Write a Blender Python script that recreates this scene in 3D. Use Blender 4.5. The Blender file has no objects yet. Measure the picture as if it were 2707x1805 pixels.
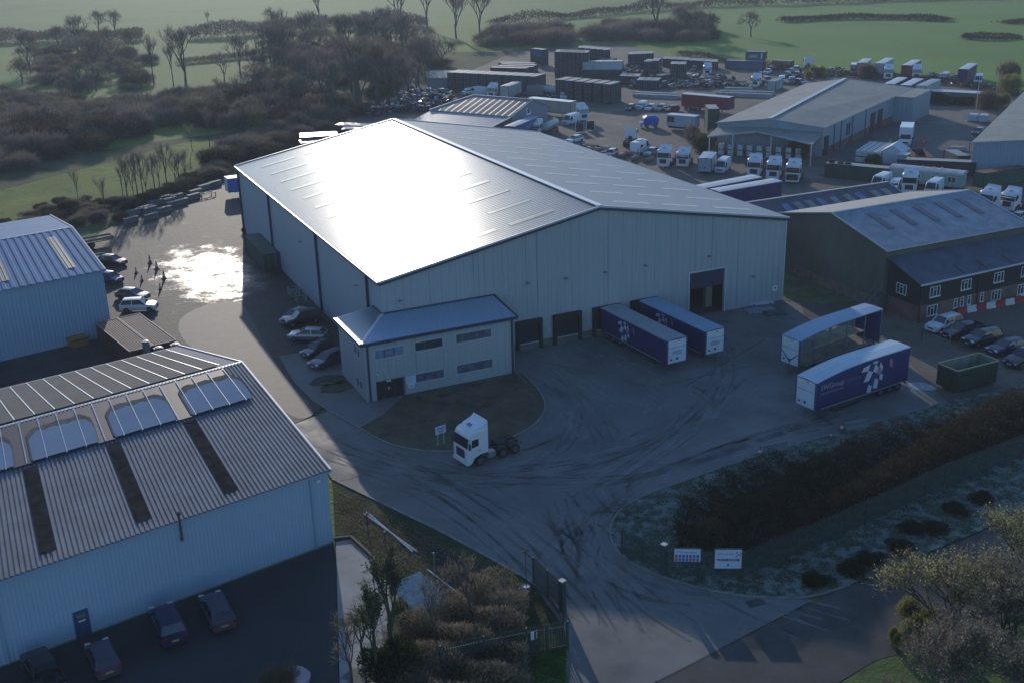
import bpy, math, random
from mathutils import Vector, Matrix
R = math.radians
rnd = random.Random(7)
scene = bpy.context.scene
C = scene.collection

# ---------------------------------------------------------------- camera
cam_d = bpy.data.cameras.new('camera')
cam_d.sensor_width = 36.0
cam_d.lens = 40.16
cam_d.clip_start = 0.5
cam_d.clip_end = 9000
cam = bpy.data.objects.new('camera', cam_d)
C.objects.link(cam)
scene.camera = cam
CP, CYAW, CROLL = 0.35725, 0.42621, -0.02903
fw = Vector((math.sin(CYAW)*math.cos(CP), math.cos(CYAW)*math.cos(CP), -math.sin(CP)))
rt = Vector((math.cos(CYAW), -math.sin(CYAW), 0))
up = rt.cross(fw)
r2 = rt*math.cos(CROLL) + up*math.sin(CROLL)
u2 = up*math.cos(CROLL) - rt*math.sin(CROLL)
m4 = Matrix((r2, u2, -fw)).transposed().to_4x4()
m4.translation = Vector((-35.77, -112.50, 47.55))
cam.matrix_world = m4
scene.render.resolution_x, scene.render.resolution_y = 1024, 682

# ---------------------------------------------------------------- light
SUN_EL, SUN_AZ = R(14.0), R(12.8)
world = bpy.data.worlds.new('World')
scene.world = world
world.use_nodes = True
wn = world.node_tree.nodes
sky = wn.new('ShaderNodeTexSky')
sky.sky_type = 'NISHITA'
sky.sun_disc = False
sky.sun_elevation = SUN_EL
sky.sun_rotation = SUN_AZ
sky.air_density = 1.0
sky.dust_density = 0.3
sky.ozone_density = 4.0
tint = wn.new('ShaderNodeMix'); tint.data_type = 'RGBA'; tint.blend_type = 'MULTIPLY'; tint.inputs[0].default_value = 1.0
tint.inputs[7].default_value = (.93, .99, 1.07, 1)
world.node_tree.links.new(sky.outputs[0], tint.inputs[6])
world.node_tree.links.new(tint.outputs[2], wn['Background'].inputs[0])
wn['Background'].inputs[1].default_value = 0.15
sd = bpy.data.lights.new('sun', 'SUN')
sd.energy = 2.2
sd.angle = R(0.5)
sd.color = (1.0, 0.9, 0.77)
sun = bpy.data.objects.new('sun', sd)
C.objects.link(sun)
sv = Vector((math.sin(SUN_AZ)*math.cos(SUN_EL), math.cos(SUN_AZ)*math.cos(SUN_EL), math.sin(SUN_EL)))
sun.rotation_euler = sv.to_track_quat('Z', 'Y').to_euler()
scene.view_settings.view_transform = 'Standard'
scene.view_settings.look = 'None'
scene.view_settings.exposure = 0.32
scene.view_settings.gamma = 1.0
try:
    scene.cycles.max_bounces = 5
    scene.cycles.diffuse_bounces = 2
    scene.cycles.glossy_bounces = 3
    scene.cycles.volume_bounces = 0
    scene.cycles.transparent_max_bounces = 8
except Exception:
    pass

# ---------------------------------------------------------------- materials
MATS = {}
def mat(name, col=(.5, .5, .5), rough=.6, metal=0.0, var=None, rib=None, dirt=None, bump=None, spec=None, second=None, emit=None, rvar=None, world_tex=False):
    """var=(scale, amount); rib=(period, depth, sharp); dirt=(colour, scale_u, scale_v, amount); bump=(scale, dist); second=(colour, scale, threshold)"""
    if name in MATS: return MATS[name]
    m = bpy.data.materials.new(name); m.use_nodes = True
    nt = m.node_tree; N = nt.nodes; L = nt.links
    b = N['Principled BSDF']
    b.inputs['Roughness'].default_value = rough
    b.inputs['Metallic'].default_value = metal
    if spec is not None: b.inputs['Specular IOR Level'].default_value = spec
    tc = N.new('ShaderNodeTexCoord')
    def noise(scale, vec=None, detail=4, ro=.6):
        n = N.new('ShaderNodeTexNoise'); n.inputs['Scale'].default_value = scale
        n.inputs['Detail'].default_value = detail; n.inputs['Roughness'].default_value = ro
        L.new(vec or tc.outputs['Object'], n.inputs['Vector']); return n.outputs['Fac']
    def mapping(sx, sy, src='UV'):
        mp = N.new('ShaderNodeMapping'); mp.inputs['Scale'].default_value = (sx, sy, 1)
        L.new(tc.outputs[src], mp.inputs['Vector']); return mp.outputs[0]
    def ramp(fac, a, bb):
        r = N.new('ShaderNodeMapRange'); r.inputs['From Min'].default_value = a; r.inputs['From Max'].default_value = bb
        L.new(fac, r.inputs['Value']); return r.outputs[0]
    def mix(fac, a, bcol):
        x = N.new('ShaderNodeMix'); x.data_type = 'RGBA'
        if isinstance(fac, float): x.inputs[0].default_value = fac
        else: L.new(fac, x.inputs[0])
        for s, v in ((6, a), (7, bcol)):
            if isinstance(v, tuple): x.inputs[s].default_value = (*v, 1)
            else: L.new(v, x.inputs[s])
        return x.outputs[2]
    cur = tuple(col)
    if var:
        f = ramp(noise(var[0]), .3, .7)
        lo = tuple(c*(1-var[1]) for c in col); hi = tuple(min(1, c*(1+var[1])) for c in col)
        cur = mix(f, lo, hi)
    if second:
        f = ramp(noise(second[1], detail=6), second[2], second[2]+(second[3] if len(second) > 3 else .08))
        cur = mix(f, cur, second[0])
    if dirt:
        f = noise(1.0, mapping(dirt[1], dirt[2]), 5, .7)
        f = ramp(f, .55, .75)
        mm = N.new('ShaderNodeMath'); mm.operation = 'MULTIPLY'; L.new(f, mm.inputs[0]); mm.inputs[1].default_value = dirt[3]
        cur = mix(mm.outputs[0], cur, dirt[0])
    if isinstance(cur, tuple): b.inputs['Base Color'].default_value = (*cur, 1)
    else: L.new(cur, b.inputs['Base Color'])
    nrm = None
    if rib:
        sx = N.new('ShaderNodeSeparateXYZ'); L.new(tc.outputs['UV'], sx.inputs[0])
        pp = N.new('ShaderNodeMath'); pp.operation = 'PINGPONG'; L.new(sx.outputs[0], pp.inputs[0]); pp.inputs[1].default_value = rib[0]/2
        mr = N.new('ShaderNodeMapRange'); mr.interpolation_type = 'SMOOTHSTEP'
        k = rib[2] if len(rib) > 2 else .9
        mr.inputs['From Min'].default_value = rib[0]/4*(1-k); mr.inputs['From Max'].default_value = rib[0]/4*(1+k)
        L.new(pp.outputs[0], mr.inputs['Value'])
        bp = N.new('ShaderNodeBump'); bp.inputs['Strength'].default_value = 1; bp.inputs['Distance'].default_value = rib[1]
        L.new(mr.outputs[0], bp.inputs['Height']); nrm = bp
    if bump:
        bp = N.new('ShaderNodeBump'); bp.inputs['Strength'].default_value = 1; bp.inputs['Distance'].default_value = bump[1]
        L.new(noise(bump[0], detail=5), bp.inputs['Height'])
        if nrm: L.new(nrm.outputs[0], bp.inputs['Normal'])
        nrm = bp
    if nrm: L.new(nrm.outputs[0], b.inputs['Normal'])
    if rvar:
        f = ramp(noise(rvar[0], detail=6), rvar[1], rvar[2])
        r = N.new('ShaderNodeMapRange'); r.inputs['To Min'].default_value = rvar[3]; r.inputs['To Max'].default_value = rvar[4]
        L.new(f, r.inputs['Value']); L.new(r.outputs[0], b.inputs['Roughness'])
    MATS[name] = m
    return m

# ---------------------------------------------------------------- mesh builder
class MB:
    def __init__(s): s.v = []; s.f = []; s.m = []; s.sm = False
    def quad(s, *p, mi=0):
        n = len(s.v); s.v += [tuple(q) for q in p]; s.f.append(tuple(range(n, n+len(p)))); s.m.append(mi); return s
    def box(s, c, d, rz=0.0, mi=0, ry=0.0):
        cx, cy, cz = c; a, b, h = d[0]/2, d[1]/2, d[2]/2
        co, si = math.cos(rz), math.sin(rz); n = len(s.v)
        for z in (-h, h):
            for x, y in ((-a, -b), (a, -b), (a, b), (-a, b)):
                zz = z
                if ry: x, zz = x*math.cos(ry)+z*math.sin(ry), -x*math.sin(ry)+z*math.cos(ry)
                s.v.append((cx+x*co-y*si, cy+x*si+y*co, cz+zz))
        for q in ((3, 2, 1, 0), (4, 5, 6, 7), (0, 1, 5, 4), (1, 2, 6, 5), (2, 3, 7, 6), (3, 0, 4, 7)):
            s.f.append(tuple(n+i for i in q)); s.m.append(mi)
        return s
    def bb(s, x0, x1, y0, y1, z0, z1, mi=0):
        return s.box(((x0+x1)/2, (y0+y1)/2, (z0+z1)/2), (x1-x0, y1-y0, z1-z0), mi=mi)
    def prism(s, poly, z0, z1, mi=0, cap=True):
        n = len(s.v); k = len(poly)
        for z in (z0, z1): s.v += [(p[0], p[1], z) for p in poly]
        for i in range(k):
            j = (i+1) % k; s.f.append((n+i, n+j, n+k+j, n+k+i)); s.m.append(mi)
        if cap:
            s.f.append(tuple(n+k+i for i in range(k))); s.m.append(mi)
            s.f.append(tuple(n+i for i in reversed(range(k)))); s.m.append(mi)
        return s
    def tube(s, a, b, r0, r1=None, n=8, mi=0, cap=True):
        r1 = r0 if r1 is None else r1
        a = Vector(a); b = Vector(b); d = (b-a)
        if d.length < 1e-6: return s
        d.normalize(); t = Vector((0, 0, 1)) if abs(d.z) < .95 else Vector((1, 0, 0))
        x = d.cross(t).normalized(); y = d.cross(x); k = len(s.v)
        for c, r in ((a, r0), (b, r1)):
            for i in range(n):
                an = 2*math.pi*i/n; s.v.append(tuple(c + x*math.cos(an)*r + y*math.sin(an)*r))
        for i in range(n):
            j = (i+1) % n; s.f.append((k+j, k+i, k+n+i, k+n+j)); s.m.append(mi)
        if cap:
            s.f.append(tuple(k+i for i in range(n))); s.m.append(mi)
            s.f.append(tuple(k+n+i for i in reversed(range(n)))); s.m.append(mi)
        return s
    def lathe(s, c, prof, n=12, mi=0):
        k = len(s.v); cx, cy, cz = c
        for r, z in prof:
            for i in range(n):
                an = 2*math.pi*i/n; s.v.append((cx+r*math.cos(an), cy+r*math.sin(an), cz+z))
        for q in range(len(prof)-1):
            for i in range(n):
                j = (i+1) % n; s.f.append((k+q*n+i, k+q*n+j, k+(q+1)*n+j, k+(q+1)*n+i)); s.m.append(mi)
        return s
    def rings(s, rings, cap=True, mi=0, closed=True):
        k = len(s.v); n = len(rings[0])
        for r in rings: s.v += [tuple(p) for p in r]
        for q in range(len(rings)-1):
            for i in range(n if closed else n-1):
                j = (i+1) % n; s.f.append((k+q*n+i, k+q*n+j, k+(q+1)*n+j, k+(q+1)*n+i)); s.m.append(mi)
        if cap:
            s.f.append(tuple(k+i for i in reversed(range(n)))); s.m.append(mi)
            e = k+(len(rings)-1)*n; s.f.append(tuple(e+i for i in range(n))); s.m.append(mi)
        return s
    def mesh(s, name, mats, uv=True):
        me = bpy.data.meshes.new(name); me.from_pydata(s.v, [], s.f)
        if not isinstance(mats, (list, tuple)): mats = [mats]
        for m in mats: me.materials.append(m)
        if len(mats) > 1: me.polygons.foreach_set('material_index', s.m)
        if uv:
            lay = me.uv_layers.new(name='UVMap'); Zv = Vector((0, 0, 1)); dat = lay.data
            for p in me.polygons:
                nn = p.normal
                if abs(nn.z) > .9999: u = Vector((1, 0, 0)); w = Vector((0, 1, 0))
                else:
                    u = Zv.cross(nn).normalized(); w = nn.cross(u)
                for li in p.loop_indices:
                    co = me.vertices[me.loops[li].vertex_index].co; dat[li].uv = (co.dot(u), co.dot(w))
        if s.sm:
            me.polygons.foreach_set('use_smooth', [True]*len(me.polygons))
            try: me.set_sharp_from_angle(angle=R(38))
            except Exception: pass
        me.update(); return me
    def build(s, name, mats, parent=None, uv=True):
        return link(name, s.mesh(name, mats, uv), parent)

def link(name, me, parent=None):
    o = bpy.data.objects.new(name, me); C.objects.link(o)
    if parent: o.parent = parent
    return o
def tag(o, label=None, cat=None, group=None, kind=None):
    if label: o['label'] = label
    if cat: o['category'] = cat
    if group: o['group'] = group
    if kind: o['kind'] = kind
    return o
def empty(name, loc=(0, 0, 0), rz=0.0, label=None, cat=None, group=None):
    o = bpy.data.objects.new(name, None); C.objects.link(o)
    o.location = (loc[0], loc[1], loc[2] if len(loc) > 2 else 0.0); o.rotation_euler = (0, 0, rz); o.empty_display_size = .2
    return tag(o, label, cat, group)
KIDS = {}
def kids(o): return [c for c in bpy.data.objects if c.parent == o]
PAINTED = ('body', 'roof_panel', 'cab', 'side_panel', 'box_body', 'curtain', 'wall', 'bed')
def clone(root, loc, rz, label, group=None, paint=None, cat=None, scale=None):
    fam = KIDS.get(root.name)
    if fam is None:
        k1 = kids(root); fam = KIDS[root.name] = [(c, kids(c)) for c in k1]
    def cp(o, par):
        c = o.copy(); C.objects.link(c)
        if par: c.parent = par
        base = o.name.split('.')[0]
        if paint and o.type == 'MESH' and base in PAINTED:
            c.material_slots[0].link = 'OBJECT'; c.material_slots[0].material = paint
        return c
    r = root.copy(); C.objects.link(r)
    r.location = (loc[0], loc[1], loc[2] if len(loc) > 2 else 0.0); r.rotation_euler = (0, 0, rz)
    if scale: r.scale = scale if isinstance(scale, tuple) else (scale,)*3
    if paint and root.type == 'MESH' and scale != 'x':
        r.material_slots[0].link = 'OBJECT'; r.material_slots[0].material = paint
    for c, gk in fam:
        cc = cp(c, r)
        for g in gk: cp(g, cc)
    r['label'] = label
    if cat: r['category'] = cat
    if group: r['group'] = group
    return r
PROTO = {}
def place(key, maker, loc, rz, label, group=None, paint=None, cat=None, scale=None):
    """first use builds the thing, later uses copy it with its parts"""
    if key not in PROTO:
        root = maker(); PROTO[key] = root
        KIDS[root.name] = None
        k1 = kids(root); KIDS[root.name] = [(c, kids(c)) for c in k1]
        root.location = (loc[0], loc[1], loc[2] if len(loc) > 2 else 0.0); root.rotation_euler = (0, 0, rz)
        if scale: root.scale = scale if isinstance(scale, tuple) else (scale,)*3
        root['label'] = label
        if group: root['group'] = group
        if cat: root['category'] = cat
        if paint:
            for o in [root]+[c for c, g in KIDS[root.name]]+[x for c, g in KIDS[root.name] for x in g]:
                if o.type == 'MESH' and (o.name.split('.')[0] in PAINTED or o is root):
                    o.material_slots[0].link = 'OBJECT'; o.material_slots[0].material = paint
        return root
    root = PROTO[key]
    r = clone(root, loc, rz, label, group, paint, cat, scale or (1.0, 1.0, 1.0))
    if not group and 'group' in r.keys(): del r['group']
    return r
def text_mesh(body, size, material, parent=None, loc=(0, 0, 0), rot=(0, 0, 0), name='lettering', align='LEFT', sx=1.0, bold=0.0):
    cu = bpy.data.curves.new('tmp', 'FONT'); cu.body = body; cu.size = size; cu.align_x = align; cu.extrude = .004; cu.offset = bold
    cu.resolution_u = 3
    t = bpy.data.objects.new('tmp', cu); C.objects.link(t)
    dg = bpy.context.evaluated_depsgraph_get(); dg.update()
    me = bpy.data.meshes.new_from_object(t.evaluated_get(dg)); me.name = name
    bpy.data.objects.remove(t); bpy.data.curves.remove(cu)
    me.materials.clear(); me.materials.append(material)
    o = link(name, me, parent); o.location = loc; o.rotation_euler = rot; o.scale = (sx, 1, 1)
    return o
ORD = ['first', 'second', 'third', 'fourth', 'fifth', 'sixth', 'seventh', 'eighth', 'ninth', 'tenth', 'eleventh', 'twelfth', 'thirteenth', 'fourteenth']

# ---------------------------------------------------------------- ground
def sheet(name, poly, z, m, kind='structure'):
    me = bpy.data.meshes.new(name)
    me.from_pydata([(p[0], p[1], z) for p in poly], [], [tuple(range(len(poly)))])
    a = sum(poly[i][0]*poly[(i+1) % len(poly)][1]-poly[(i+1) % len(poly)][0]*poly[i][1] for i in range(len(poly)))
    if a < 0: me.flip_normals()
    me.materials.append(m)
    return tag(link(name, me), kind=kind)
def smooth(poly, it=2, closed=True):
    for _ in range(it):
        q = []; n = len(poly)
        for i in range(n if closed else n-1):
            a = poly[i]; b = poly[(i+1) % n]
            q.append((a[0]*.75+b[0]*.25, a[1]*.75+b[1]*.25)); q.append((a[0]*.25+b[0]*.75, a[1]*.25+b[1]*.75))
        if not closed: q = [poly[0]]+q+[poly[-1]]
        poly = q
    return poly
grass = mat('field_grass', (.14, .2, .03), .9, var=(.012, .25), second=((.16, .19, .035), .05, .48, .2), bump=(1.5, .25), spec=.2)
grass2 = mat('far_field_grass', (.15, .21, .045), .9, var=(.008, .2), second=((.18, .22, .06), .02, .48, .2), spec=.1)
grass3 = mat('right_field_grass', (.11, .22, .02), .9, var=(.01, .15), second=((.12, .17, .02), .08, .5, .25), bump=(1.0, .2), spec=.2)
rough_grass = mat('rough_grass', (.045, .055, .02), .95, var=(.25, .4), second=((.09, .085, .04), .35, .52, .15), bump=(2.2, .35), spec=.1)
frost_grass = mat('frosted_grass', (.06, .085, .05), .9, var=(.3, .35), second=((.26, .31, .28), 1.1, .46, .16), bump=(3.0, .3), spec=.3)
earth = mat('scrub_earth', (.09, .09, .045), .95, var=(.15, .4), second=((.10, .135, .04), .06, .48, .15), bump=(1.2, .3), spec=.1)
yard_dirt = mat('yard_dirt', (.135, .115, .09), .8, var=(.09, .3), second=((.075, .068, .06), .12, .52, .14), bump=(.9, .08), rvar=(.22, .62, .74, .9, .3), spec=.25)
asphalt_wet = mat('wet_asphalt', (.046, .041, .036), .5, var=(.4, .35), second=((.065, .057, .047), .13, .5, .2), bump=(2.2, .05), spec=.2)
def wet_nodes(m, cx, cy, rx, ry):
    nt = m.node_tree; N = nt.nodes; L = nt.links; b = N['Principled BSDF']
    for l in list(b.inputs['Roughness'].links): L.remove(l)
    tc = N.new('ShaderNodeTexCoord'); mp = N.new('ShaderNodeMapping'); mp.vector_type = 'POINT'
    mp.inputs['Location'].default_value = (-cx/rx, -cy/ry, 0); mp.inputs['Scale'].default_value = (1/rx, 1/ry, 0)
    L.new(tc.outputs['Object'], mp.inputs[0]); ln = N.new('ShaderNodeVectorMath'); ln.operation = 'LENGTH'; L.new(mp.outputs[0], ln.inputs[0])
    fall = N.new('ShaderNodeMapRange'); fall.interpolation_type = 'SMOOTHSTEP'; fall.inputs['From Min'].default_value = 1.15; fall.inputs['From Max'].default_value = .25; L.new(ln.outputs['Value'], fall.inputs['Value'])
    n = N.new('ShaderNodeTexNoise'); n.inputs['Scale'].default_value = .3; n.inputs['Detail'].default_value = 12; n.inputs['Roughness'].default_value = .74; L.new(tc.outputs['Object'], n.inputs['Vector'])
    a = N.new('ShaderNodeMath'); a.operation = 'MULTIPLY'; a.inputs[1].default_value = .30; L.new(fall.outputs[0], a.inputs[0])
    s = N.new('ShaderNodeMath'); s.operation = 'ADD'; L.new(a.outputs[0], s.inputs[0]); L.new(n.outputs['Fac'], s.inputs[1])
    r = N.new('ShaderNodeMapRange'); r.interpolation_type = 'SMOOTHSTEP'; r.inputs['From Min'].default_value = .60; r.inputs['From Max'].default_value = .86; r.inputs['To Min'].default_value = .72; r.inputs['To Max'].default_value = .27; L.new(s.outputs[0], r.inputs['Value'])
    L.new(r.outputs[0], b.inputs['Roughness'])
wet_nodes(asphalt_wet, -9.5, 50, 10, 22)
track_mud = mat('worn_track', (.055, .048, .04), .7, var=(.5, .35), second=((.07, .065, .058), .5, .5, .12), bump=(6.0, .012))  # lighter tan of dried mud along the track
concrete = mat('yard_concrete', (.145, .142, .135), .7, var=(.08, .28), second=((.09, .088, .084), .25, .5, .25), bump=(9.0, .004), rvar=(.1, .4, .7, .6, .9), spec=.3)
concrete2 = mat('pale_concrete', (.15, .15, .142), .8, var=(.12, .2), second=((.1, .1, .095), .6, .55, .2), bump=(6.0, .006))
concrete_dirty = mat('oily_concrete', (.05, .052, .05), .65, var=(.1, .3), second=((.09, .09, .085), .3, .6, .1))
road_asphalt = mat('road_asphalt', (.075, .072, .068), .85, var=(.3, .25), second=((.055, .054, .053), .5, .5, .2), spec=.2, bump=(14., .004))
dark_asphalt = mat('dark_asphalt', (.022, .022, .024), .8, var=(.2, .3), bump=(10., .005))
lawn = mat('brown_lawn', (.12, .092, .06), .95, var=(.3, .3), second=((.045, .055, .028), .5, .5, .2), bump=(4., .06), spec=.1)
kerbm = mat('kerb_stone', (.22, .22, .2), .8, var=(1., .3))
path_m = mat('patched_concrete', (.3, .29, .26), .85, var=(.4, .15), second=((.12, .12, .1), .25, .56, .05), bump=(3., .01))

sheet('ground', [(-4000, -1500), (5000, -1500), (5000, 7000), (-4000, 7000)], 0.0, grass)
sheet('far_field', [(-228.21,754.58), (-21.55,487.38), (46.87,419.46), (103.83,412.60), (162.92,401.03), (206.02,397.25), (317.65,378.06), (462.49,333.27), (2600, 3200), (-1500, 3200)], .03, grass2)
sheet('right_field', [(181.70,378.46), (274.93,391.20), (441.00,313.71), (481.72,220.69), (224.45,60.44), (215.86,108.83), (206.85,165.13), (191.33,280.70), (152.70,293.13)], .06, grass3)
sheet('scrub_ground', [(-82.47,111.94), (-61.35,203.09), (-33.17,175.15), (-17.54,159.06), (-2.59,164.60), (21.72,168.77), (39.84,179.30), (37.07,237.65), (81.73,332.01), (139.98,285.02), (188.72,282.87), (135.08,255.50), (81.13,185.75), (27.17,133.07), (10.27,117.40), (-18.05,86.51), (-28.91,80.31), (-70.06,33.58)][::1], .05, earth)
sheet('meadow_strip', [(-34.95,127.27), (-12.68,144.72), (5.46,159.33), (27.31,156.72), (31.75,149.79), (19.51,125.78), (9.47,121.84), (-1.32,110.81), (-14.78,95.02), (-27.34,92.08), (-42.87,98.03), (-42.72,119.60)], .10, mat('strip_grass', (.17, .2, .03), .9, var=(.1, .3), second=((.07, .1, .03), .2, .5, .2), bump=(1.5, .3), spec=.1))
sheet('yard_ground', [(10.27,117.40), (29.83,146.52), (66.24,186.87), (94.31,218.68), (145.25,277.23), (170.50,284.23), (191.33,280.70), (181.34,222.31), (188.45,188.22), (204.90,162.85), (212.31,145.30), (211.21,104.60), (197.41,51.38), (330, 60), (200, -90), (60, -60), (0, 0)], .12, yard_dirt)
sheet('left_yard', smooth([(2, 0), (0, 71), (9.86,121.59), (-0.72,109.56), (-12.82,93.11), (-17.85,88.08), (-24.50,77.70), (-60, 78), (-60, 10), (-38, -2), (-13.09,-7.15), (-11.83,-7.47), (-6, -3)], 1), .13, asphalt_wet)
sheet('worn_track', smooth([(-13.08,36.16), (-8.02,35.38), (-9.55,18.97), (-10.28,3.68), (-9.34,-5.89), (-12.15,-7.30), (-13.44,2.62), (-15.17,12.28), (-18.17,20.36), (-17.93,30.94)], 2), .136, track_mud)
kerb_in = smooth([(-8.56,-5.93), (-7.07,-11.23), (-5.94,-15.94), (-4.11,-18.87), (-0.83,-21.26), (3.50,-21.66), (8.36,-19.79), (11.70,-16.31), (13.11,-11.63), (13.45,-7.07)], 2, False)
kerb_left = smooth([(-12.57,-21.24), (-9.58,-28.85), (-7.34,-34.36), (-5.34,-40.45), (-3.70,-45.63), (-3.68,-49.50), (-5.57,-53.80), (-7.96,-57.81)], 2, False)
kerb_right = smooth([(48.02,-34.19), (44.01,-34.48), (37.76,-34.64), (26.96,-35.11), (21.81,-35.44), (14.59,-36.43), (10.18,-37.10), (7.64,-38.11), (5.45,-40.11), (4.20,-42.60), (3.84,-45.02), (4.92,-48.41), (6.65,-51.14), (8.83,-53.57), (11.44,-55.31), (13.49,-56.12), (16.78,-56.13)], 2, False)
jn = [(13.27,-56.39), (5.78,-57.83), (-2.20,-59.35), (-4.79,-60.40)]
sheet('concrete_yard', [(-12.39,-7.53)]+kerb_in+[(12.8, -6), (12.8, 0), (53.4, 0), (55, -2), (51.61,-7.31), (55.37,-13.89), (54.43,-20.03), (50.01,-29.39)]+kerb_right[:-9]+jn+kerb_left[::-1], .14, concrete)
sheet('public_road', [(-5.25,-60.64), (-2.29,-59.50), (5.69,-57.96), (13.16,-56.52), (16.78,-56.13), (21.58,-55.91), (36.76,-54.14), (60.03,-50.54), (52.63,-60.00), (22.74,-64.94), (12.26,-64.04), (8.74,-64.73), (4.99,-66.33)], .135, road_asphalt)
sheet('front_lawn', [(12.7, -6)]+kerb_in[::-1][:-6]+[(-3.81,-9.75), (0.31,-5.57)], .19, lawn)
sheet('office_apron', [(-9.14,12.08), (-0.85,11.56), (-4, 3), (-4.2, -6), (-.5, -6), (0.31,-5.57), (-3.81,-9.75)]+kerb_in[:7][::-1]+[(-9.22,-3.02), (-9.60,3.31)], .17, concrete2)
sheet('corner_verge', kerb_left+[(-21.29,-52.00), (-15.43,-31.54)], .15, rough_grass)
sheet('patched_path', [(-15.53,-32.11), (-14.09,-32.24), (-13.66,-39.44), (-13.72,-42.08), (-15.29,-44.13), (-18.77,-53.28), (-21.24,-52.03)], .165, path_m)
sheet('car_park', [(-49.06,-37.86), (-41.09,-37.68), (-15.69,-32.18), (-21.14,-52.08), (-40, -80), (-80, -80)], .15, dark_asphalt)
sheet('right_bank', kerb_right+[(36.76,-54.14), (66.12,-50.54), (86.15,-31.16), (58.25,-34.59)], .18, frost_grass)
sheet('side_grass', [(53.8, -1), (61.5, -9), (61.5, 12), (54, 14)], .15, mat('side_grass', (.09, .11, .04), .95, var=(.5, .4), second=((.06, .055, .03), .4, .5, .2), bump=(3., .1)))
sheet('stained_yard', [(156.64,90.38), (167.00,76.57), (185.52,87.76), (184.47,99.03), (175.20,105.49)], .14, mat('worn_yard', (.13, .115, .09), .8, var=(.2, .3), second=((.07, .068, .065), .2, .5, .1)))
sheet('asphalt_yard', [(113.66,65.42), (127.99,61.30), (139.53,52.20), (155.72,67.25), (164.43,78.29), (164.70,89.65), (156.64,90.38), (144.76,87.07)], .135, mat('yard_asphalt', (.065, .066, .066), .8, var=(.2, .25), second=((.1, .095, .085), .15, .55, .1)))
sheet('roadside_verge', [(8.62,-64.87), (12.20,-64.11), (22.66,-65.02), (40.35,-65.13), (23.91,-82.74), (4.38,-68.74)], .15, mat('verge_grass', (.07, .12, .02), .95, var=(.6, .4), bump=(3., .1)))
sheet('gate_verge', [(-8.86,-55.74), (-8.60,-53.88), (-5.20,-52.76), (-6.05,-54.65), (-8.01,-57.79), (-10.25,-58.58)], .2, mat('green_verge', (.05, .13, .02), .95, var=(.8, .5), second=((.03, .06, .015), 1.2, .5, .2), bump=(4., .15)))
sheet('frost_or_sun_patch', smooth([(47.84,-28.44), (49.57,-28.93), (50.00,-30.97), (49.19,-31.40), (48.02,-30.77), (46.99,-30.20)], 2), .15, mat('sunlit_strip', (.3, .33, .34), .9, var=(2., .5)))  # sunlit strip between trailer and skip, painted in as a pale sheet
# kerbs, joints and tyre marks
def ribbon(path, w, z0, h, mb):
    for i in range(len(path)-1):
        a = Vector((*path[i], 0)); b = Vector((*path[i+1], 0)); d = b-a
        if d.length < .05: continue
        mb.box(((a.x+b.x)/2, (a.y+b.y)/2, z0+h/2), (d.length+.06, w, h), rz=math.atan2(d.y, d.x))
for nm, pth in (('kerb_lawn', kerb_in), ('kerb_verge', kerb_left), ('kerb_bank', kerb_right)):
    mb = MB(); ribbon(pth, .16, .1, .14, mb); tag(mb.build('kerb', kerbm), kind='structure')
mb = MB()
def flat_ribbon(mb, path, w, z):
    n = len(path)
    for i in range(n-1):
        a = Vector((*path[i][:2], 0)); b = Vector((*path[i+1][:2], 0)); d = (b-a)
        if d.length < .02: continue
        d.normalize(); s = Vector((-d.y, d.x, 0))*w/2
        mb.quad(*[(p.x, p.y, z) for p in (a-s, b-s, b+s, a+s)])
joint_m = mat('joint_tar', (.03, .03, .03), .8)
for pa in ([(-12.39,-7.53), (-8.56,-5.93)], [(-12.47,-7.49), (-8.71,-6.10)], [(34.50,-30.11), (34.46,-33.22)], [(27.10,-19.54), (26.73,-25.08)], [(29.36,-22.22), (27.50,-18.55)], [(16.13,-2.89), (23.98,-16.62)], [(23.98,-16.62), (36.87,-16.63)], [(28.03,-18.16), (27.90,-23.35)], [(34.59,-29.64), (34.27,-32.96)], [(5.69,-57.96), (-1.85,-59.32)], [(-15.37,-22.02), (-10.01,-21.73)], [(42.97,-10.70), (26.83,-18.28)]):
    flat_ribbon(mb, pa, .12, .146)
tag(mb.build('slab_joints', joint_m), kind='structure')
def alpha_mat(name, col, lo, hi, scale, rough=.85):
    m = mat(name, col, rough); nt = m.node_tree; b = nt.nodes['Principled BSDF']
    tc = nt.nodes.new('ShaderNodeTexCoord'); n = nt.nodes.new('ShaderNodeTexNoise'); n.inputs['Scale'].default_value = scale; n.inputs['Detail'].default_value = 5
    r = nt.nodes.new('ShaderNodeMapRange'); r.inputs['From Min'].default_value = .35; r.inputs['From Max'].default_value = .65; r.inputs['To Min'].default_value = lo; r.inputs['To Max'].default_value = hi
    nt.links.new(tc.outputs['Object'], n.inputs['Vector']); nt.links.new(n.outputs['Fac'], r.inputs['Value']); nt.links.new(r.outputs[0], b.inputs['Alpha']); return m
tyre_m = alpha_mat('tyre_rubber_marks', (.03, .03, .033), 0.0, .42, .35)
pale_m = alpha_mat('dusty_tracks', (.27, .265, .25), 0.0, .55, .3)
def arc(p0, p1, p2, n=16):
    return [((1-t)**2*p0[0]+2*t*(1-t)*p1[0]+t*t*p2[0], (1-t)**2*p0[1]+2*t*(1-t)*p1[1]+t*t*p2[1]) for t in [i/n for i in range(n+1)]]
mbt = MB(); mbp = MB()
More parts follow.
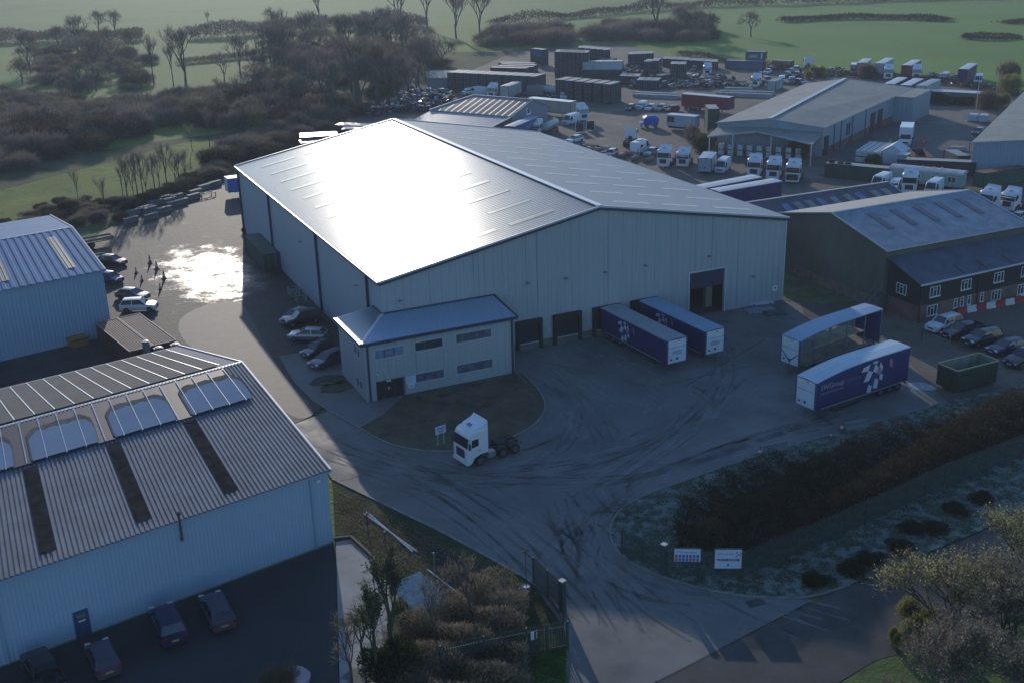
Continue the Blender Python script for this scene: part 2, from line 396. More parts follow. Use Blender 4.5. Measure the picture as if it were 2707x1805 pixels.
curves = [((20.00,-23.26), (12.08,-30.04), (1.04,-28.09)), ((31.47,-21.93), (8.84,-34.12), (-4.50,-26.11)), ((12.84,-18.17), (8.90,-28.33), (1.22,-25.75)),
          ((9.76,-39.91), (5.34,-34.98), (-0.84,-43.66)), ((33.76,-33.05), (8.76,-30.27), (-0.22,-46.08)), ((2.96,-36.32), (-0.54,-43.82), (-0.46,-51.78)),
          ((-9.05,-18.74), (-3.25,-33.05), (-2.96,-50.49)), ((-10.50,-13.70), (-5.10,-27.65), (9.66,-32.68)), ((14.08,-9.68), (13.50,-19.74), (12.74,-27.26)),
          ((38.36,-30.80), (13.09,-34.50), (6.81,-33.05)), ((36.81,-10.23), (27.58,-27.37), (5.08,-33.05)), ((-7.11,-21.80), (0.67,-36.78), (-0.17,-53.13)),
          ((4.22,-54.80), (-0.50,-47.29), (3.61,-36.66)), ((6.66,-21.83), (9.63,-23.42), (12.95,-16.99)), ((10.36,-59.15), (4.15,-49.03), (6.81,-33.05))]
for ci, (a, b, c) in enumerate(curves):
    for k in range(7):
        o = [rnd.uniform(-2.2, 2.2) for _ in range(6)]
        pts = arc((a[0]+o[0], a[1]+o[1]), (b[0]+o[2], b[1]+o[3]), (c[0]+o[4], c[1]+o[5]))
        q = [(x+2.0, y+.4) for x, y in pts]
        for pp in (pts, q): flat_ribbon(mbt if (k+ci) % 3 == 0 else mbp, pp, rnd.uniform(.16, .34), .148+.0006*k+.0001*ci)
for x0, x1, x2, ln in ((14.5, 16, 17, 20), (18.5, 19.5, 21, 22), (22.5, 23.5, 25, 18), (27.5, 30, 33, 16)):
    for k in range(4): flat_ribbon(mbp, arc((x0+k*.8, -1.5), (x1+k*.7, -10), (x2+k*.9-1, -ln)), .55, .153+.0006*k)
tag(mbt.build('tyre_marks', tyre_m), kind='structure'); tag(mbp.build('dusty_tracks', pale_m), kind='structure')

# ---------------------------------------------------------------- building helpers
def lerp(a, b, t): return tuple(a[i]+(b[i]-a[i])*t for i in range(3))
def corr(mb, A, B, Cc, Dd, pitch, depth, n=None, mi=0):
    """corrugated sheet, ribs running from edge A-B up to edge D-C"""
    A, B, Cc, Dd = map(Vector, (A, B, Cc, Dd)); nrm = (B-A).cross(Dd-A).normalized()
    L = (B-A).length; k = max(2, int(L/pitch)); pts = []
    for i in range(k):
        for f, h in ((0, 0), (.42, 0), (.52, 1), (.9, 1)): pts.append(((i+f)/k, h))
    pts.append((1, 0)); b0 = len(mb.v)
    for t, h in pts:
        mb.v.append(tuple(A.lerp(B, t)+nrm*h*depth)); mb.v.append(tuple(Dd.lerp(Cc, t)+nrm*h*depth))
    for i in range(len(pts)-1):
        q = b0+2*i; mb.f.append((q, q+2, q+3, q+1)); mb.m.append(mi)
def slab(mb, pts, th, mi=0):
    """a polygon thickened downwards"""
    n = len(pts); v = [Vector(p) for p in pts]; k = len(mb.v)
    mb.v += [tuple(p) for p in v]+[tuple(p-Vector((0, 0, th))) for p in v]
    mb.f.append(tuple(k+i for i in range(n))); mb.m.append(mi)
    mb.f.append(tuple(k+n+i for i in reversed(range(n)))); mb.m.append(mi)
    for i in range(n):
        j = (i+1) % n; mb.f.append((k+i, k+n+i, k+n+j, k+j)); mb.m.append(mi)
def bar(mb, a, b, w, h, mi=0):
    a = Vector(a); b = Vector(b); d = (b-a).normalized(); s = d.cross(Vector((0, 0, 1)))
    if s.length < .01: s = Vector((1, 0, 0))
    s = s.normalized()*w/2; u = s.cross(d).normalized()*h/2
    mb.rings([[a-s-u, a+s-u, a+s+u, a-s+u], [b-s-u, b+s-u, b+s+u, b-s+u]], mi=mi)

grey_clad = mat('grey_cladding', (.31, .345, .35), .55, rib=(.9, .05, .35), dirt=((.07, .09, .085), 3.3, .03, .75), var=(.06, .05))
grey_clad_plain = mat('grey_side_cladding', (.31, .345, .38), .55, rib=(.6, .02, .3), var=(.1, .03))
navy_trim = mat('navy_trim', (.022, .035, .07), .4)
white_trim = mat('white_trim', (.55, .56, .56), .4, metal=.3)
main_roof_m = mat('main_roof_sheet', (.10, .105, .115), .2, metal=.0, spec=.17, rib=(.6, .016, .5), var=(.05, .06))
def tilt_nodes(m, v):
    # tilts the shading normals to shift the sun glare; roof shape unchanged
    nt = m.node_tree; N = nt.nodes; L = nt.links; b = N['Principled BSDF']
    old = b.inputs['Normal'].links[0].from_socket if b.inputs['Normal'].links else N.new('ShaderNodeNewGeometry').outputs['Normal']
    a = N.new('ShaderNodeVectorMath'); a.operation = 'ADD'; a.inputs[1].default_value = v; L.new(old, a.inputs[0])
    z = N.new('ShaderNodeVectorMath'); z.operation = 'NORMALIZE'; L.new(a.outputs[0], z.inputs[0]); L.new(z.outputs[0], b.inputs['Normal'])
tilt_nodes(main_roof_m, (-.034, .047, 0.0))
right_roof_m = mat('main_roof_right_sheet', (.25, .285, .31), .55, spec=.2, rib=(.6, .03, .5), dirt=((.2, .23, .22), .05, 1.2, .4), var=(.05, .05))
skylight_r = mat('skylight_sheet_off_glare', (.5, .5, .4), .5, spec=.2, var=(1.5, .1))  # paler copy of the skylight sheet, toned for the slope without glare
skylight_m = mat('skylight_sheet', (.20, .185, .14), .22, spec=.17, var=(1.5, .15))  # base colour darkened so the strips blend into the roof glare
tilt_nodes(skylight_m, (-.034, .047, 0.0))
black_m = mat('black_door', (.012, .013, .018), .5)
rubber_m = mat('black_rubber', (.015, .015, .015), .8)
dark_in = mat('dark_interior', (.06, .055, .045), .9)
stain_conc = mat('stained_dock_concrete', (.13, .125, .1), .85, var=(1.5, .4), dirt=((.03, .03, .02), .8, .3, .8))
# ---------------------------------------------------------------- main warehouse
W, LN, HE, HR = 53.5, 70.33, 11.12, 15.9
wh = empty('warehouse', (0, 0, 0), 0, 'huge pale grey metal warehouse with sun glaring off its low pitched roof', 'warehouse')
def poly_wall(mb, pts): mb.quad(*pts)
mb = MB()
def rz_at(x): return HE+(HR-HE)*(1-abs(x-W/2)/(W/2))
xs = [0, W/2, W]
ox0, ox1, oh = 39.4, 44.6, 5.85
for x0, x1 in ((0, ox0), (ox1, W)):
    pts = [(x0, 0, 0), (x1, 0, 0), (x1, 0, rz_at(x1))]+([(W/2, 0, HR)] if x0 < W/2 < x1 else [])+[(x0, 0, rz_at(x0))]
    mb.quad(*pts)
mb.quad((ox0, 0, oh), (ox1, 0, oh), (ox1, 0, rz_at(ox1)), (ox0, 0, rz_at(ox0)))
mb.quad((0, LN, 0), (0, LN, HE), (W/2, LN, HR), (W, LN, HE), (W, LN, 0))
mb.build('wall', grey_clad, wh)
mb = MB(); mb.quad((0, LN, 0), (0, 0, 0), (0, 0, HE), (0, LN, HE)); mb.quad((W, 0, 0), (W, LN, 0), (W, LN, HE), (W, 0, HE))
mb.build('wall', grey_clad_plain, wh)
e = .3
sl = (HR-HE)/(W/2)
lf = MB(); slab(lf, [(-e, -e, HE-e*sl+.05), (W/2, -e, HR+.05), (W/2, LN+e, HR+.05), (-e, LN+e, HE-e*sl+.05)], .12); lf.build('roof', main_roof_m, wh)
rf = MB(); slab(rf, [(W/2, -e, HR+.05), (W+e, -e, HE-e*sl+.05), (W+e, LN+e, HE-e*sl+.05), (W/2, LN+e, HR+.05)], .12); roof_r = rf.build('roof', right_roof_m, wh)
for k in range(11):
    y = 3.5+6.13*k
    for x0, x1 in ((2.5, 8.0), (9.7, 15.3), (17.0, 22.6)):
        if x0 > 9 and x0 < 17 and k > 10: continue
        s = MB(); z0 = HE+x0*sl+.075; z1 = HE+x1*sl+.075
        slab(s, [(x0, y-.45, z0), (x1, y-.45, z1), (x1, y+.45, z1), (x0, y+.45, z0)], .06); s.build('skylight', skylight_m, wh)
    for x0, x1 in ((30.6, 35.7), (37.5, 42.6), (45, 50.6 if k < 2 else 49.9)):
        s = MB(); z0 = HE+(W-x0)*sl+.075; z1 = HE+(W-x1)*sl+.075
        slab(s, [(x0, y-.45, z0), (x1, y-.45, z1), (x1, y+.45, z1), (x0, y+.45, z0)], .06); s.build('skylight', skylight_r, wh)
mb = MB(); bar(mb, (W/2, -e, HR+.12), (W/2, LN+e, HR+.12), .7, .12); mb.build('ridge_cap', white_trim, wh)
mb = MB()
for a, b in (((-e-.02, -e-.03, HE-.05), (W/2, -e-.03, HR+.05)), ((W/2, -e-.03, HR+.05), (W+e+.02, -e-.03, HE-.05)), ((-e, LN+e, HE), (W/2, LN+e, HR+.1)), ((W/2, LN+e, HR+.1), (W+e, LN+e, HE))):
    bar(mb, a, b, .14, .22)
mb.build('verge_flashing', white_trim, wh)
mb = MB()
for a, b in (((-e, -.2, HE-.32), (W/2, -.2, HR-.22)), ((W/2, -.2, HR-.22), (W+e, -.2, HE-.32))): bar(mb, a, b, .3, .3)
mb.build('fascia', navy_trim, wh)
for x in (-e-.1, W+e+.1):
    mb = MB(); mb.bb(x-.12, x+.12, -e, LN+e, HE-.32, HE-.06); mb.build('gutter', navy_trim, wh)
for y in (.15, 4.6, 25.2, 50.1, LN-.1):
    if y == .15: continue
    mb = MB(); mb.bb(-.3, -.02, y-.14, y+.14, 0, HE-.2); mb.build('downpipe', navy_trim, wh)
mb = MB(); mb.bb(W-.02, W+.16, -.16, .1, 0, HE-.3); mb.build('corner_trim', white_trim, wh)
# dock shelters and doors
for i, (x0, x1) in enumerate(((15.9, 18.95), (20.7, 24.1), (25.95, 29.4), (31.15, 34.65))):
    d = MB(); d.bb(x0, x1, -.1, -.02, .9, 3.7); dd = d.build('dock_door', black_m, wh)
    f = MB()
    f.bb(x0-.12, x0+.22, -.5, -.03, .15, 3.72); f.bb(x1-.22, x1+.12, -.5, -.03, .15, 3.72); f.bb(x0-.12, x1+.12, -.52, -.03, 3.35, 3.75)
    f.build('dock_shelter', rubber_m, wh)
    b = MB(); b.bb(x0+.3, x1-.3, -.28, -.03, .15, .9); b.build('dock_plinth', stain_conc, wh)
    b = MB(); b.bb(x0+.3, x1-.3, -.32, -.08, .9, .97); b.build('dock_leveller', white_trim, wh)
mb = MB()
for x0, x1 in ((13.2, 15.75), (19.1, 20.55), (24.25, 25.8), (29.55, 31), (34.8, 35.6)): mb.bb(x0, x1, -.09, -.004, 0, 1.0)
mb.build('plinth', stain_conc, wh)
for x in (20.0, 25.3): 
    mb = MB(); mb.box((x, -.12, 2.0), (.22, .16, .5)); mb.build('control_box', white_trim, wh)
for x, z in ((17.4, 8.2), (22.3, 8.0), (27.5, 7.9), (33, 7.9), (42.1, 7.7), (48.8, 4.1), (2.0, 8.6)):
    mb = MB(); mb.box((x, -.3, z), (.42, .5, .12)); mb.box((x, -.06, z+.04), (.12, .1, .2)); mb.build('floodlight', mat('lamp_grey', (.2, .22, .24), .5), wh)
for y, z in ((8.5, 8.3), (33, 7.6)):
    mb = MB(); mb.box((-.25, y, z), (.5, .3, .12)); mb.build('floodlight', MATS['lamp_grey'], wh)
# big open loading door with the interior behind it
mb = MB(); t = .18
mb.bb(ox0-t, ox0, -.12, .3, 0, oh); mb.bb(ox1, ox1+t, -.12, .3, 0, oh); mb.bb(ox0-t, ox1+t, -.12, .3, oh, oh+t); mb.build('door_frame', mat('pale_frame', (.42, .45, .47), .5), wh)
mb = MB(); mb.bb(ox0+.01, ox1-.01, .22, .5, oh-2.2, oh-.01); mb.build('roller_shutter', mat('navy_shutter', (.02, .025, .06), .5, rib=(.3, .01)), wh)
mb = MB(); mb.quad((34, .4, .16), (50, .4, .16), (50, 24, .16), (34, 24, .16)); mb.quad((34, 24, 0), (50, 24, 0), (50, 24, 9), (34, 24, 9))
mb.quad((34, .4, 0), (34, 24, 0), (34, 24, 9), (34, .4, 9)); mb.quad((50, 24, 0), (50, .4, 0), (50, .4, 9), (50, 24, 9)); mb.build('interior', dark_in, wh)
mb = MB()
for x in (40.6, 43.9): mb.bb(x-.45, x+.45, 2.2, 2.9, .17, 3.4)
mb.bb(41.6, 42.6, 5, 5.6, .17, 3.9); mb.build('stored_boards', mat('board_tan', (.28, .26, .18), .8), wh)
mb = MB(); mb.box((52.4, -.05, 1.9), (.75, .04, .7)); wsn = mb.build('notice', mat('notice_white', (.6, .65, .7), .5), wh)
mb = MB(); mb.box((52.4, -.078, 1.95), (.2, .01, .25)); mb.build('notice_symbol', navy_trim, wsn)

# ---------------------------------------------------------------- office block on the warehouse corner
of = empty('office_block', (-4.2, -5.95, 0), 0, 'two storey grey clad office block with hipped metal roof on the warehouse corner', 'office')
def T(p): return (p[0]+4.2, p[1]+5.95, p[2])
oc = grey_clad
X0, X1, YF, YB, HO, HT = -4.2, 12.85, -5.95, 3.0, 6.75, 7.4
mb = MB()
dx0, dx1, dh = -3.1, 0.0, 2.25
def q(*p): mb.quad(*[T(x) for x in p])
q((X0, YF, 0), (dx0, YF, 0), (dx0, YF, HO), (X0, YF, HO)); q((dx1, YF, 0), (X1, YF, 0), (X1, YF, HO), (dx1, YF, HO)); q((dx0, YF, dh), (dx1, YF, dh), (dx1, YF, HO), (dx0, YF, HO))
q((X0, YB, 0), (X0, YF, 0), (X0, YF, HO), (X0, YB, HO)); q((X1, YF, 0), (X1, -.02, 0), (X1, -.02, 7.3), (X1, YF, HO)); q((-.02, YB, 0), (X0, YB, 0), (X0, YB, HO), (-.02, YB, 7.4))
mb.build('wall', oc, of)
mb = MB()
corr(mb, *[T(p) for p in ((X0-.3, YF-.3, HO), (X1+.25, YF-.3, HO), (X1+.25, -.05, HT), (-.05, -.05, HT))], .42, .05)
mb.build('roof', mat('office_roof_blue', (.33, .42, .52), .4, metal=.3, dirt=((.14, .15, .13), .25, .15, .6)), of)
mb = MB()
corr(mb, *[T(p) for p in ((X0-.3, YB+.1, HO), (X0-.3, YF-.3, HO), (-.05, -.05, HT), (-.05, YB+.1, HT))], .42, .05)
mb.build('roof', mat('office_roof_end', (.33, .36, .38), .32, metal=.45), of)
mb = MB(); bar(mb, T((X0-.3, YF-.3, HO+.06)), T((-.05, -.05, HT+.08)), .32, .06); mb.build('hip_cap', white_trim, of)
mb = MB(); bar(mb, T((X0-.4, YF-.38, HO-.12)), T((X1+.35, YF-.38, HO-.12)), .2, .3); bar(mb, T((X0-.38, YB+.1, HO-.12)), T((X0-.38, YF-.38, HO-.12)), .2, .3); bar(mb, T((X1+.3, YF-.38, HO-.08)), T((X1+.3, -.1, HT)), .24, .3); mb.build('gutter', navy_trim, of)
mb = MB(); bar(mb, T((-.1, -.14, HT+.08)), T((X1+.25, -.14, HT+.08)), .2, .1); bar(mb, T((-.14, -.1, HT+.08)), T((-.14, YB, HT+.08)), .2, .1); mb.build('flashing', navy_trim, of)
for x, y in ((X0+.35, YF-.1), (X1-.25, YF-.1)):
    mb = MB(); p = T((x, y, 0)); mb.bb(p[0]-.09, p[0]+.09, p[1]-.09, p[1]+.09, 0, HO); mb.build('downpipe', navy_trim, of)
glass_dark = mat('window_glass', (.03, .045, .06), .06, spec=.9)
frame_pale = mat('pale_frame', (.42, .45, .47), .5)
def window(parent, x0, x1, z0, z1, y, n, face='y', glass=None, fm=None, bars=None, sgn=-1):
    """frame with panes on a wall plane; face 'y': wall normal -y (sgn -1); face 'x': wall normal -x"""
    def bx(mb, a0, a1, d0, d1, b0, b1):
        if face == 'y': mb.bb(a0, a1, min(y+sgn*d0, y+sgn*d1), max(y+sgn*d0, y+sgn*d1), b0, b1)
        else: mb.bb(min(y+sgn*d0, y+sgn*d1), max(y+sgn*d0, y+sgn*d1), a0, a1, b0, b1)
    f = MB(); t = .09
    bx(f, x0-t, x1+t, .002, .05, z1, z1+t); bx(f, x0-t, x1+t, .002, .05, z0-t, z0); bx(f, x0-t, x0, .002, .05, z0, z1); bx(f, x1, x1+t, .002, .05, z0, z1)
    w = f.build('window', fm or frame_pale, parent)
    g = MB(); bx(g, x0, x1, .004, .02, z0, z1); g.build('pane', glass or glass_dark, w)
    b = MB()
    for i in range(1, n):
        xx = x0+(x1-x0)*i/n; bx(b, xx-.04, xx+.04, .021, .045, z0, z1)
    if bars: b2 = bars; bx(b, x0+(x1-x0)*b2[0], x0+(x1-x0)*b2[1], .021, .043, b2[2], b2[2]+.06)
    if n > 1 or bars: b.build('mullion', fm or navy_trim, w)
    return w
glass_blue = mat('window_glass_blind', (.16, .22, .30), .12, spec=.8, var=(2.5, .3))
for x0, x1, z0, z1, n, g in ((-3.05, .1, 4.75, 5.72, 3, glass_blue), (1.4, 4.5, 4.83, 5.77, 3, glass_dark), (6.06, 10.17, 4.88, 5.82, 4, mat('window_glass_grey', (.09, .11, .14), .1, spec=.8, var=(1.2, .5))), (1.3, 4.48, 1.32, 2.25, 3, MATS['window_glass_grey'] if 'window_glass_grey' in MATS else glass_dark), (6.0, 10.17, 1.38, 2.34, 4, MATS['window_glass_grey'] if 'window_glass_grey' in MATS else glass_dark)):
    window(of, x0+4.2, x1+4.2, z0, z1, 0, n, glass=g)
for z0, z1 in ((4.65, 5.55), (1.02, 1.92)):
    for y0, y1 in ((-4.45, -3.85), (-3.35, -2.75)): window(of, y0+5.95, y1+5.95, z0, z1, 0, 1, face='x')
mb = MB(); mb.bb(1.1, 4.2, .5, .6, 0, dh); mb.build('entrance_screen', black_m, of)
mb = MB()
for x in (1.13, 2.1, 3.15, 4.17): mb.bb(x-.04, x+.04, .42, .5, 0, dh)
mb.bb(1.1, 4.2, .42, .5, dh-.3, dh-.24); en = mb.build('entrance_frame', mat('frame_dark', (.05, .055, .06), .4), of)
mb = MB(); mb.bb(1.1, 4.2, 0, .5, dh, dh+.002); mb.bb(1.06, 1.1, 0, .5, 0, dh); mb.bb(4.2, 4.24, 0, .5, 0, dh); mb.build('entrance_reveal', frame_pale, of)
mb = MB(); mb.bb(2.35, 2.85, .39, .42, 1.85, 2.05); mb.bb(2.5, 2.62, .39, .42, 1.0, 1.3); mb.build('door_notice', mat('notice_white', (.6, .65, .7), .5), of)
mb = MB(); mb.bb(4.42, 5.4, -.04, -.004, 1.35, 2.15); mb.bb(4.6, 5.25, -.04, -.004, .85, 1.32); os_ = mb.build('sign_board', MATS['notice_white'], of)
blue_ink = mat('blue_ink', (.05, .12, .35), .6)
mb = MB()
for k in range(5): mb.bb(4.5, 5.25-.1*(k % 2), -.05, -.042, 2.0-.13*k, 2.04-.13*k)
mb.bb(4.72, 5.1, -.05, -.042, 1.0, 1.12); mb.build('sign_text_lines', blue_ink, os_)
for x, z in ((1.2, 3.15), (1.6, 3.35), (1.95, 3.4), (2.35, 2.6)):
    mb = MB(); mb.box((x, -.12, z), (.16, .24, .14)); mb.build('security_camera', mat('camera_white', (.6, .6, .58), .4), of)

# ---------------------------------------------------------------- other buildings
def gable(name, label, nA, nB, rA, rB, fA, fB, wall_m, roof_m, over=.3, gab='AB', corr_near=None, roof_far=None, group=None, cat='building', pitch=.3, depth=.05, trim=None):
    """near eave A-B, ridge A-B, far eave A-B, all 3D points; walls drop to the ground"""
    base = nA; root = empty(name, (base[0], base[1], 0), 0, label, cat, group)
    def L(p, z=None): return (p[0]-base[0], p[1]-base[1], p[2] if z is None else z)
    mb = MB()
    d = .08
    mb.quad(L(nA, 0), L(nB, 0), L(nB), L(nA)); mb.quad(L(fB, 0), L(fA, 0), L(fA), L(fB))
    mb.quad(L(fA, 0), L(nA, 0), L(nA), L(rA), L(fA)); mb.quad(L(nB, 0), L(fB, 0), L(fB), L(rB), L(nB))
    mb.build('wall', wall_m, root)
    def ext(e, r, o):
        v = Vector(L(e))-Vector(L(r)); v2 = v.normalized()*o; q = Vector(L(e))+v2; return tuple(q)
    ax = (Vector(L(nB))-Vector(L(nA))).normalized()*over
    def sh(p, s): return tuple(Vector(p)+ax*s+Vector((0, 0, d)))
    N0, N1 = sh(ext(nA, rA, over), -1), sh(ext(nB, rB, over), 1)
    F0, F1 = sh(ext(fA, rA, over), -1), sh(ext(fB, rB, over), 1)
    R0, R1 = sh(L(rA), -1), sh(L(rB), 1)
    for side, (a, b, c, e2) in (('near', (N0, N1, R1, R0)), ('far', (F1, F0, R0, R1))):
        mb = MB(); rm = roof_m if side == 'near' or roof_far is None else roof_far
        if corr_near and side == 'near': corr(mb, a, b, c, e2, pitch, depth)
        slab(mb, [tuple(Vector(p)-Vector((0, 0, .02))) for p in (a, b, c, e2)], .08)
        mb.build('roof', rm, root)
    t = trim or white_trim
    mb = MB(); bar(mb, sh(L(rA), -1.05), sh(L(rB), 1.05), .35, .12); mb.build('ridge_cap', t, root)
    for P0, P1 in ((N0, R0), (N1, R1), (F0, R0), (F1, R1)):
        mb = MB(); bar(mb, P0, P1, .14, .16); mb.build('verge_trim', t, root)
    for P0, P1 in ((N0, N1), (F0, F1)):
        mb = MB(); a = Vector(P0)-Vector((0, 0, .12)); b = Vector(P1)-Vector((0, 0, .12)); bar(mb, a, b, .16, .14); mb.build('gutter', t, root)
    root['nL'] = 0; del root['nL']
    return root, L
def on_slope(L, a, b, c, e2, u0, u1, v0, v1, lift=.12):
    """quad on the slope a-b (eave) to e2-c (ridge), fractions along and up"""
    def pt(u, v):
        p = lerp(lerp(L(a), L(b), u), lerp(L(e2), L(c), u), v); return (p[0], p[1], p[2]+lift)
    return [pt(u0, v0), pt(u1, v0), pt(u1, v1), pt(u0, v1)]

# foreground grey-blue warehouse with solar panels (bottom left)
nA, nB = (-52.0, -39.7, 6.5), (-15.6, -31.7, 6.5)
rA, rB = (-51.5, -17.4, 8.2), (-17.45, -9.2, 8.2)
fA, fB = (-51.5, -4.6, 7.1), (-21.6, 1.4, 7.1)
fib = mat('fibre_cement_sheet', (.19, .19, .2), .8, var=(.5, .2), dirt=((.05, .045, .05), .6, .1, .55))
blue_wall = mat('pale_blue_cladding', (.31, .40, .50), .55, rib=(.3, .03, .5), var=(.1, .05))
fore, FL = gable('solar_roof_warehouse', 'pale blue foreground warehouse with frost melting off the solar panels on its roof', nA, nB, rA, rB, fA, fB, blue_wall, fib, corr_near=True, pitch=.36, depth=.075, over=.25, trim=mat('blue_trim', (.25, .36, .46), .5))
def col_at(u0, u1, v0, v1, name, m, lift=.14, th=.05):
    mb = MB(); slab(mb, on_slope(FL, nA, nB, rB, rA, u0, u1, v0, v1, lift), th); return mb.build(name, m, fore)
for uc in (.42, .605, .79, .23):
    col_at(uc-.015, uc+.015, .05, .62, 'rusty_rooflight', mat('rusty_rooflight', (.05, .04, .035), 1.0, var=(1.5, .5), spec=0.0), .185, .01)
# solar array, upper near slope
solar_m = mat('solar_glass', (.012, .016, .045), .5, spec=.15)
frame_m = mat('panel_frame', (.5, .52, .5), .4, metal=.5)
frost_m = mat('roof_frost', (.27, .32, .38), 1.0, spec=0.0, var=(.25, .08), bump=(2.0, .01))
melt_m = mat('melting_frost', (.20, .175, .15), 1.0, spec=0.0, var=(1.5, .25), bump=(3., .01))
n_col = 22
for i in range(n_col):
    u0 = .02+i*.044; u1 = u0+.0425
    if u1 > .985: break
    mb = MB(); slab(mb, on_slope(FL, nA, nB, rB, rA, u0, u1, .64, .965, .30), .04)
    sp = mb.build('solar_panel', solar_m, fore)
    mb = MB(); qd = on_slope(FL, nA, nB, rB, rA, u0, u1, .64, .965, .315); bar(mb, qd[1], qd[2], .05, .03); sp2 = mb.build('panel_rail', frame_m, sp)
    for v in (.745, .855):
        pass
# frost still lying on the panels, in straight edged fields with a tan melting border above
def frost_field(ua, ub, va, vb, m, lift, seed, amp):
    rr = random.Random(seed); pts = []
    for i in range(15):
        t = i/14; pts.append((ua+(ub-ua)*t, va+rr.uniform(-amp, amp)*.25))
    pts.append((ub+.002, va+(vb-va)*.5))
    for i in range(15):
        t = 1-i/14; k = min(t, 1-t); pts.append((ua+(ub-ua)*t, vb-(.05 if k < .03 else .018 if k < .08 else 0)+rr.uniform(-amp, amp)))
    out = []
    for u, v in pts:
        p = lerp(lerp(FL(nA), FL(nB), u), lerp(FL(rA), FL(rB), u), v); out.append((p[0], p[1], p[2]+lift))
    me = bpy.data.meshes.new('frost_or_sun_patch'); me.from_pydata(out, [], [tuple(range(len(out)))]); me.materials.append(m); return link('frost_or_sun_patch', me, fore)
for k, (ua, ub) in enumerate(((.225, .39), (.425, .578), (.612, .765), (.80, .965), (.02, .19))):
    frost_field(ua, ub, .655, .905, melt_m, .345, k, .006)
    frost_field(ua+.004, ub-.002, .648, .865, frost_m, .352, k+40, .009)
mb = MB()
for i in range(n_col+1):
    u0 = .02+i*.044
    if u0 > .975: break
    qd = on_slope(FL, nA, nB, rB, rA, u0, u0+.001, .64, .965, .372); bar(mb, qd[0], qd[3], .05, .02)
mb.build('array_rail', mat('rail_faint', (.45, .5, .55), .5), fore)
# solar array on the far slope
sunlit_panel = mat('far_solar_glass_sunlit', (.15, .135, .115), .8, var=(.4, .15), spec=.08)  # warm sunlight on the far panels put into their tan base colour
mb = MB()
for i in range(20):
    u0 = .02+i*.049; u1 = u0+.047
    if u1 > .99: break
    qd = on_slope(FL, fB, fA, rA, rB, 1-u1, 1-u0, .06, .95, .22)
    mb = MB(); slab(mb, qd, .04); sp = mb.build('solar_panel', sunlit_panel, fore)
    mb = MB(); bar(mb, tuple(Vector(qd[0])+Vector((0, 0, .03))), tuple(Vector(qd[3])+Vector((0, 0, .03))), .09, .03); mb.build('panel_rail', frame_m, sp)
wdir = Vector((nB[0]-nA[0], nB[1]-nA[1], 0)).normalized(); wn_ = Vector((wdir.y, -wdir.x, 0))
def fw_pt(D, z): # point on the near wall at distance D from its right corner
    p = Vector((nB[0], nB[1], 0))-wdir*D; return p.x-nA[0], p.y-nA[1], z
wa = math.atan2(wdir.y, wdir.x)
x, y, z = fw_pt(20.3, 1.05)
mb = MB(); mb.box((x+wn_.x*.05, y+wn_.y*.05, 1.05), (1.05, .12, 2.1), rz=wa); dr = mb.build('door', mat('blue_door', (.03, .06, .13), .5), fore)
mb = MB(); mb.box((x+wn_.x*.13, y+wn_.y*.13, 1.7), (.62, .02, .3), rz=wa); mb.build('door_pane', mat('door_pane', (.16, .15, .12), .3), dr)
mb = MB(); mb.box((x+wn_.x*.13, y+wn_.y*.13, 1.3), (.5, .02, .12), rz=wa); mb.build('door_notice', notice if False else MATS['notice_white'], dr)
x, y, z = fw_pt(12.4, 0)
mb = MB(); mb.tube((x+wn_.x*.3, y+wn_.y*.3, 4.9), (x+wn_.x*.3, y+wn_.y*.3, 7.1), .09); mb.tube((x, y, 5.0), (x+wn_.x*.3, y+wn_.y*.3, 4.9), .08); mb.lathe((x+wn_.x*.3, y+wn_.y*.3, 7.1), [(.16, 0), (.18, .12), (.02, .25)]); mb.build('flue_pipe', mat('flue_steel', (.1, .1, .11), .4, metal=.5), fore)
for D_ in (1.6, 25.5):
    x, y, z = fw_pt(D_, 0); mb = MB(); mb.tube((x+wn_.x*.12, y+wn_.y*.12, 0), (x+wn_.x*.12, y+wn_.y*.12, 6.4), .06); mb.build('downpipe', MATS['blue_trim'], fore)
x, y, z = fw_pt(.9, 5.9); mb = MB(); mb.box((x+wn_.x*.1, y+wn_.y*.1, 5.9), (.3, .2, .25), rz=wa); mb.build('floodlight', MATS['camera_white'], fore)

# blue roofed shed on the left
bA, bB = (-51.0, 23.6, 8.5), (-25.6, 29.5, 8.5)
brA, brB = (-51.5, 40.9, 10.2), (-27.6, 46.2, 10.2)
bfA, bfB = (-52, 58, 8.5), (-29.4, 62.5, 8.5)
blue_roof = mat('blue_roof_sheet', (.07, .20, .34), .75, var=(.3, .1), spec=.12)
shed, SL = gable('blue_roof_shed', 'tall pale blue clad shed with bright blue ribbed roof and two long rooflights', bA, bB, brA, brB, bfA, bfB, mat('blue_ribbed_cladding', (.22, .32, .42), .55, rib=(.45, .04, .3), dirt=((.1, .13, .14), 2.2, .03, .4)), blue_roof, corr_near=True, pitch=.95, depth=.07, trim=mat('blue_trim2', (.12, .25, .37), .5))
for uc in (.575, .875):
    mb = MB(); slab(mb, on_slope(SL, bA, bB, brB, brA, uc-.022, uc+.022, .13, .84, .17), .02); rl = mb.build('rooflight', mat('rooflight_tan', (.20, .16, .08), .5), shed)
    mb = MB(); 
    for o in (-.008, .012): slab(mb, on_slope(SL, bA, bB, brB, brA, uc+o-.003, uc+o+.003, .13, .84, .22), .03)
    mb.build('rooflight_rib', mat('rib_pale', (.5, .42, .3), .5), rl)
mb = MB(); p = SL(lerp(bA, bB, .44), 1.1); mb.box((p[0]+.02, p[1]-.06, 1.3), (1.1, .1, 2.6), rz=.23); mb.build('door', black_m, shed)
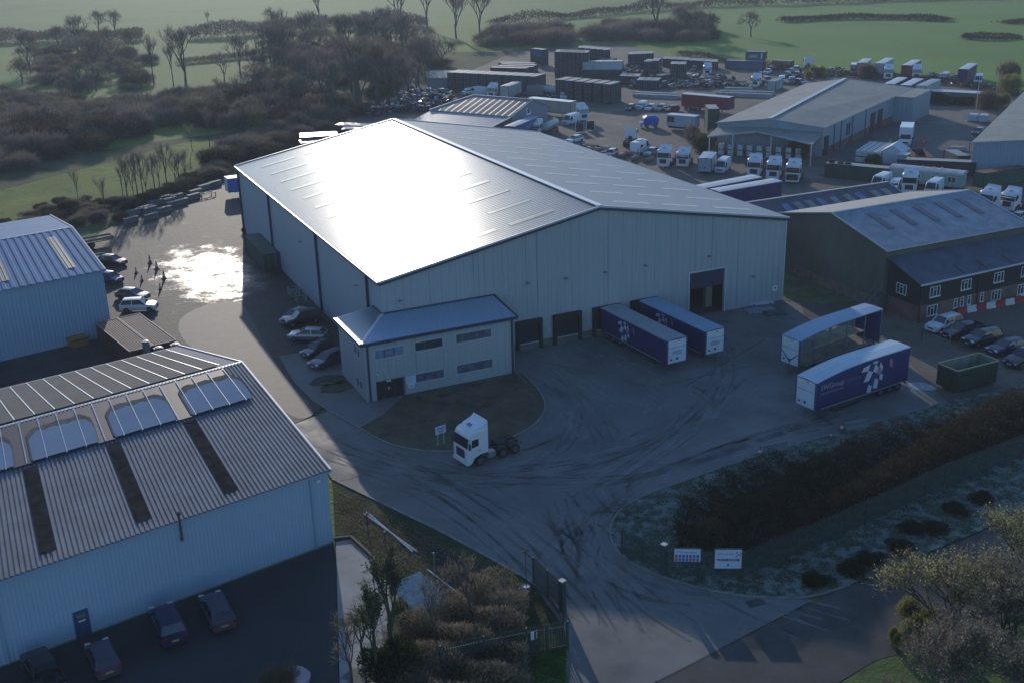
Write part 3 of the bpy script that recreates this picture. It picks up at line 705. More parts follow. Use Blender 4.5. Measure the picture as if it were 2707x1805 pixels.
# brown roofed building behind it
bb, BL = gable('brown_roof_shed', 'low shed with sunlit tan sheet roof half hidden behind the blue roofed shed', (-52, 63.5, 5.2), (-29.35, 68.5, 5.2), (-52, 67, 6), (-29.6, 71.2, 6), (-52, 72, 5), (-30, 76, 5), blue_wall, mat('tan_roof', (.3, .26, .19), .6, rib=(1.2, .04)), trim=mat('tan_trim', (.35, .3, .22), .6))

# green barn and its black boarded office (right)
green_wall = mat('green_barn_cladding', (.085, .095, .075), .7, rib=(.3, .02), dirt=((.05, .05, .04), .4, .08, .6), var=(.15, .2))
barn_roof = mat('barn_roof_sheet', (.23, .27, .32), .7, var=(.6, .25), rib=(.35, .06, .6), dirt=((.11, .12, .14), .35, .25, .5))
gA, gB = (61.6, -9.4, 8.0), (85.2, -9.2, 8.0)
grA, grB = (61.9, 1.1, 10.3), (85.4, 1.4, 10.3)
gfA, gfB = (61.9, 11.6, 8.0), (85.4, 11.9, 8.0)
barn, GL = gable('green_barn', 'dark green clad barn with pale weathered roof and five dark rooflights', gA, gB, grA, grB, gfA, gfB, green_wall, barn_roof, roof_far=mat('barn_far_roof', (.33, .31, .27), .7, rib=(.35, .05, .6), dirt=((.18, .17, .15), .3, .25, .6)), trim=mat('verge_pale', (.42, .44, .45), .6))
for a, b in ((1205, 322), (1395, 293), (1580, 262), (1760, 228), (1937, 200)):
    pass
for i in range(5):
    u = .175+i*.163
    mb = MB(); slab(mb, on_slope(GL, gA, gB, grB, grA, u, u+.042, .40, .83, .13), .03); mb.build('rooflight', mat('dark_rooflight', (.04, .04, .06), .35), barn)
mb = MB(); mb.bb(-.06, -.01, .3, 20.8, 0, 1.6); mb.build('block_plinth', mat('block_plinth', (.15, .12, .09), .85, var=(1., .3)), barn)
rearA = (60.5, 12.6, 6.1); rear, RL = gable('rear_barn', 'brown sheeted barn with patchwork of pale rooflights behind the green barn', rearA, (86.8, 12.8, 6.1), (60.5, 18.5, 8.1), (86.4, 18.2, 8.1), (60.5, 24.3, 6.1), (86.6, 24, 6.1), green_wall, mat('rear_barn_roof', (.10, .095, .11), .7, rib=(.35, .05, .6), dirt=((.05, .05, .06), .5, .2, .7)), trim=mat('rear_trim', (.5, .46, .42), .5))
pale_rl = mat('pale_rooflight', (.25, .25, .22), .6, var=(1.2, .3)); blue_rl = mat('blue_rooflight', (.17, .2, .33), .6, var=(1.2, .4))
for i, u in enumerate((.2, .28, .36, .44, .53, .63, .71, .82, .9)):
    mb = MB(); slab(mb, on_slope(RL, rearA, (86.8, 12.8, 6.1), (86.4, 18.2, 8.1), (60.5, 18.5, 8.1), u, u+.045, .12, .72, .13), .03); mb.build('rooflight', blue_rl if i % 3 == 0 else pale_rl, rear)

bo = empty('boarded_office', (62.2, -14.9, 0), 0, 'two storey office with black boarded upper floor, brick ground floor and white windows', 'office')
brick = mat('red_brick', (.16, .095, .075), .85, var=(.8, .3), rib=(.23, .006), bump=(8., .01))
board = mat('black_boarding', (.012, .011, .011), .8)
tiles = mat('office_tiles', (.075, .085, .12), .7, rib=(.3, .06, .6), var=(.5, .3), dirt=((.03, .03, .04), .3, .2, .6))
L2 = 34.0; wy = .0
mb = MB(); mb.quad((0, 0, 0), (L2, 1.4, 0), (L2, 1.4, 2.3), (0, 0, 2.3)); mb.quad((0, 5.2, 0), (0, 0, 0), (0, 0, 2.3), (0, 5.2, 2.3)); mb.build('wall', brick, bo)
mb = MB(); mb.quad((-.12, -.12, 2.25), (L2, 1.28, 2.25), (L2, 1.28, 5.1), (-.12, -.12, 5.1)); mb.quad((-.12, 5.3, 2.25), (-.12, -.12, 2.25), (-.12, -.12, 5.1), (-.12, 5.3, 7.05)); mb.quad((-.12, -.12, 2.25), (-.12, 5.3, 2.25), (0, 5.3, 2.25), (L2, 1.4, 2.25), (L2, 1.28, 2.25)); mb.build('upper_wall', board, bo)
mb = MB(); slab(mb, [(-.4, -.45, 5.08), (L2, .95, 5.08), (L2, 6.9, 7.05), (-.4, 5.45, 7.05)], .1); mb.build('roof', tiles, bo)
mb = MB(); bar(mb, (-.4, -.5, 5.0), (L2, .9, 5.0), .12, .2); mb.build('gutter', mat('gutter_white', (.5, .5, .5), .5), bo)
for u in (.20, .32, .455, .6):
    mb = MB(); a = (u*L2*.95-.4+1, -.2+u*1.4+.0, 5.17); b = (u*L2*.95-2.2, 2.1+u*1.4, 6.05)
    bar(mb, a, (a[0], a[1]+1.9, a[2]+.63), .16, .07); mb.build('roof_flashing', joint_m, bo)
white_frame = mat('white_window_frame', (.6, .6, .58), .5)
an = math.atan2(1.4, L2)
def owin(x, z, w, h, n=3, upper=True):
    wq = empty_part = MB(); off = (.14 if upper else .02)
    def b_(mb, u0, u1, z0, z1, d0, d1):
        c = (x+(u0+u1)/2, (x+(u0+u1)/2)*math.tan(an)-off+ -(d0+d1)/2, (z0+z1)/2); mb.box(c, (u1-u0, d1-d0, z1-z0), rz=an)
    f = MB(); b_(f, -w/2, w/2, z+h, z+h+.09, 0, .07); b_(f, -w/2, -w/2+.09, z, z+h, 0, .07); b_(f, w/2-.09, w/2, z, z+h, 0, .07); b_(f, -w/2-.06, w/2+.06, z-.14, z, 0, .14)
    for i in range(1, n): b_(f, -w/2+w*i/n-.045, -w/2+w*i/n+.045, z, z+h, 0, .07)
    if n > 1: b_(f, -w/2+w/n, -w/2+2*w/n, z+h*.7, z+h*.7+.07, 0, .07)
    else: b_(f, -w/2, w/2, z+h*.68, z+h*.68+.07, 0, .07)
    fo = f.build('window', white_frame, bo); g = MB(); b_(g, -w/2, w/2, z, z+h, .005, .03); g.build('pane', glass_dark, fo)
for x in (2.35, 7.55, 13.2, 18.0, 26.0): owin(x, 3.15, 1.7, 1.15)
for x in (2.3, 13.2, 17.9, 26.0): owin(x, .75, 1.7, 1.15, upper=False)
for x in (6.2, 7.3, 8.5, 10.7): owin(x, 1.0, .6, 1.05, 1, upper=False)
f = MB()
for (y0, y1, z0, z1) in ((2.0, 3.7, 4.2, 4.29), (2.0, 3.7, 2.96, 3.05), (2.0, 2.09, 3, 4.2), (3.61, 3.7, 3, 4.2), (2.5, 2.58, 3, 4.2), (3.1, 3.18, 3, 4.2), (2.55, 3.15, 3.85, 3.92)): f.bb(-.2, -.125, y0, y1, z0, z1)
fo = f.build('window', white_frame, bo); g = MB(); g.bb(-.16, -.122, 2.03, 3.67, 3.0, 4.2); g.build('pane', glass_dark, fo)
for x in (.05, 9.7, 19.3):
    mb = MB(); yy = x*math.tan(an)-.2; mb.tube((x, yy, 0), (x, yy, 4.95), .07); mb.build('downpipe', black_m, bo)
mb = MB(); mb.tube((9.7, .35, 5.1), (9.7, .35, 6.3), .06); mb.build('vent_pipe', black_m, bo)
for x in (11.0, 14.0, 18.4):
    mb = MB(); mb.box((x-.3, x*math.tan(an)-.05, .42), (.55, .03, .42), rz=an); nb = mb.build('bay_number_sign', MATS['notice_white'], bo)
mb = MB(); mb.box((20.6, 20.6*math.tan(an)-.22, 3.6), (1.6, .06, 2.5), rz=an); sb = mb.build('sign_board', mat('sign_blue_white', (.45, .55, .65), .5), bo)
mb = MB()
for k in range(6): mb.box((20.6, 20.6*math.tan(an)-.26, 4.3-.28*k), (1.2-.2*(k % 3), .02, .08), rz=an)
mb.build('sign_text_lines', blue_ink, sb)
# escape stair and handrails at the back corner
st = empty('escape_stair', (60.6, -9.9, 0), 0, 'black metal escape stair in the corner between green barn and boarded office', 'stairs')
mb = MB()
for k in range(11): mb.box((-.4-.27*k, 0, 2.5-.22*k), (.28, 1.0, .04))
mb.box((.4, 0, 2.6), (1.3, 1.1, .06)); mb.build('treads', mat('stair_grey', (.06, .06, .06), .6), st)
mb = MB()
for s in (-.5, .5):
    bar(mb, (-.3, s, 3.6), (-3.3, s, 1.1), .05, .05); bar(mb, (-.3, s, 2.5), (-3.3, s, .1), .04, .16)
    for k in range(5): bar(mb, (-.3-.75*k, s, 2.5-.6*k), (-.3-.75*k, s, 3.6-.62*k), .04, .04)
mb.build('handrail', mat('rail_grey', (.12, .12, .12), .5), st)

# big grey-green roofed workshop (upper right)
ws_roof = mat('workshop_roof', (.21, .225, .2), .85, var=(.2, .18), dirt=((.09, .1, .09), .2, .8, .5), rib=(1., .03))
ws_wall = mat('workshop_cladding', (.23, .29, .33), .6, rib=(.9, .04, .3), var=(.2, .06))
hn = [(102.2, 85.2, 6.0), (116.1, 68.8, 6.0)]
hA, hB = (116.1, 68.8, 6.0), (167.2, 98.8, 6.0)
hrA, hrB = (108.7, 76.4, 7.4), (158.6, 112.6, 7.4)
hfA, hfB = (102.2, 85.2, 6.0), (152.3, 119.4, 6.0)
wsb, HL = gable('workshop', 'long low workshop with mossy grey roof, white ridge strip and brick base', hA, hB, hrA, hrB, hfA, hfB, ws_wall, ws_roof, trim=mat('ws_trim', (.33, .37, .38), .5))
mb = MB(); a = Vector(HL(hrA)); b = Vector(HL(hrB)); bar(mb, a+Vector((0, 0, .17)), b+Vector((0, 0, .17)), 1.0, .08); mb.build('ridge_strip', mat('ridge_white', (.5, .52, .5), .5), wsb)
hd = (Vector(hB)-Vector(hA)).normalized(); hnrm = Vector((hd.y, -hd.x, 0)); ha = math.atan2(hd.y, hd.x)
mb = MB()
p0 = Vector(HL(hA, 0)); p1 = Vector(HL(hB, 0)); mb.quad(*[tuple(v+hnrm*.03) for v in (p0, p1, p1+Vector((0, 0, 1.6)), p0+Vector((0, 0, 1.6)))]); mb.build('brick_base', mat('workshop_brick', (.2, .11, .075), .85, var=(.6, .3)), wsb)
for D_, w_, h_ in ((2.2, 2.4, 4.0), (31, 3.2, 4.4), (36, 3.2, 4.4)):
    p = p0+hd*D_+hnrm*.07; mb = MB(); mb.box((p.x, p.y, h_/2), (w_, .1, h_), rz=ha); mb.build('loading_door', black_m, wsb)
for D_ in (6.5, 10.5, 17.5, 26): 
    p = p0+hd*D_+hnrm*.12; mb = MB(); mb.tube((p.x, p.y, 0), (p.x, p.y, 5.9), .09, n=6); mb.build('downpipe', navy_trim, wsb)
for D_ in (14.2, 15.6): 
    p = p0+hd*D_+hnrm*.1; mb = MB(); mb.tube((p.x, p.y, 2.2), (p.x, p.y, 4.6), .16, n=6); mb.build('extract_duct', navy_trim, wsb)
# set-back end bay of the workshop
mb = MB(); q0 = Vector(HL(hB, 0))-hd*14; mb.box(tuple(q0+hd*7.2+hnrm*2.2+Vector((0, 0, 2.9))), (13.6, 4.6, 5.8), rz=ha); mb.build('end_bay', ws_wall, wsb)
mb = MB(); mb.box(tuple(q0+hd*7.2+hnrm*2.1+Vector((0, 0, 5.9))), (14.4, 5.2, .18), rz=ha); mb.build('end_bay_roof', ws_roof, wsb)
# canopy in front
cn = empty('open_canopy', (104.8, 75.2, 0), 0, 'open fronted lean-to canopy with white posts on the near end of the workshop', 'canopy')
def CL(p): return (p[0]-104.8, p[1]-75.2, p[2])
mb = MB(); slab(mb, [CL(p) for p in ((96.5, 80.5, 4.5), (105.9, 76.6, 5.15), (108.9, 76.3, 5.6), (102.2, 85.2, 5.1))], .12); slab(mb, [CL(p) for p in ((105.9, 76.6, 5.15), (108.6, 62.5, 4.5), (116.2, 68.7, 5.1), (108.9, 76.3, 5.6))], .12); mb.build('roof', ws_roof, cn)
mb = MB(); bar(mb, CL((96.5, 80.5, 4.4)), CL((105.9, 76.6, 5.05)), .2, .25); bar(mb, CL((105.9, 76.6, 5.05)), CL((108.6, 62.5, 4.4)), .2, .25); mb.build('fascia', MATS['ws_trim'], cn)
for p in ((101.4, 78.6), (106.6, 72.9), (108.5, 62.8), (97, 80.4)):
    mb = MB(); q_ = CL((*p, 0)); mb.tube((q_[0], q_[1], 0), (q_[0], q_[1], 4.6), .12, n=8); mb.build('post', white_trim, cn)

# right-edge building
iA, iB = (127.5, 40.8, 6.3), (185.5, 81.0, 6.3)
irA, irB = (138.5, 27.0, 8.2), (196.5, 67.2, 8.2)
ifA, ifB = (149.5, 13.2, 6.3), (207.5, 53.4, 6.3)
ib, IL = gable('edge_warehouse', 'grey clad warehouse with mossy roof cut off by the right edge of the picture', ifA, iA, irA, (138.5, 27, 8.2), ifA, iA, ws_wall, ws_roof) if False else gable('edge_warehouse', 'grey clad warehouse with mossy roof cut off by the right edge of the picture', iA, iB, irA, irB, ifA, ifB, mat('edge_cladding', (.21, .28, .36), .6, rib=(.6, .04, .3), dirt=((.1, .13, .16), 2, .05, .4)), ws_roof, trim=MATS['ws_trim'])
# small ribbed shed with lean-to beyond the big roof
jA, jB = (61.8, 144.8, 4.5), (73.8, 125.3, 4.5)
jrA, jrB = (72.9, 144.4, 7.0), (81.2, 130.1, 7.0)
jfA, jfB = (80, 147, 4.6), (87.5, 134.6, 4.6)
jb, JL = gable('ribbed_shed', 'small grey shed with ribbed roof and round gable badge behind the big roof', jA, jB, jrA, jrB, jfA, jfB, mat('shed_grey', (.2, .24, .28), .6), mat('ribbed_grey_roof', (.15, .155, .145), .6, rib=(1.8, .2, .2), dirt=((.1, .1, .09), .5, .1, .5)), trim=mat('shed_trim', (.36, .38, .38), .5))
mb = MB(); slab(mb, [JL(p) for p in ((55.6, 142.2, 2.9), (67.6, 122.8, 2.9), (73.6, 125.2, 4.3), (61.6, 144.7, 4.3))], .1); mb.build('lean_to_roof', mat('lean_to_roof', (.16, .18, .2), .35, var=(.2, .15)), jb)
mb = MB(); mb.quad(*[JL(p) for p in ((55.8, 142, 0), (67.5, 122.9, 0), (67.5, 122.9, 2.85), (55.8, 142, 2.85))]); mb.quad(*[JL(p) for p in ((67.5, 122.9, 0), (73.8, 125.2, 0), (73.8, 125.2, 4.3), (67.5, 122.9, 2.85))]); mb.build('lean_to_wall', mat('lean_to_brick', (.14, .09, .08), .8), jb)
mb = MB(); bar(mb, JL((55.6, 142.2, 2.95)), JL((67.6, 122.8, 2.95)), .3, .2); bar(mb, JL((67.6, 122.8, 2.95)), JL((73.7, 125.2, 4.35)), .3, .2); mb.build('lean_to_gutter', MATS['shed_trim'], jb)
jd = (Vector(jfB)-Vector(jB)).normalized(); jp = Vector(JL(lerp(jB, jfB, .45), 4.6)); jn_ = Vector((jd.y, -jd.x, 0))
mb = MB(); c = jp+jn_*.06; mb.box(tuple(c), (2.0, .08, 2.0), rz=math.atan2(jd.y, jd.x)); bs = mb.build('gable_sign', MATS['notice_white'], jb)
mb = MB(); mb.box(tuple(c+jn_*.06), (1.0, .03, 1.0), rz=math.atan2(jd.y, jd.x)); mb.build('gable_badge', mat('badge_navy', (.04, .06, .14), .5), bs)

# ---------------------------------------------------------------- vehicles
tyre = mat('tyre', (.012, .012, .012), .85)
rim_m = mat('wheel_rim', (.14, .14, .145), .35, metal=.6)
car_glass = mat('car_glass', (.012, .016, .022), .05, spec=1.0)
lamp_m = mat('head_lamp', (.6, .62, .65), .15); tail_m = mat('tail_lamp', (.3, .01, .01), .25)
plate_w = mat('plate_white', (.6, .6, .55), .5); plate_y = mat('plate_yellow', (.5, .38, .05), .5)
plastic = mat('black_plastic', (.02, .02, .022), .6)
frost_glass = mat('frosted_glass', (.2, .25, .38), .5, var=(3, .2))
def paint(name, col, metal=.2, rough=.28): return mat('paint_'+name, col, rough, metal=metal, spec=.7)
PW = paint('white', (.66, .68, .68), 0, .3); PS = paint('silver', (.32, .34, .37), .6); PG = paint('grey', (.12, .13, .14), .5); PK = paint('black', (.012, .013, .018), .1, .2)
PR = paint('red', (.22, .02, .02), .2); PB = paint('blue', (.02, .04, .14), .3); PN = paint('navy', (.02, .022, .07), .3); PM = paint('maroon', (.1, .015, .025), .3); PGn = paint('green', (.1, .2, .16), .3); PPu = paint('purple_grey', (.09, .075, .1), .4)
def wheels(root, xs, hw, r, w=.22, rim=True, dual=False):
    for x in xs:
        for s in (-1, 1):
            mb = MB(); ww = w*(2.1 if dual and x != xs[0] else 1)
            mb.tube((x, s*(hw-ww), r), (x, s*hw, r), r, n=14); wl = mb.build('wheel', tyre, root, uv=False)
            if rim:
                mb = MB(); mb.lathe((0, 0, 0), [(.02, .03), (r*.25, .04), (r*.55, .0), (r*.62, .015)], n=10)
                mb.v = [(x+px, s*(hw+.005+pz*.6), r+py*s) for px, py, pz in mb.v]; mb.build('rim', rim_m, wl, uv=False)
def make_car(kind):
    SP = dict(hatch=(4.1, 1.78, 1.48, .92, .80, 1.05, .30, -1.5, -1.9), saloon=(4.75, 1.84, 1.44, .9, .86, 1.1, .15, -1.35, -2.0), suv=(4.75, 1.95, 1.75, 1.1, 1.0, 1.05, .35, -1.85, -2.2), estate=(4.7, 1.84, 1.5, .93, .85, 1.1, .15, -1.7, -2.2), pickup=(5.3, 1.9, 1.82, 1.12, 1.05, 1.0, .35, -1.0, -1.15))[kind]
    Lc, Wc, H, belt, hood, xf0, xf1, xr1, xr0 = SP
    def mk():
        root = empty('car', label='x', cat='car'); hw = Wc/2; h = Lc/2; zb = .22 if kind != 'suv' else .3
        if kind == 'pickup': prof = [(h, .5, .8), (h-.12, .86, .95), (h-.9, hood, 1), (xf0, belt-.02, 1), (-1.15, belt, 1), (-1.16, .98, 1), (-h+.05, .98, 1), (-h, .9, .96)]
        elif kind == 'saloon': prof = [(h, .48, .8), (h-.15, .7, .94), (h-.7, hood, 1), (xf0, belt-.03, 1), (0, belt, 1), (xr0, belt+.02, .99), (-h+.1, belt-.03, .93), (-h, .62, .85)]
        else: prof = [(h, .48, .8), (h-.15, .72 if kind != 'suv' else .85, .94), (h-.6, hood, 1), (xf0, belt-.03, 1), (0, belt, 1), (-h+.35, belt+.02, .99), (-h+.05, belt-.02, .93), (-h, .6, .88)]
        mb = MB(); mb.sm = True; rings = []
        for x, zt, wf in prof:
            w = hw*wf; zz = max(zb+.1, zt)
            rings.append([(x, -w*.9, zb), (x, -w, zb+.2), (x, -w*.995, zz-.16 if zz-.16 > zb+.25 else zb+.27), (x, -w*.9, zz), (x, 0, zz+.035), (x, w*.9, zz), (x, w*.995, zz-.16 if zz-.16 > zb+.25 else zb+.27), (x, w, zb+.2), (x, w*.9, zb)])
        rings.reverse()
        mb.rings(rings); mb.build('body', PW, root, uv=False)
        if kind == 'pickup':
            mb = MB(); mb.bb(-h+.12, -1.25, -hw*.82, hw*.82, .985, 1.0); mb.build('load_bed', plastic, root, uv=False)
            mb = MB()
            for s in (-1, 1): mb.bb(-h+.02, -1.2, s*hw*.9-.04, s*hw*.9+.04, .95, 1.2)
            mb.bb(-h+.01, -h+.08, -hw*.9, hw*.9, .95, 1.2); mb.build('bed', PW, root, uv=False)
        bw, tw = hw*.9, hw*.72; zt = H-.05
        A = [(xf0, -bw, belt-.02), (xf0, bw, belt-.02), (xr0, bw*.97, belt+.01), (xr0, -bw*.97, belt+.01)]
        B = [(xf1, -tw, zt), (xf1, tw, zt), (xr1, tw, zt), (xr1, -tw, zt)]
        mb = MB(); mb.quad(A[0], A[1], B[1], B[0]); mb.build('windscreen', car_glass, root, uv=False)
        mb = MB(); mb.quad(A[2], A[3], B[3], B[2]); mb.build('rear_window', car_glass, root, uv=False)
        for i0, i1 in ((1, 2), (3, 0)):
            mb = MB(); mb.quad(A[i0], A[i1], B[i1], B[i0]); mb.build('side_window', car_glass, root, uv=False)
        mb = MB(); mb.sm = True
        m_ = (xf1+xr1)/2
        mb.rings([[(x, -tw-.03, zt-.03), (x, -tw*.8, z), (x, 0, z+.03), (x, tw*.8, z), (x, tw+.03, zt-.03)] for x, z in ((xr1-.04, zt+.0), (m_, zt+.035), (xf1+.03, zt))]); mb.build('roof_panel', PW, root, uv=False)
        mb = MB()
        for i in range(4): bar(mb, A[i], B[i], .09, .07)
        for s in (-1, 1):
            bx = (xf0+xr0)/2-.1; mb.quad((bx-.05, s*bw+.005*s, belt), (bx+.05, s*bw+.005*s, belt), (bx+.05, s*(tw+.008), zt), (bx-.05, s*(tw+.008), zt))
        mb.build('roof_panel', PW, root, uv=False)
        r = .32 if kind not in ('suv', 'pickup') else .38; ax = h*.63
        wheels(root, (ax, -ax*.98), hw+.005, r)
        for x in (ax, -ax*.98):
            mb = MB()
            for s in (-1, 1): mb.tube((x, s*(hw-.28), r+.02), (x, s*(hw-.004), r+.02), r+.07, n=14)
        for s in (-1, 1):
            mb = MB(); mb.box((h-.13, s*hw*.68, .68 if kind != 'suv' else .82), (.2, .38, .16), rz=-s*.25); mb.build('headlight', lamp_m, root, uv=False)
            mb = MB(); mb.box((-h+.05, s*hw*.76, .78 if kind != 'suv' else .95), (.1, .22, .24)); mb.build('tail_light', tail_m, root, uv=False)
            mb = MB(); mb.box((xf0-.12, s*(bw+.12), belt+.06), (.16, .2, .13)); mb.build('mirror', plastic, root, uv=False)
        mb = MB(); mb.box((h+.005, 0, .48), (.03, .52, .11)); mb.build('number_plate', plate_w, root, uv=False)
        mb = MB(); mb.box((-h-.005, 0, .62), (.03, .52, .12)); mb.build('number_plate', plate_y, root, uv=False)
        mb = MB(); mb.box((h-.015, 0, .62), (.06, hw*.9, .14)); mb.build('grille', plastic, root, uv=False)
        return root
    return mk
def CAR(kind, pa, label, pt=PW, group=None, sc=None):
    return place('car_'+kind, make_car(kind), pa[0], pa[1], label, group, pt, 'car', sc)
def make_van(kind):
    Lc, Wc, H = dict(van=(5.6, 2.0, 2.45), small=(4.4, 1.8, 1.85), camper=(6.2, 2.1, 2.7), luton=(6.4, 2.2, 3.0))[kind]
    def mk():
        root = empty('van', label='x', cat='van'); h = Lc/2; hw = Wc/2; zr = H
        wsb_, wst = h-.75, h-1.45
        pr = [(h, .55, .9), (h-.1, 1.0, .97), (wsb_, 1.18, 1.0), (wst, zr-.12, .98), (wst-.5, zr, .97), (-h+.1, zr, .97), (-h, zr-.15, .95)]
        if kind == 'luton': pr = [(h, .55, .9), (h-.1, 1.0, .97), (wsb_, 1.18, 1.0), (wst, 2.0, .98), (wst-.1, 2.1, .98), (-h+.1, 2.1, .97)]
        mb = MB(); mb.sm = True; rings = []
        for x, zt, wf in reversed(pr):
            w = hw*wf; t = .82 if zt > 1.5 else .93
            rings.append([(x, -w*.95, .28), (x, -w, .6), (x, -w, min(zt-.1, 1.15)), (x, -w*(t+.1 if zt > 1.5 else .97), zt-.12), (x, -w*t, zt), (x, 0, zt+.03), (x, w*t, zt), (x, w*(t+.1 if zt > 1.5 else .97), zt-.12), (x, w, min(zt-.1, 1.15)), (x, w, .6), (x, w*.95, .28)])
        mb.rings(rings); mb.build('body', PW, root, uv=False)
        if kind in ('luton',):
            mb = MB(); mb.bb(-h, wst+.15, -hw*1.03, hw*1.03, .75, H); mb.build('box_body', PW, root, uv=False)
        zt = 2.0 if kind == 'luton' else zr-.12
        mb = MB(); mb.quad((wsb_-.04+.06, -hw*.86, 1.24), (wsb_-.04+.06, hw*.86, 1.24), (wst+.12, hw*.76, zt-.12), (wst+.12, -hw*.76, zt-.12)); mb.build('windscreen', car_glass, root, uv=False)
        for s in (-1, 1):
            mb = MB(); p = [(wsb_-.12, s*(hw+.004), 1.2), (wst-.75, s*(hw+.004), 1.2), (wst-.75, s*(hw*.955+.01), zt-.3), (wst+.02, s*(hw*.955+.01), zt-.3)]
            if s > 0: p.reverse()
            mb.quad(*p); mb.build('side_window', car_glass, root, uv=False)
            if kind == 'camper':
                mb = MB(); mb.box((-h+1.6, s*(hw*.97), 1.75), (1.2, .05, .5)); mb.build('side_window', car_glass, root, uv=False)
            mb = MB(); mb.box((h-.1, s*hw*.72, .85), (.2, .3, .26)); mb.build('headlight', lamp_m, root, uv=False)
            mb = MB(); mb.box((-h+.01, s*hw*.86, 1.1), (.06, .14, .5)); mb.build('tail_light', tail_m, root, uv=False)
            mb = MB(); mb.box((wsb_-.1, s*(hw+.14), 1.35), (.12, .2, .3)); mb.build('mirror', plastic, root, uv=False)
        mb = MB(); mb.box((h+.0, 0, .78), (.05, hw*1.0, .24)); mb.build('grille', plastic, root, uv=False)
        mb = MB(); mb.box((h+.02, 0, .5), (.03, .52, .11)); mb.build('number_plate', plate_w, root, uv=False)
        wheels(root, (h-.95, -h+1.1), hw+.005, .34)
        if kind == 'camper':
            mb = MB(); mb.box((-.3, 0, H+.12), (1.6, 1.0, .2)); mb.build('roof_box', PW, root, uv=False)
        return root
    return mk
def VAN(kind, pa, label, pt=PW, group=None, sc=None):
    return place('van_'+kind, make_van(kind), pa[0], pa[1], label, group, pt, 'van', sc)
chas = mat('chassis_black', (.02, .018, .018), .7, var=(2, .4)); tank_m = mat('tank_alloy', (.3, .31, .3), .4, metal=.5)
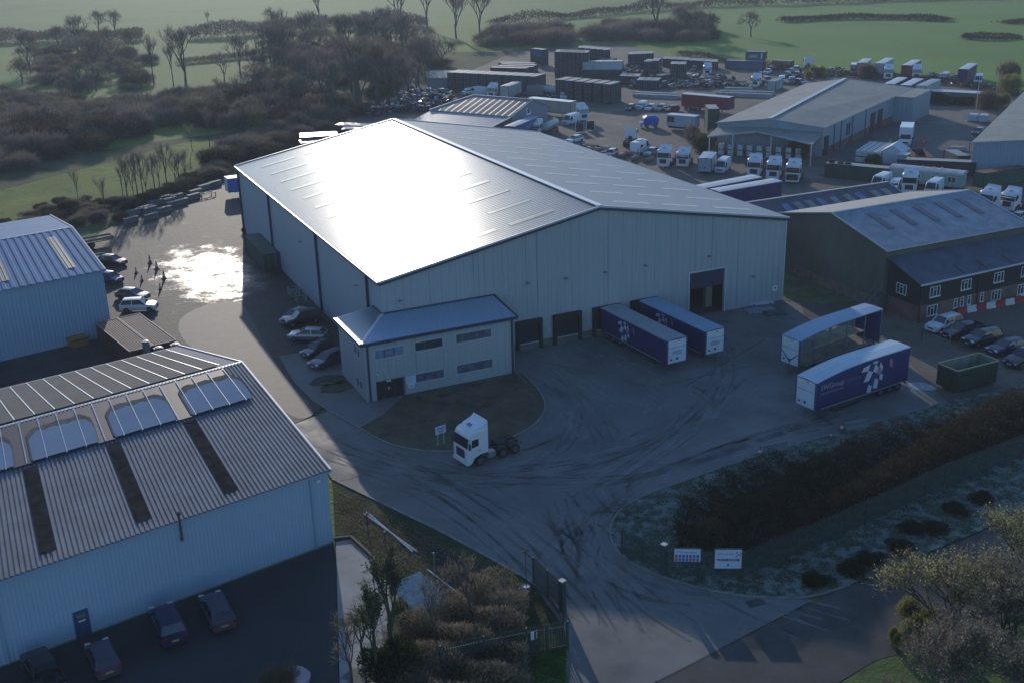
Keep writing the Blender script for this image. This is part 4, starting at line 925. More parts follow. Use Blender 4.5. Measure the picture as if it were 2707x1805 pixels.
def make_tractor(style):
    """tractor unit: x forward; high cab, open chassis behind"""
    def mk():
        root = empty('lorry_cab_unit', label='x', cat='lorry'); hw = 1.24; f = 3.0
        H = 3.55 if style != 'low' else 3.1
        mb = MB(); mb.sm = True
        pr = [(f, .42, 1.45, .96), (f-.03, .42, 1.75, .985)]
        # cab shell as rings along x with a raked front
        def ring(x, z0, z1, w, t):
            return [(x, -w*.98, z0), (x, -w, z0+.3), (x, -w, z1-.75), (x, -w*(t+.05), z1-.12), (x, -w*(t-.05), z1), (x, 0, z1+.04), (x, w*(t-.05), z1), (x, w*(t+.05), z1-.12), (x, w, z1-.75), (x, w, z0+.3), (x, w*.98, z0)]
        rs = [ring(f-2.25, 1.15, H, hw, .97), ring(f-1.3, 1.15, H+.02, hw, .97), ring(f-1.25, 1.1, H+.02, hw, .97), ring(f-.7, .9, H, hw, .96), ring(f-.4, .42, H-.16, hw*.995, .95), ring(f-.22, .42, H-.42, hw*.985, .95), ring(f-.1, .42, 2.55 if style != 'low' else 2.4, hw*.975, .97), ring(f, .42, 1.65, hw*.95, .97)]
        mb.rings(rs); mb.build('cab', PW, root, uv=False)
        # roof fairing with upswept rear edge
        mb = MB(); mb.sm = True
        def fr(x, z, w): return [(x, -w, H-.1), (x, -w*.96, z), (x, 0, z+.04), (x, w*.96, z), (x, w, H-.1)]
        mb.rings([fr(f-2.3, H+.72, hw*.97), fr(f-2.12, H+.5, hw*.97), fr(f-1.7, H+.33, hw*.95), fr(f-1.1, H+.2, hw*.9), fr(f-.75, H+.02, hw*.8)]); mb.build('cab', PW, root, uv=False)
        mb = MB(); mb.box((f-1.15, 0, H+.265), (.5, .55, .05), ry=-.1); mb.build('roof_hatch', mat('hatch_grey', (.1, .12, .16), .4), root, uv=False)
        zt, zb_ = (2.95, 2.02) if style != 'low' else (2.6, 1.85)
        mb = MB(); mb.sm = False
        mb.quad((f+.0, -hw*.93, zb_), (f+.0, hw*.93, zb_), (f-.14, hw*.92, zt), (f-.14, -hw*.92, zt))
        for s in (-1, 1):
            p = [(f+.0, s*hw*.93, zb_), (f-.24, s*(hw+.004), zb_), (f-.34, s*(hw+.004), zt), (f-.14, s*hw*.92, zt)]
            if s < 0: p.reverse()
            mb.quad(*p)
        mb.build('windscreen', car_glass, root, uv=False)
        for s in (-1, 1):
            mb = MB(); p = [(f-.42, s*(hw+.012), 2.0), (f-1.2, s*(hw+.012), 2.1), (f-1.2, s*(hw+.012), 2.78), (f-.5, s*(hw+.012), 2.78)]
            if s > 0: p.reverse()
            mb.quad(*p); mb.build('side_window', car_glass, root, uv=False)
            mb = MB(); mb.box((f-.12, s*(hw+.2), 2.3), (.12, .2, .62)); bar(mb, (f-.15, s*hw, 2.5), (f-.12, s*(hw+.2), 2.5), .04, .04); mb.build('mirror', plastic, root, uv=False)
            mb = MB(); mb.box((f-.05, s*hw*.72, .82), (.14, .44, .24), rz=-s*.15); mb.build('headlight', lamp_m, root, uv=False)
            mb = MB(); mb.box((f-1.25, s*(hw+.01), 1.62), (.26, .03, .06)); mb.build('door_handle', plastic, root, uv=False)
        mb = MB(); mb.box((f+.015, 0, 1.32), (.05, 1.35, .82)); 
        gr = mb.build('grille', plastic, root, uv=False)
        mb = MB(); 
        for k in range(4): mb.box((f+.045, 0, 1.06+.18*k), (.02, 1.25, .03))
        mb.build('grille_slat', mat('slat_grey', (.12, .13, .16), .4, metal=.4), gr, uv=False)
        mb = MB(); mb.box((f-.05, 0, .52), (.3, hw*1.96, .3)); mb.build('bumper', PW, root, uv=False)
        mb = MB(); mb.box((f+.105, 0, .5), (.02, .52, .11)); mb.build('number_plate', plate_w, root, uv=False)
        mb = MB()
        for s in (-.42, .42): mb.bb(-3.1, f-.6, s-.09, s+.09, .75, 1.02)
        for x in (-3.05, -2.2, -1.2, -.2, .6): mb.bb(x-.08, x+.08, -.5, .5, .78, .98)
        mb.build('chassis', chas, root, uv=False)
        mb = MB(); mb.lathe((-1.35, 0, 1.02), [(.05, .16), (.52, .16), (.52, .08), (.4, 0)], n=12); mb.box((-1.35, 0, 1.05), (.9, 1.0, .06)); mb.build('fifth_wheel', chas, root, uv=False)
        mb = MB(); mb.bb(-.3, .7, -1.15, -.55, .45, 1.0); mb.build('fuel_tank', tank_m, root, uv=False)
        mb = MB(); mb.bb(-.1, .7, .55, 1.15, .45, 1.0); mb.build('fuel_tank', tank_m, root, uv=False)
        mb = MB(); mb.bb(.45, .62, -.35, .35, 1.0, 1.7); mb.build('air_lines', chas, root, uv=False)
        wheels(root, (f-1.35, -.95, -2.3), hw-.02, .5, .3, dual=True)
        mb = MB()
        for x in (-.95, -2.3):
            for s in (-1, 1):
                k = len(mb.v); pts = []
                for i in range(7):
                    a = R(15+25*i); pts.append((x+.6*math.cos(a), .5+.6*math.sin(a)))
                for i in range(6):
                    mb.quad((pts[i][0], s*.62, pts[i][1]), (pts[i][0], s*1.22, pts[i][1]), (pts[i+1][0], s*1.22, pts[i+1][1]), (pts[i+1][0], s*.62, pts[i+1][1]))
        mb.build('mudguard', chas, root, uv=False)
        for s in (-1, 1):
            mb = MB(); mb.box((-3.15, s*.9, .85), (.08, .4, .16)); mb.build('tail_light', tail_m, root, uv=False)
        return root
    return mk
def TRACTOR(style, pa, label, pt=PW, group=None, sc=None, off=0.0):
    loc, a = pa
    return place('tractor_'+style, make_tractor(style), loc, a, label, group, pt, 'lorry', sc)
navy_curtain = mat('navy_curtain', (.022, .02, .105), .5, var=(.8, .25), dirt=((.05, .05, .1), .3, .6, .4))
def trailer_roof_m(n, c): return mat('trailer_roof_'+n, c, .55, var=(.4, .12), rib=(1.2, .01))
RW = trailer_roof_m('white', (.55, .57, .58)); RB = trailer_roof_m('blue_grey', (.25, .36, .47)); RG = trailer_roof_m('grey', (.3, .33, .34))
white_panel = mat('headboard_white', (.62, .66, .68), .45, var=(.8, .08))
def make_trailer(key, Lt=13.6, top=4.0, mat_side=None, mat_roof=None, curve=0.0, open_side=False, deck=1.15, frontm=None, closed_end=None):
    """semi-trailer; +x is the front (headboard) end, wheels near -x"""
    def mk():
        root = empty('curtain_trailer' if not open_side else 'open_curtain_trailer', label='x', cat='trailer'); h = Lt/2; hw = 1.275
        n = 16
        def zt(x):
            if not curve: return top
            t = max(0, min(1, (x+h*.2)/(h*1.2))); return top+curve*(1-t**2.2)
        xs = [-h+Lt*i/n for i in range(n+1)]
        if not open_side:
            for s in (-1, 1):
                mb = MB()
                for i in range(n):
                    p = [(xs[i], s*hw, deck-.22), (xs[i+1], s*hw, deck-.22), (xs[i+1], s*hw, zt(xs[i+1])-.06), (xs[i], s*hw, zt(xs[i])-.06)]
                    if s > 0: p.reverse()
                    mb.quad(*p)
                mb.build('curtain', mat_side or navy_curtain, root)
        else:
            for x in (-h+.1, -h+2.9, -h+5.9, -h+8.6, -h+11.2, h-.1):
                for s in (-1, 1):
                    mb = MB(); mb.bb(x-.06, x+.06, s*hw-.1 if s > 0 else s*hw, s*hw if s > 0 else s*hw+.1, deck, zt(x)-.06); mb.build('post', mat('post_grey', (.14, .16, .19), .5), root, uv=False)
            mb = MB()
            for s in (-1, 1): mb.bb(-h+8.0, h-2.2, s*hw-.06, s*hw+.06, 2.6, 2.72)
            mb.bb(-h+2.9, h-3.9, -hw+.05, hw-.05, 2.62, 2.68); mb.build('upper_deck', mat('deck_ply', (.3, .26, .18), .8, var=(.6, .3)), root)
            mb = MB()
            for k in range(7):
                y0 = -hw; mb.bb(-h+.25+.16*k, -h+.33+.16*k, -hw-.05+.04*(k % 2), hw+.05-.04*(k % 2), deck-.3, zt(-h)-.2)
            mb.build('gathered_curtain', navy_curtain, root)
        mb = MB(); s_ = .03
        for i in range(n):
            a, b = xs[i], xs[i+1]; za, zb_ = zt(a), zt(b)
            mb.quad((a, -hw-s_, za-.04), (b, -hw-s_, zb_-.04), (b, 0, zb_+.03), (a, 0, za+.03)); mb.quad((a, 0, za+.03), (b, 0, zb_+.03), (b, hw+s_, zb_-.04), (a, hw+s_, za-.04))
            for s in (-1, 1):
                p = [(a, s*(hw+s_), za-.16), (b, s*(hw+s_), zb_-.16), (b, s*(hw+s_), zb_-.04), (a, s*(hw+s_), za-.04)]
                if s > 0: p.reverse()
                mb.quad(*p)
        mb.build('roof', mat_roof or RB, root)
        mb = MB(); mb.bb(h-.06, h+.02, -hw+.1, hw-.1, deck-.15, zt(h)-.1); fb = mb.build('headboard', frontm or white_panel, root)
        mb = MB(); mb.box((h+.03, 0, 2.75), (.02, 2.2, .03)); mb.box((h+.03, 0, 1.45), (.03, .3, .26)); mb.box((h+.03, -.8, 1.4), (.03, .26, .2)); mb.box((h+.03, .2, zt(h)-.28), (.03, .35, .06)); mb.build('headboard_fittings', mat('fitting_blue', (.03, .05, .12), .5), fb)
        mb = MB()
        for s in (-1, 1): mb.bb(h-.12, h+.03, s*hw-.07, s*hw+.07, deck-.25, zt(h)-.05)
        mb.build('corner_post', mat('post_navy', (.06, .08, .14), .5), root, uv=False)
        mb = MB(); mb.bb(-h-.03, -h+.02, -hw, hw, deck-.15, zt(-h)-.06); dr = mb.build('rear_doors', (mat('rear_door_dark', (.05, .05, .12), .5) if not closed_end else closed_end), root)
        mb = MB()
        for y in (-.75, -.3, .3, .75): mb.tube((-h-.06, y, deck), (-h-.06, y, zt(-h)-.2), .025, n=5)
        mb.build('locking_bar', tank_m, dr, uv=False)
        mb = MB(); mb.bb(-h, h, -hw, hw, deck-.12, deck); mb.build('deck', mat('deck_floor', (.16, .13, .1), .8, var=(.7, .4)) if open_side else chas, root)
        mb = MB()
        for s in (-.55, .55): mb.bb(-h+.3, h-1.2, s-.07, s+.07, .72, deck-.12)
        for x in (-h+.5, -2.5, 0, 2, h-3.2): mb.bb(x-.06, x+.06, -1.15, 1.15, deck-.28, deck-.12)
        mb.build('chassis', chas, root, uv=False)
        mb = MB()
        for s in (-1, 1): mb.bb(-h+1, h-1, s*hw-.03, s*hw+.03, deck-.3, deck-.2)
        mb.build('side_rave', mat('rave_pale', (.25, .27, .3), .5), root, uv=False)
        for s in (-.75, .75):
            mb = MB(); mb.tube((h-3.1, s, .1), (h-3.1, s, deck-.12), .08, n=6); mb.box((h-3.1, s, .06), (.3, .3, .06)); mb.build('landing_leg', chas, root, uv=False)
        for x in (-h+1.3, -h+2.6, -h+3.9):
            for s in (-1, 1):
                mb = MB(); mb.tube((x, s*.85, .5), (x, s*1.22, .5), .5, n=14); wl = mb.build('wheel', tyre, root, uv=False)
                mb = MB(); mb.tube((x, s*1.2, .5), (x, s*1.235, .5), .24, n=10); mb.build('rim', rim_m, wl, uv=False)
        mb = MB(); mb.box((-h+.05, 0, .62), (.1, 2.3, .14)); mb.build('underrun_bar', chas, root, uv=False)
        for s in (-1, 1):
            mb = MB(); mb.box((-h-.02, s*.95, .82), (.06, .4, .14)); mb.build('tail_light', tail_m, root, uv=False)
        return root
    return mk
def TRAILER(key, pa, label, group=None, **kw):
    return place('trailer_'+key, make_trailer(key, **kw), pa[0], pa[1], label, group, None, 'trailer')
def logo(root, side, x0, z0, s, hh):
    """chequered swoosh: slanted quads of white, pink and blue on the trailer side"""
    tw = mat('logo_white', (.5, .53, .58), .5); tp = mat('logo_pink', (.34, .18, .27), .5); tb = mat('logo_blue', (.03, .035, .17), .5)
    y = side*(1.275+.012)
    def qd(p, m, nm):
        mb = MB(); pts = [(x0-px*s*side, y, z0+pz*s) for px, pz in p]
        mb.quad(*pts); return mb.build(nm, m, root, uv=False)
    Wp = [[(.0, 3.0), (1.0, 3.2), (.75, 2.5), (-.3, 2.55)], [(.75, 2.5), (1.5, 2.25), (1.0, 1.35), (.15, 1.35)], [(1.75, 3.05), (2.3, 2.55), (2.05, 1.95), (1.5, 2.25)], [(1.5, 3.35), (2.2, 3.3), (2.0, 3.0), (1.3, 3.2)],
          [(2.55, 3.1), (2.95, 2.5), (2.9, 2.05), (2.4, 2.6)], [(1.9, 1.45), (2.4, 1.15), (2.3, .15), (1.6, .4)], [(.95, .95), (1.5, .65), (1.35, .0), (.7, .1)], [(2.6, 1.75), (3.05, 1.6), (3.0, .95), (2.5, 1.2)], [(2.85, 3.45), (3.05, 3.3), (3.3, 2.6), (3.0, 2.5)][0:0]]
    Wp = [w for w in Wp if w]
    for w in Wp: qd(w, tw, 'logo_check')
    qd([(2.3, 2.5), (2.9, 2.1), (2.7, 1.55), (2.15, 1.8)], tp, 'logo_check'); qd([(3.95, 3.25), (4.4, 2.8), (4.5, 1.95), (4.0, 2.4)], tp, 'logo_check')
    for w in ([(1.0, 3.2), (1.75, 3.05), (1.5, 2.25), (.75, 2.5)], [(1.5, 2.25), (2.15, 1.8), (1.9, 1.45), (1.0, 1.35)][0:0], [(1.4, 1.9), (1.9, 1.75), (1.6, .6), (1.05, .85)]):
        if w: qd(w, tb, 'logo_check')

# ---------------------------------------------------------------- the near yard
P_ = lambda x, y, z=0: (x, y, z)
# dock trailers
def dock(key, x, label, roof, ang=-1.51, Lt=13.4):
    r = place('trailer_'+key, make_trailer(key, top=3.72, Lt=Lt, mat_side=navy_curtain, mat_roof=roof), (x, -.55-Lt/2, .15), ang, label, 'curtain sided trailers backed onto the loading docks', None, 'trailer')
    return r
T1 = dock('dock_grey', 28.35, 'grey roofed navy trailer backed onto the loading dock nearer the office', RG)
T2 = dock('dock_blue', 33.6, 'frosty blue roofed navy trailer backed onto the dock beside the open loading door', RB, Lt=13.0)
for t_ in (T1, T2):
    logo(t_, -1, -2.9, .95, .72, 1)
    text_mesh('SWGroup', .3, mat('letter_grey', (.2, .22, .4), .6), t_, (6.80, .65, 2.05), (R(90), 0, R(90)), name='headboard_lettering') if False else None
    for k, (zz_, tx) in enumerate(((2.25, 'COMMITTED'), (2.0, 'TO SERVICE'))):
        text_mesh(tx, .24, mat('letter_blue', (.05, .12, .3), .6), t_, (6.86 if t_ is T1 else 6.66, -.75, zz_), (R(90), 0, R(90)), name='headboard_lettering')
# two trailers on the right of the yard
s1 = TRAILER('near', ((39.35,-29.67,0.15),-3.011), 'navy trailer with arched pale roof and chequered swoosh parked nearest the grass bank', top=3.9, curve=.75, mat_roof=mat('arched_roof', (.4, .5, .58), .5, rib=(.6, .02), var=(.5, .1)))
s1.location = (*(40.07,-29.17,1.8)[:2], .15)
lt = mat('lettering_grey', (.26, .27, .34), .6); lt2 = mat('lettering_dim', (.12, .12, .2), .6)
text_mesh('SWGroup', .78, lt, s1, (6.1, 1.30, 2.9), (R(90), 0, R(180)), bold=.012)
text_mesh('Logistics', .78, lt2, s1, (3.05, 1.30, 2.9), (R(90), 0, R(180)))
text_mesh('Committed to service', .36, lt, s1, (6.1, 1.30, 2.4), (R(90), 0, R(180)))
logo(s1, 1, .1, .95, .98, 1)
s2 = TRAILER('open', ((45.82,-18.99,0.15),-2.968), 'trailer with its side curtains drawn open showing an empty wooden deck', top=3.95, curve=.7, mat_roof=RB, open_side=True)
mb = MB(); 
for s in (-1, 1): mb.v and None; bar(mb, (6.83, s*1.1, 2.3), (6.86, 0, 1.35), .06, .08)
bar(mb, (6.86, 0, 1.4), (6.86, 0, .6), .06, .08); mb.build('air_hose', rubber_m, s2)
# the white tractor unit in front of the lawn
hero = TRACTOR('high', ((1.84,-23.50,0.15),-2.962), 'white high roofed lorry tractor unit parked alone beside the brown lawn')
# open skip
sk = empty('skip', (*(52.33,-32.60), .15), 0, 'tall dark green open topped skip by the grass bank', 'skip')
A_ = Vector((50.15,-33.10,2.6)); B_ = Vector((55.98,-32.98,2.6)); C_ = Vector((56.09,-30.36,2.6)); 
skd = (B_-A_).normalized(); ska = math.atan2(skd.y, skd.x); skL = (B_-A_).length; skW = (C_-B_).length
ctr = (A_+B_)/2+Vector((-skd.y, skd.x, 0))*skW/2; sk.location = (ctr.x, ctr.y, .15); sk.rotation_euler = (0, 0, ska)
skm = mat('skip_green', (.014, .04, .018), .6, rib=(.6, .04), dirt=((.08, .05, .03), .5, .3, .5)); ski = mat('skip_inside', (.16, .2, .17), .8, var=(.8, .4))
mb = MB(); l, w, hh = skL/2, skW/2, 2.45
mb.quad((-l, -w, .2), (l, -w, .2), (l, -w, hh), (-l, -w, hh)); mb.quad((l, w, .2), (-l, w, .2), (-l, w, hh), (l, w, hh)); mb.quad((l, -w, .2), (l, w, .2), (l, w, hh), (l, -w, hh)); mb.quad((-l, w, .2), (-l, -w, .2), (-l, -w, hh), (-l, w, hh)); mb.build('body', skm, sk)
mb = MB(); i_ = .1
mb.quad((-l+i_, -w+i_, .4), (l-i_, -w+i_, .4), (l-i_, w-i_, .4), (-l+i_, w-i_, .4)); mb.quad((l-i_, -w+i_, .4), (-l+i_, -w+i_, .4), (-l+i_, -w+i_, hh), (l-i_, -w+i_, hh)); mb.quad((-l+i_, w-i_, .4), (l-i_, w-i_, .4), (l-i_, w-i_, hh), (-l+i_, w-i_, hh)); mb.quad((l-i_, w-i_, .4), (l-i_, -w+i_, .4), (l-i_, -w+i_, hh), (l-i_, w-i_, hh)); mb.quad((-l+i_, -w+i_, .4), (-l+i_, w-i_, .4), (-l+i_, w-i_, hh), (-l+i_, -w+i_, hh)); mb.build('lining', ski, sk)
mb = MB()
for a, b in (((-l, -w), (l, -w)), ((l, -w), (l, w)), ((l, w), (-l, w)), ((-l, w), (-l, -w))): bar(mb, (*a, hh+.04), (*b, hh+.04), .16, .12)
mb.build('rim_rail', mat('skip_rail', (.12, .15, .1), .6), sk)
for x in (-l+.5, l-.5):
    for y in (-w+.3, w-.3): mb = MB(); mb.tube((x, y-.1, .14), (x, y+.1, .14), .14, n=8); mb.build('roller', chas, sk)
mb = MB(); rr = random.Random(3)
for k in range(40): mb.box((rr.uniform(-l+.4, l-.4), rr.uniform(-w+.3, w-.3), .55+rr.random()*.4), (rr.uniform(.2, .8), rr.uniform(.1, .5), rr.uniform(.1, .4)), rz=rr.random()*3)
tag(mb.build('skip_rubbish', mat('rubbish', (.08, .06, .05), .8), None), 'scraps of waste lying in the bottom of the green skip', 'rubbish', kind='stuff'); bpy.data.objects['skip_rubbish'].location = sk.location; bpy.data.objects['skip_rubbish'].rotation_euler = sk.rotation_euler

# cars near the office, left yard, car park and beside the boarded office
CAR('estate', ((-4.53,15.89,0.13),2.557), 'silver estate car parked nose in, third from the office block', PS)
CAR('suv', ((-3.60,21.90,0.13),-3.112), 'black four by four parked between two silver cars beside the warehouse wall', PK)
CAR('saloon', ((-3.93,23.51,0.13),-2.531), 'pale silver car farthest from the office in the row beside the warehouse wall', PS)
CAR('hatch', ((-4.86,10.42,0.17),-2.730), 'black hatchback with a lit headlamp parked beside the office block', PK)
CAR('estate', ((-4.75,6.72,0.17),-2.691), 'dark plum coloured car tucked against the side wall of the office', PPu)
CAR('saloon', ((-21.74,62.36,0.13),-0.855), 'maroon saloon with sun flaring off its bonnet beyond the blue roofed shed', PM)
CAR('hatch', ((-23.08,53.19,0.13),-0.935), 'navy car half hidden behind the corner of the blue roofed shed', PB)
CAR('saloon', ((-21.29,43.39,0.13),-0.788), 'dark grey coupe parked beside the white four by four', PG)
CAR('suv', ((-21.25,37.55,0.13),-0.360), 'white four by four with its bonnet to the sun near the rusty containers', PW)
CAR('suv', ((-29.85,-38.55,0.15),1.626), 'dark car with silver roof rails parked facing the blue wall right of the door', PN)
CAR('estate', ((-26.34,-38.39,0.15),1.614), 'dark car with frosted roof and the rightmost in the shaded car park', PPu)
CAR('hatch', ((-34.54,-40.54,0.15),1.674), 'small dark hatchback with a frosted rear roof in the shaded car park', PPu)
CAR('pickup', ((-38.37,-40.34,0.15),1.760), 'black pickup at the bottom left corner with an open load bed', PK)
for k, (nm_) in enumerate(('a', 'b', 'c')): pass
# frost lying on roofs of the shaded cars
for nm, c_, s_ in (('x', ((-29.91,-38.59,1.86),1.632), (1.9, 1.3)), ('x', ((-26.31,-38.44,1.63),1.607), (1.9, 1.25)), ('x', ((-34.60,-40.56,1.62),1.681), (1.5, 1.2))):
    pass
CAR('suv', ((63.26,-18.18,0.15),-3.057), 'white four by four with glass roof parked by the red and white barriers', PW)
CAR('pickup', ((63.41,-20.90,0.15),3.123), 'black pickup with a white load cover next to the white four by four', PK)
CAR('suv', ((63.55,-23.76,0.15),3.133), 'black four by four with frosty pale roof in the middle of the staff row', PK)
CAR('estate', ((63.83,-26.97,0.15),3.123), 'navy estate car with frosty roof, fourth in the staff row', PN)
CAR('pickup', ((62.96,-30.28,0.15),-3.027), 'black pickup with silver slatted cover at the right edge of the picture', PK)
# green container/generator box against the left wall
gc = empty('store_container', (-1.25, 52.6, .13), 0, 'dark green ribbed container store standing against the left warehouse wall', 'container')
gcm = mat('container_green', (.028, .045, .035), .6, rib=(.28, .05, .5), var=(.5, .3)); gct = mat('container_green_roof', (.05, .065, .05), .7, rib=(.28, .03), var=(.4, .3))
mb = MB(); mb.bb(-1.15, 1.15, -6.1, 6.1, .1, 2.55); mb.build('body', gcm, gc)
mb = MB(); mb.bb(-1.22, 1.22, -6.15, 6.15, 2.55, 2.65); mb.build('roof', gct, gc)
mb = MB()
for x in (-1.17, 1.17):
    for y in (-6.1, 6.1): mb.bb(x-.08, x+.08, y-.08, y+.08, .05, 2.6)
mb.build('corner_post', gct, gc)
mb = MB()
for x in (-.5, .5): mb.tube((x, -6.16, .3), (x, -6.16, 2.4), .03, n=5)
mb.build('locking_bar', tank_m, gc)
# steel stillages and post against the wall
for k, (x, y) in enumerate(((-1.6, 33.5), (-1.5, 30.5))):
    t = empty('stillage', (x, y, .13), 0, ('pale metal frame' if k == 0 else 'second pale metal frame')+' leaning by the warehouse wall behind the parked silver cars', 'frame')
    mb = MB()
    for a in (-.6, .6):
        for b in (-.9, .9): mb.bb(a-.04, a+.04, b-.04, b+.04, 0, 1.1)
    for z in (.2, .6, 1.1):
        for a in (-.6, .6): mb.bb(a-.03, a+.03, -.9, .9, z-.03, z+.03)
        for b in (-.9, .9): mb.bb(-.6, .6, b-.03, b+.03, z-.03, z+.03)
    mb.build('frame', mat('galv', (.3, .3, .28), .5, metal=.4), t)
# brown container pair
for k, (c0, lab) in enumerate((((-25.1, 21.3), 'rusty brown container with a sheeted roof, left of the touching pair'), ((-22.35, 21.9), 'rusty brown container with a sheeted roof, right of the touching pair'))):
    t = empty('rusty_container', (*c0, .13), R(-11.5) if False else -.2+.4, lab, 'container', 'pair of rusty brown containers by the blue roofed shed')
    t.rotation_euler = (0, 0, .195)
    mb = MB(); mb.bb(-1.25, 1.25, -6.1, 6.1, .1, 2.5); mb.build('body', mat('rust_red', (.07, .02, .016), .7, rib=(.28, .04), var=(.5, .3)), t)
    mb = MB(); mb.bb(-1.32, 1.32, -6.2, 6.2, 2.5, 2.6); mb.build('roof', mat('rust_roof', (.16, .095, .07), .8, rib=(.28, .035), var=(.35, .25), dirt=((.26, .2, .17), .2, .3, .6)), t)
    mb = MB()
    for a, b in (((-1.32, -6.2), (1.32, -6.2)), ((1.32, -6.2), (1.32, 6.2)), ((1.32, 6.2), (-1.32, 6.2)), ((-1.32, 6.2), (-1.32, -6.2))): bar(mb, (*a, 2.62), (*b, 2.62), .08, .07)
    mb.build('roof_rail', mat('rust_rail', (.3, .24, .2), .6), t)
for k, x in enumerate((-23.6, -22.3, -20.4)):
    t = empty('cooling_unit', (x+.2, 14.2+.2*k, 1.4), .2, ('tall grey extract duct' if k == 0 else 'grey fan box nearer the duct' if k == 1 else 'grey fan box at the right end')+' on the end of the rusty containers', 'ventilation unit')
    mb = MB(); mb.box((0, 0, .8 if k else 1.2), (1.0 if k else .6, .7, 1.2 if k else 2.4)); mb.build('casing', mat('unit_grey', (.1, .13, .16), .5), t)
    mb = MB(); mb.lathe((0, 0, 1.4 if k else 2.4), [(.36, 0), (.36, .1), (.1, .12)], n=12); mb.build('fan_cowl', MATS['flue_steel'], t)
t = empty('yellow_skip', (-29.81,27.72), .3, 'rusty yellow bucket lying in the dark behind the solar roofed warehouse', 'bucket')
mb = MB(); mb.rings([[(-.9, -.6, 0), (.9, -.6, 0), (.9, .6, 0), (-.9, .6, 0)], [(-1.1, -.8, 1.0), (1.1, -.8, 1.0), (1.1, .8, 1.2), (-1.1, .8, 1.2)]]); mb.build('bucket_shell', mat('bucket_yellow', (.25, .15, .02), .6, var=(1., .4)), t)
mb = MB(); bar(mb, (-1.1, -.85, 1.05), (1.1, -.85, 1.05), .1, .1); mb.build('lip', chas, t)
# traffic cones in the left yard and at the bank
cone_o = mat('cone_orange', (.4, .05, .02), .5); cone_w = mat('cone_white', (.6, .6, .58), .5)
def make_cone():
    root = empty('traffic_cone', label='x', cat='cone')
    mb = MB(); mb.box((0, 0, .03), (.5, .5, .06)); mb.build('base', rubber_m, root)
    mb = MB(); mb.lathe((0, 0, .06), [(.19, 0), (.03, .82), (0, .83)], n=12); mb.build('cone', cone_o, root)
    mb = MB(); mb.lathe((0, 0, .06), [(.152, .22), (.104, .47)], n=12); mb.build('band', cone_w, root)
    return root
cl_ = ['tall cone nearest the maroon car', 'cone standing in bright wet glare, behind the rightmost', 'rightmost cone of the scattered group on wet ground', 'small cone farthest from the glare, upper left of the group', 'small cone between the dark grey coupe and the rest', 'lone cone closest to the white four by four']
for k, (z, x, y) in enumerate((('a', *(-16.61,59.89)), ('a', *(-16.19,56.17)), ('a', *(-16.02,50.70)), ('a', *(-19.21,55.58)), ('a', *(-19.02,51.20)), ('a', *(-17.34,45.67)))):
    place('cone', make_cone, (x, y, .13), .3*k, 'traffic '+cl_[k], 'traffic cones in the wet yard', None, 'cone', (1.3, 1.3, 1.5) if k < 3 else (1.0, 1.0, 1.1))
for k, ((x, y), lb) in enumerate((((24.13,-35.29), 'orange and white traffic cone leaning at the near end of the concrete barrier'), ((32.28,-35.37), 'small knocked white capped cone on the kerb between the two barriers'), ((34.18,-34.66), 'red traffic cone at the left end of the far concrete barrier'))):
    place('cone', make_cone, (x, y, .15), .3*k, lb, None, None, 'cone', 1.15 if k != 1 else .8)
for k, (a, b) in enumerate((((24.59,-35.17), (27.04,-35.31)), ((34.45,-34.81), (36.96,-35.09)))):
    a = Vector(a); b = Vector(b); m_ = (a+b)/2; d = b-a
    t = empty('concrete_barrier', (m_.x, m_.y, .15), math.atan2(d.y, d.x), ('near' if k == 0 else 'far')+' pale concrete barrier block along the kerb of the grass bank', 'barrier')
    l = d.length/2; mb = MB(); mb.rings([[(x, -.28, 0), (x, -.26, .18), (x, -.1, .45), (x, -.08, .85), (x, .08, .85), (x, .1, .45), (x, .26, .18), (x, .28, 0)] for x in (-l, l)]); mb.build('block', mat('barrier_concrete', (.24, .25, .23), .85, var=(1., .2), bump=(6., .01)), t)
# red and white water barriers by the boarded office
bcol = (mat('barrier_red', (.3, .02, .02), .5), mat('barrier_white', (.5, .52, .5), .5))
a = Vector((68.55,-14.87)); b = Vector((79.09,-15.49)); n_ = 7
for k in range(n_):
    p = a.lerp(b, (k+.5)/n_); d = (b-a)
    t = empty('road_barrier', (p.x, p.y, .13), math.atan2(d.y, d.x), ORD[k]+' road barrier from the left, '+('red' if k % 2 == 0 else 'white')+', below the boarded office windows', 'road barrier', 'red and white road barriers below the boarded office')
    l = d.length/n_/2-.04
    mb = MB(); mb.rings([[(x, -.25, 0), (x, -.22, .2), (x, -.1, .3), (x, -.09, .8), (x, .09, .8), (x, .1, .3), (x, .22, .2), (x, .25, 0)] for x in (-l, l)]); mb.build('shell', bcol[k % 2], t)
    mb = MB(); mb.lathe((0, 0, .8), [(.06, 0), (.06, .05), (.0, .05)], n=8); mb.build('filler_cap', black_m, t)
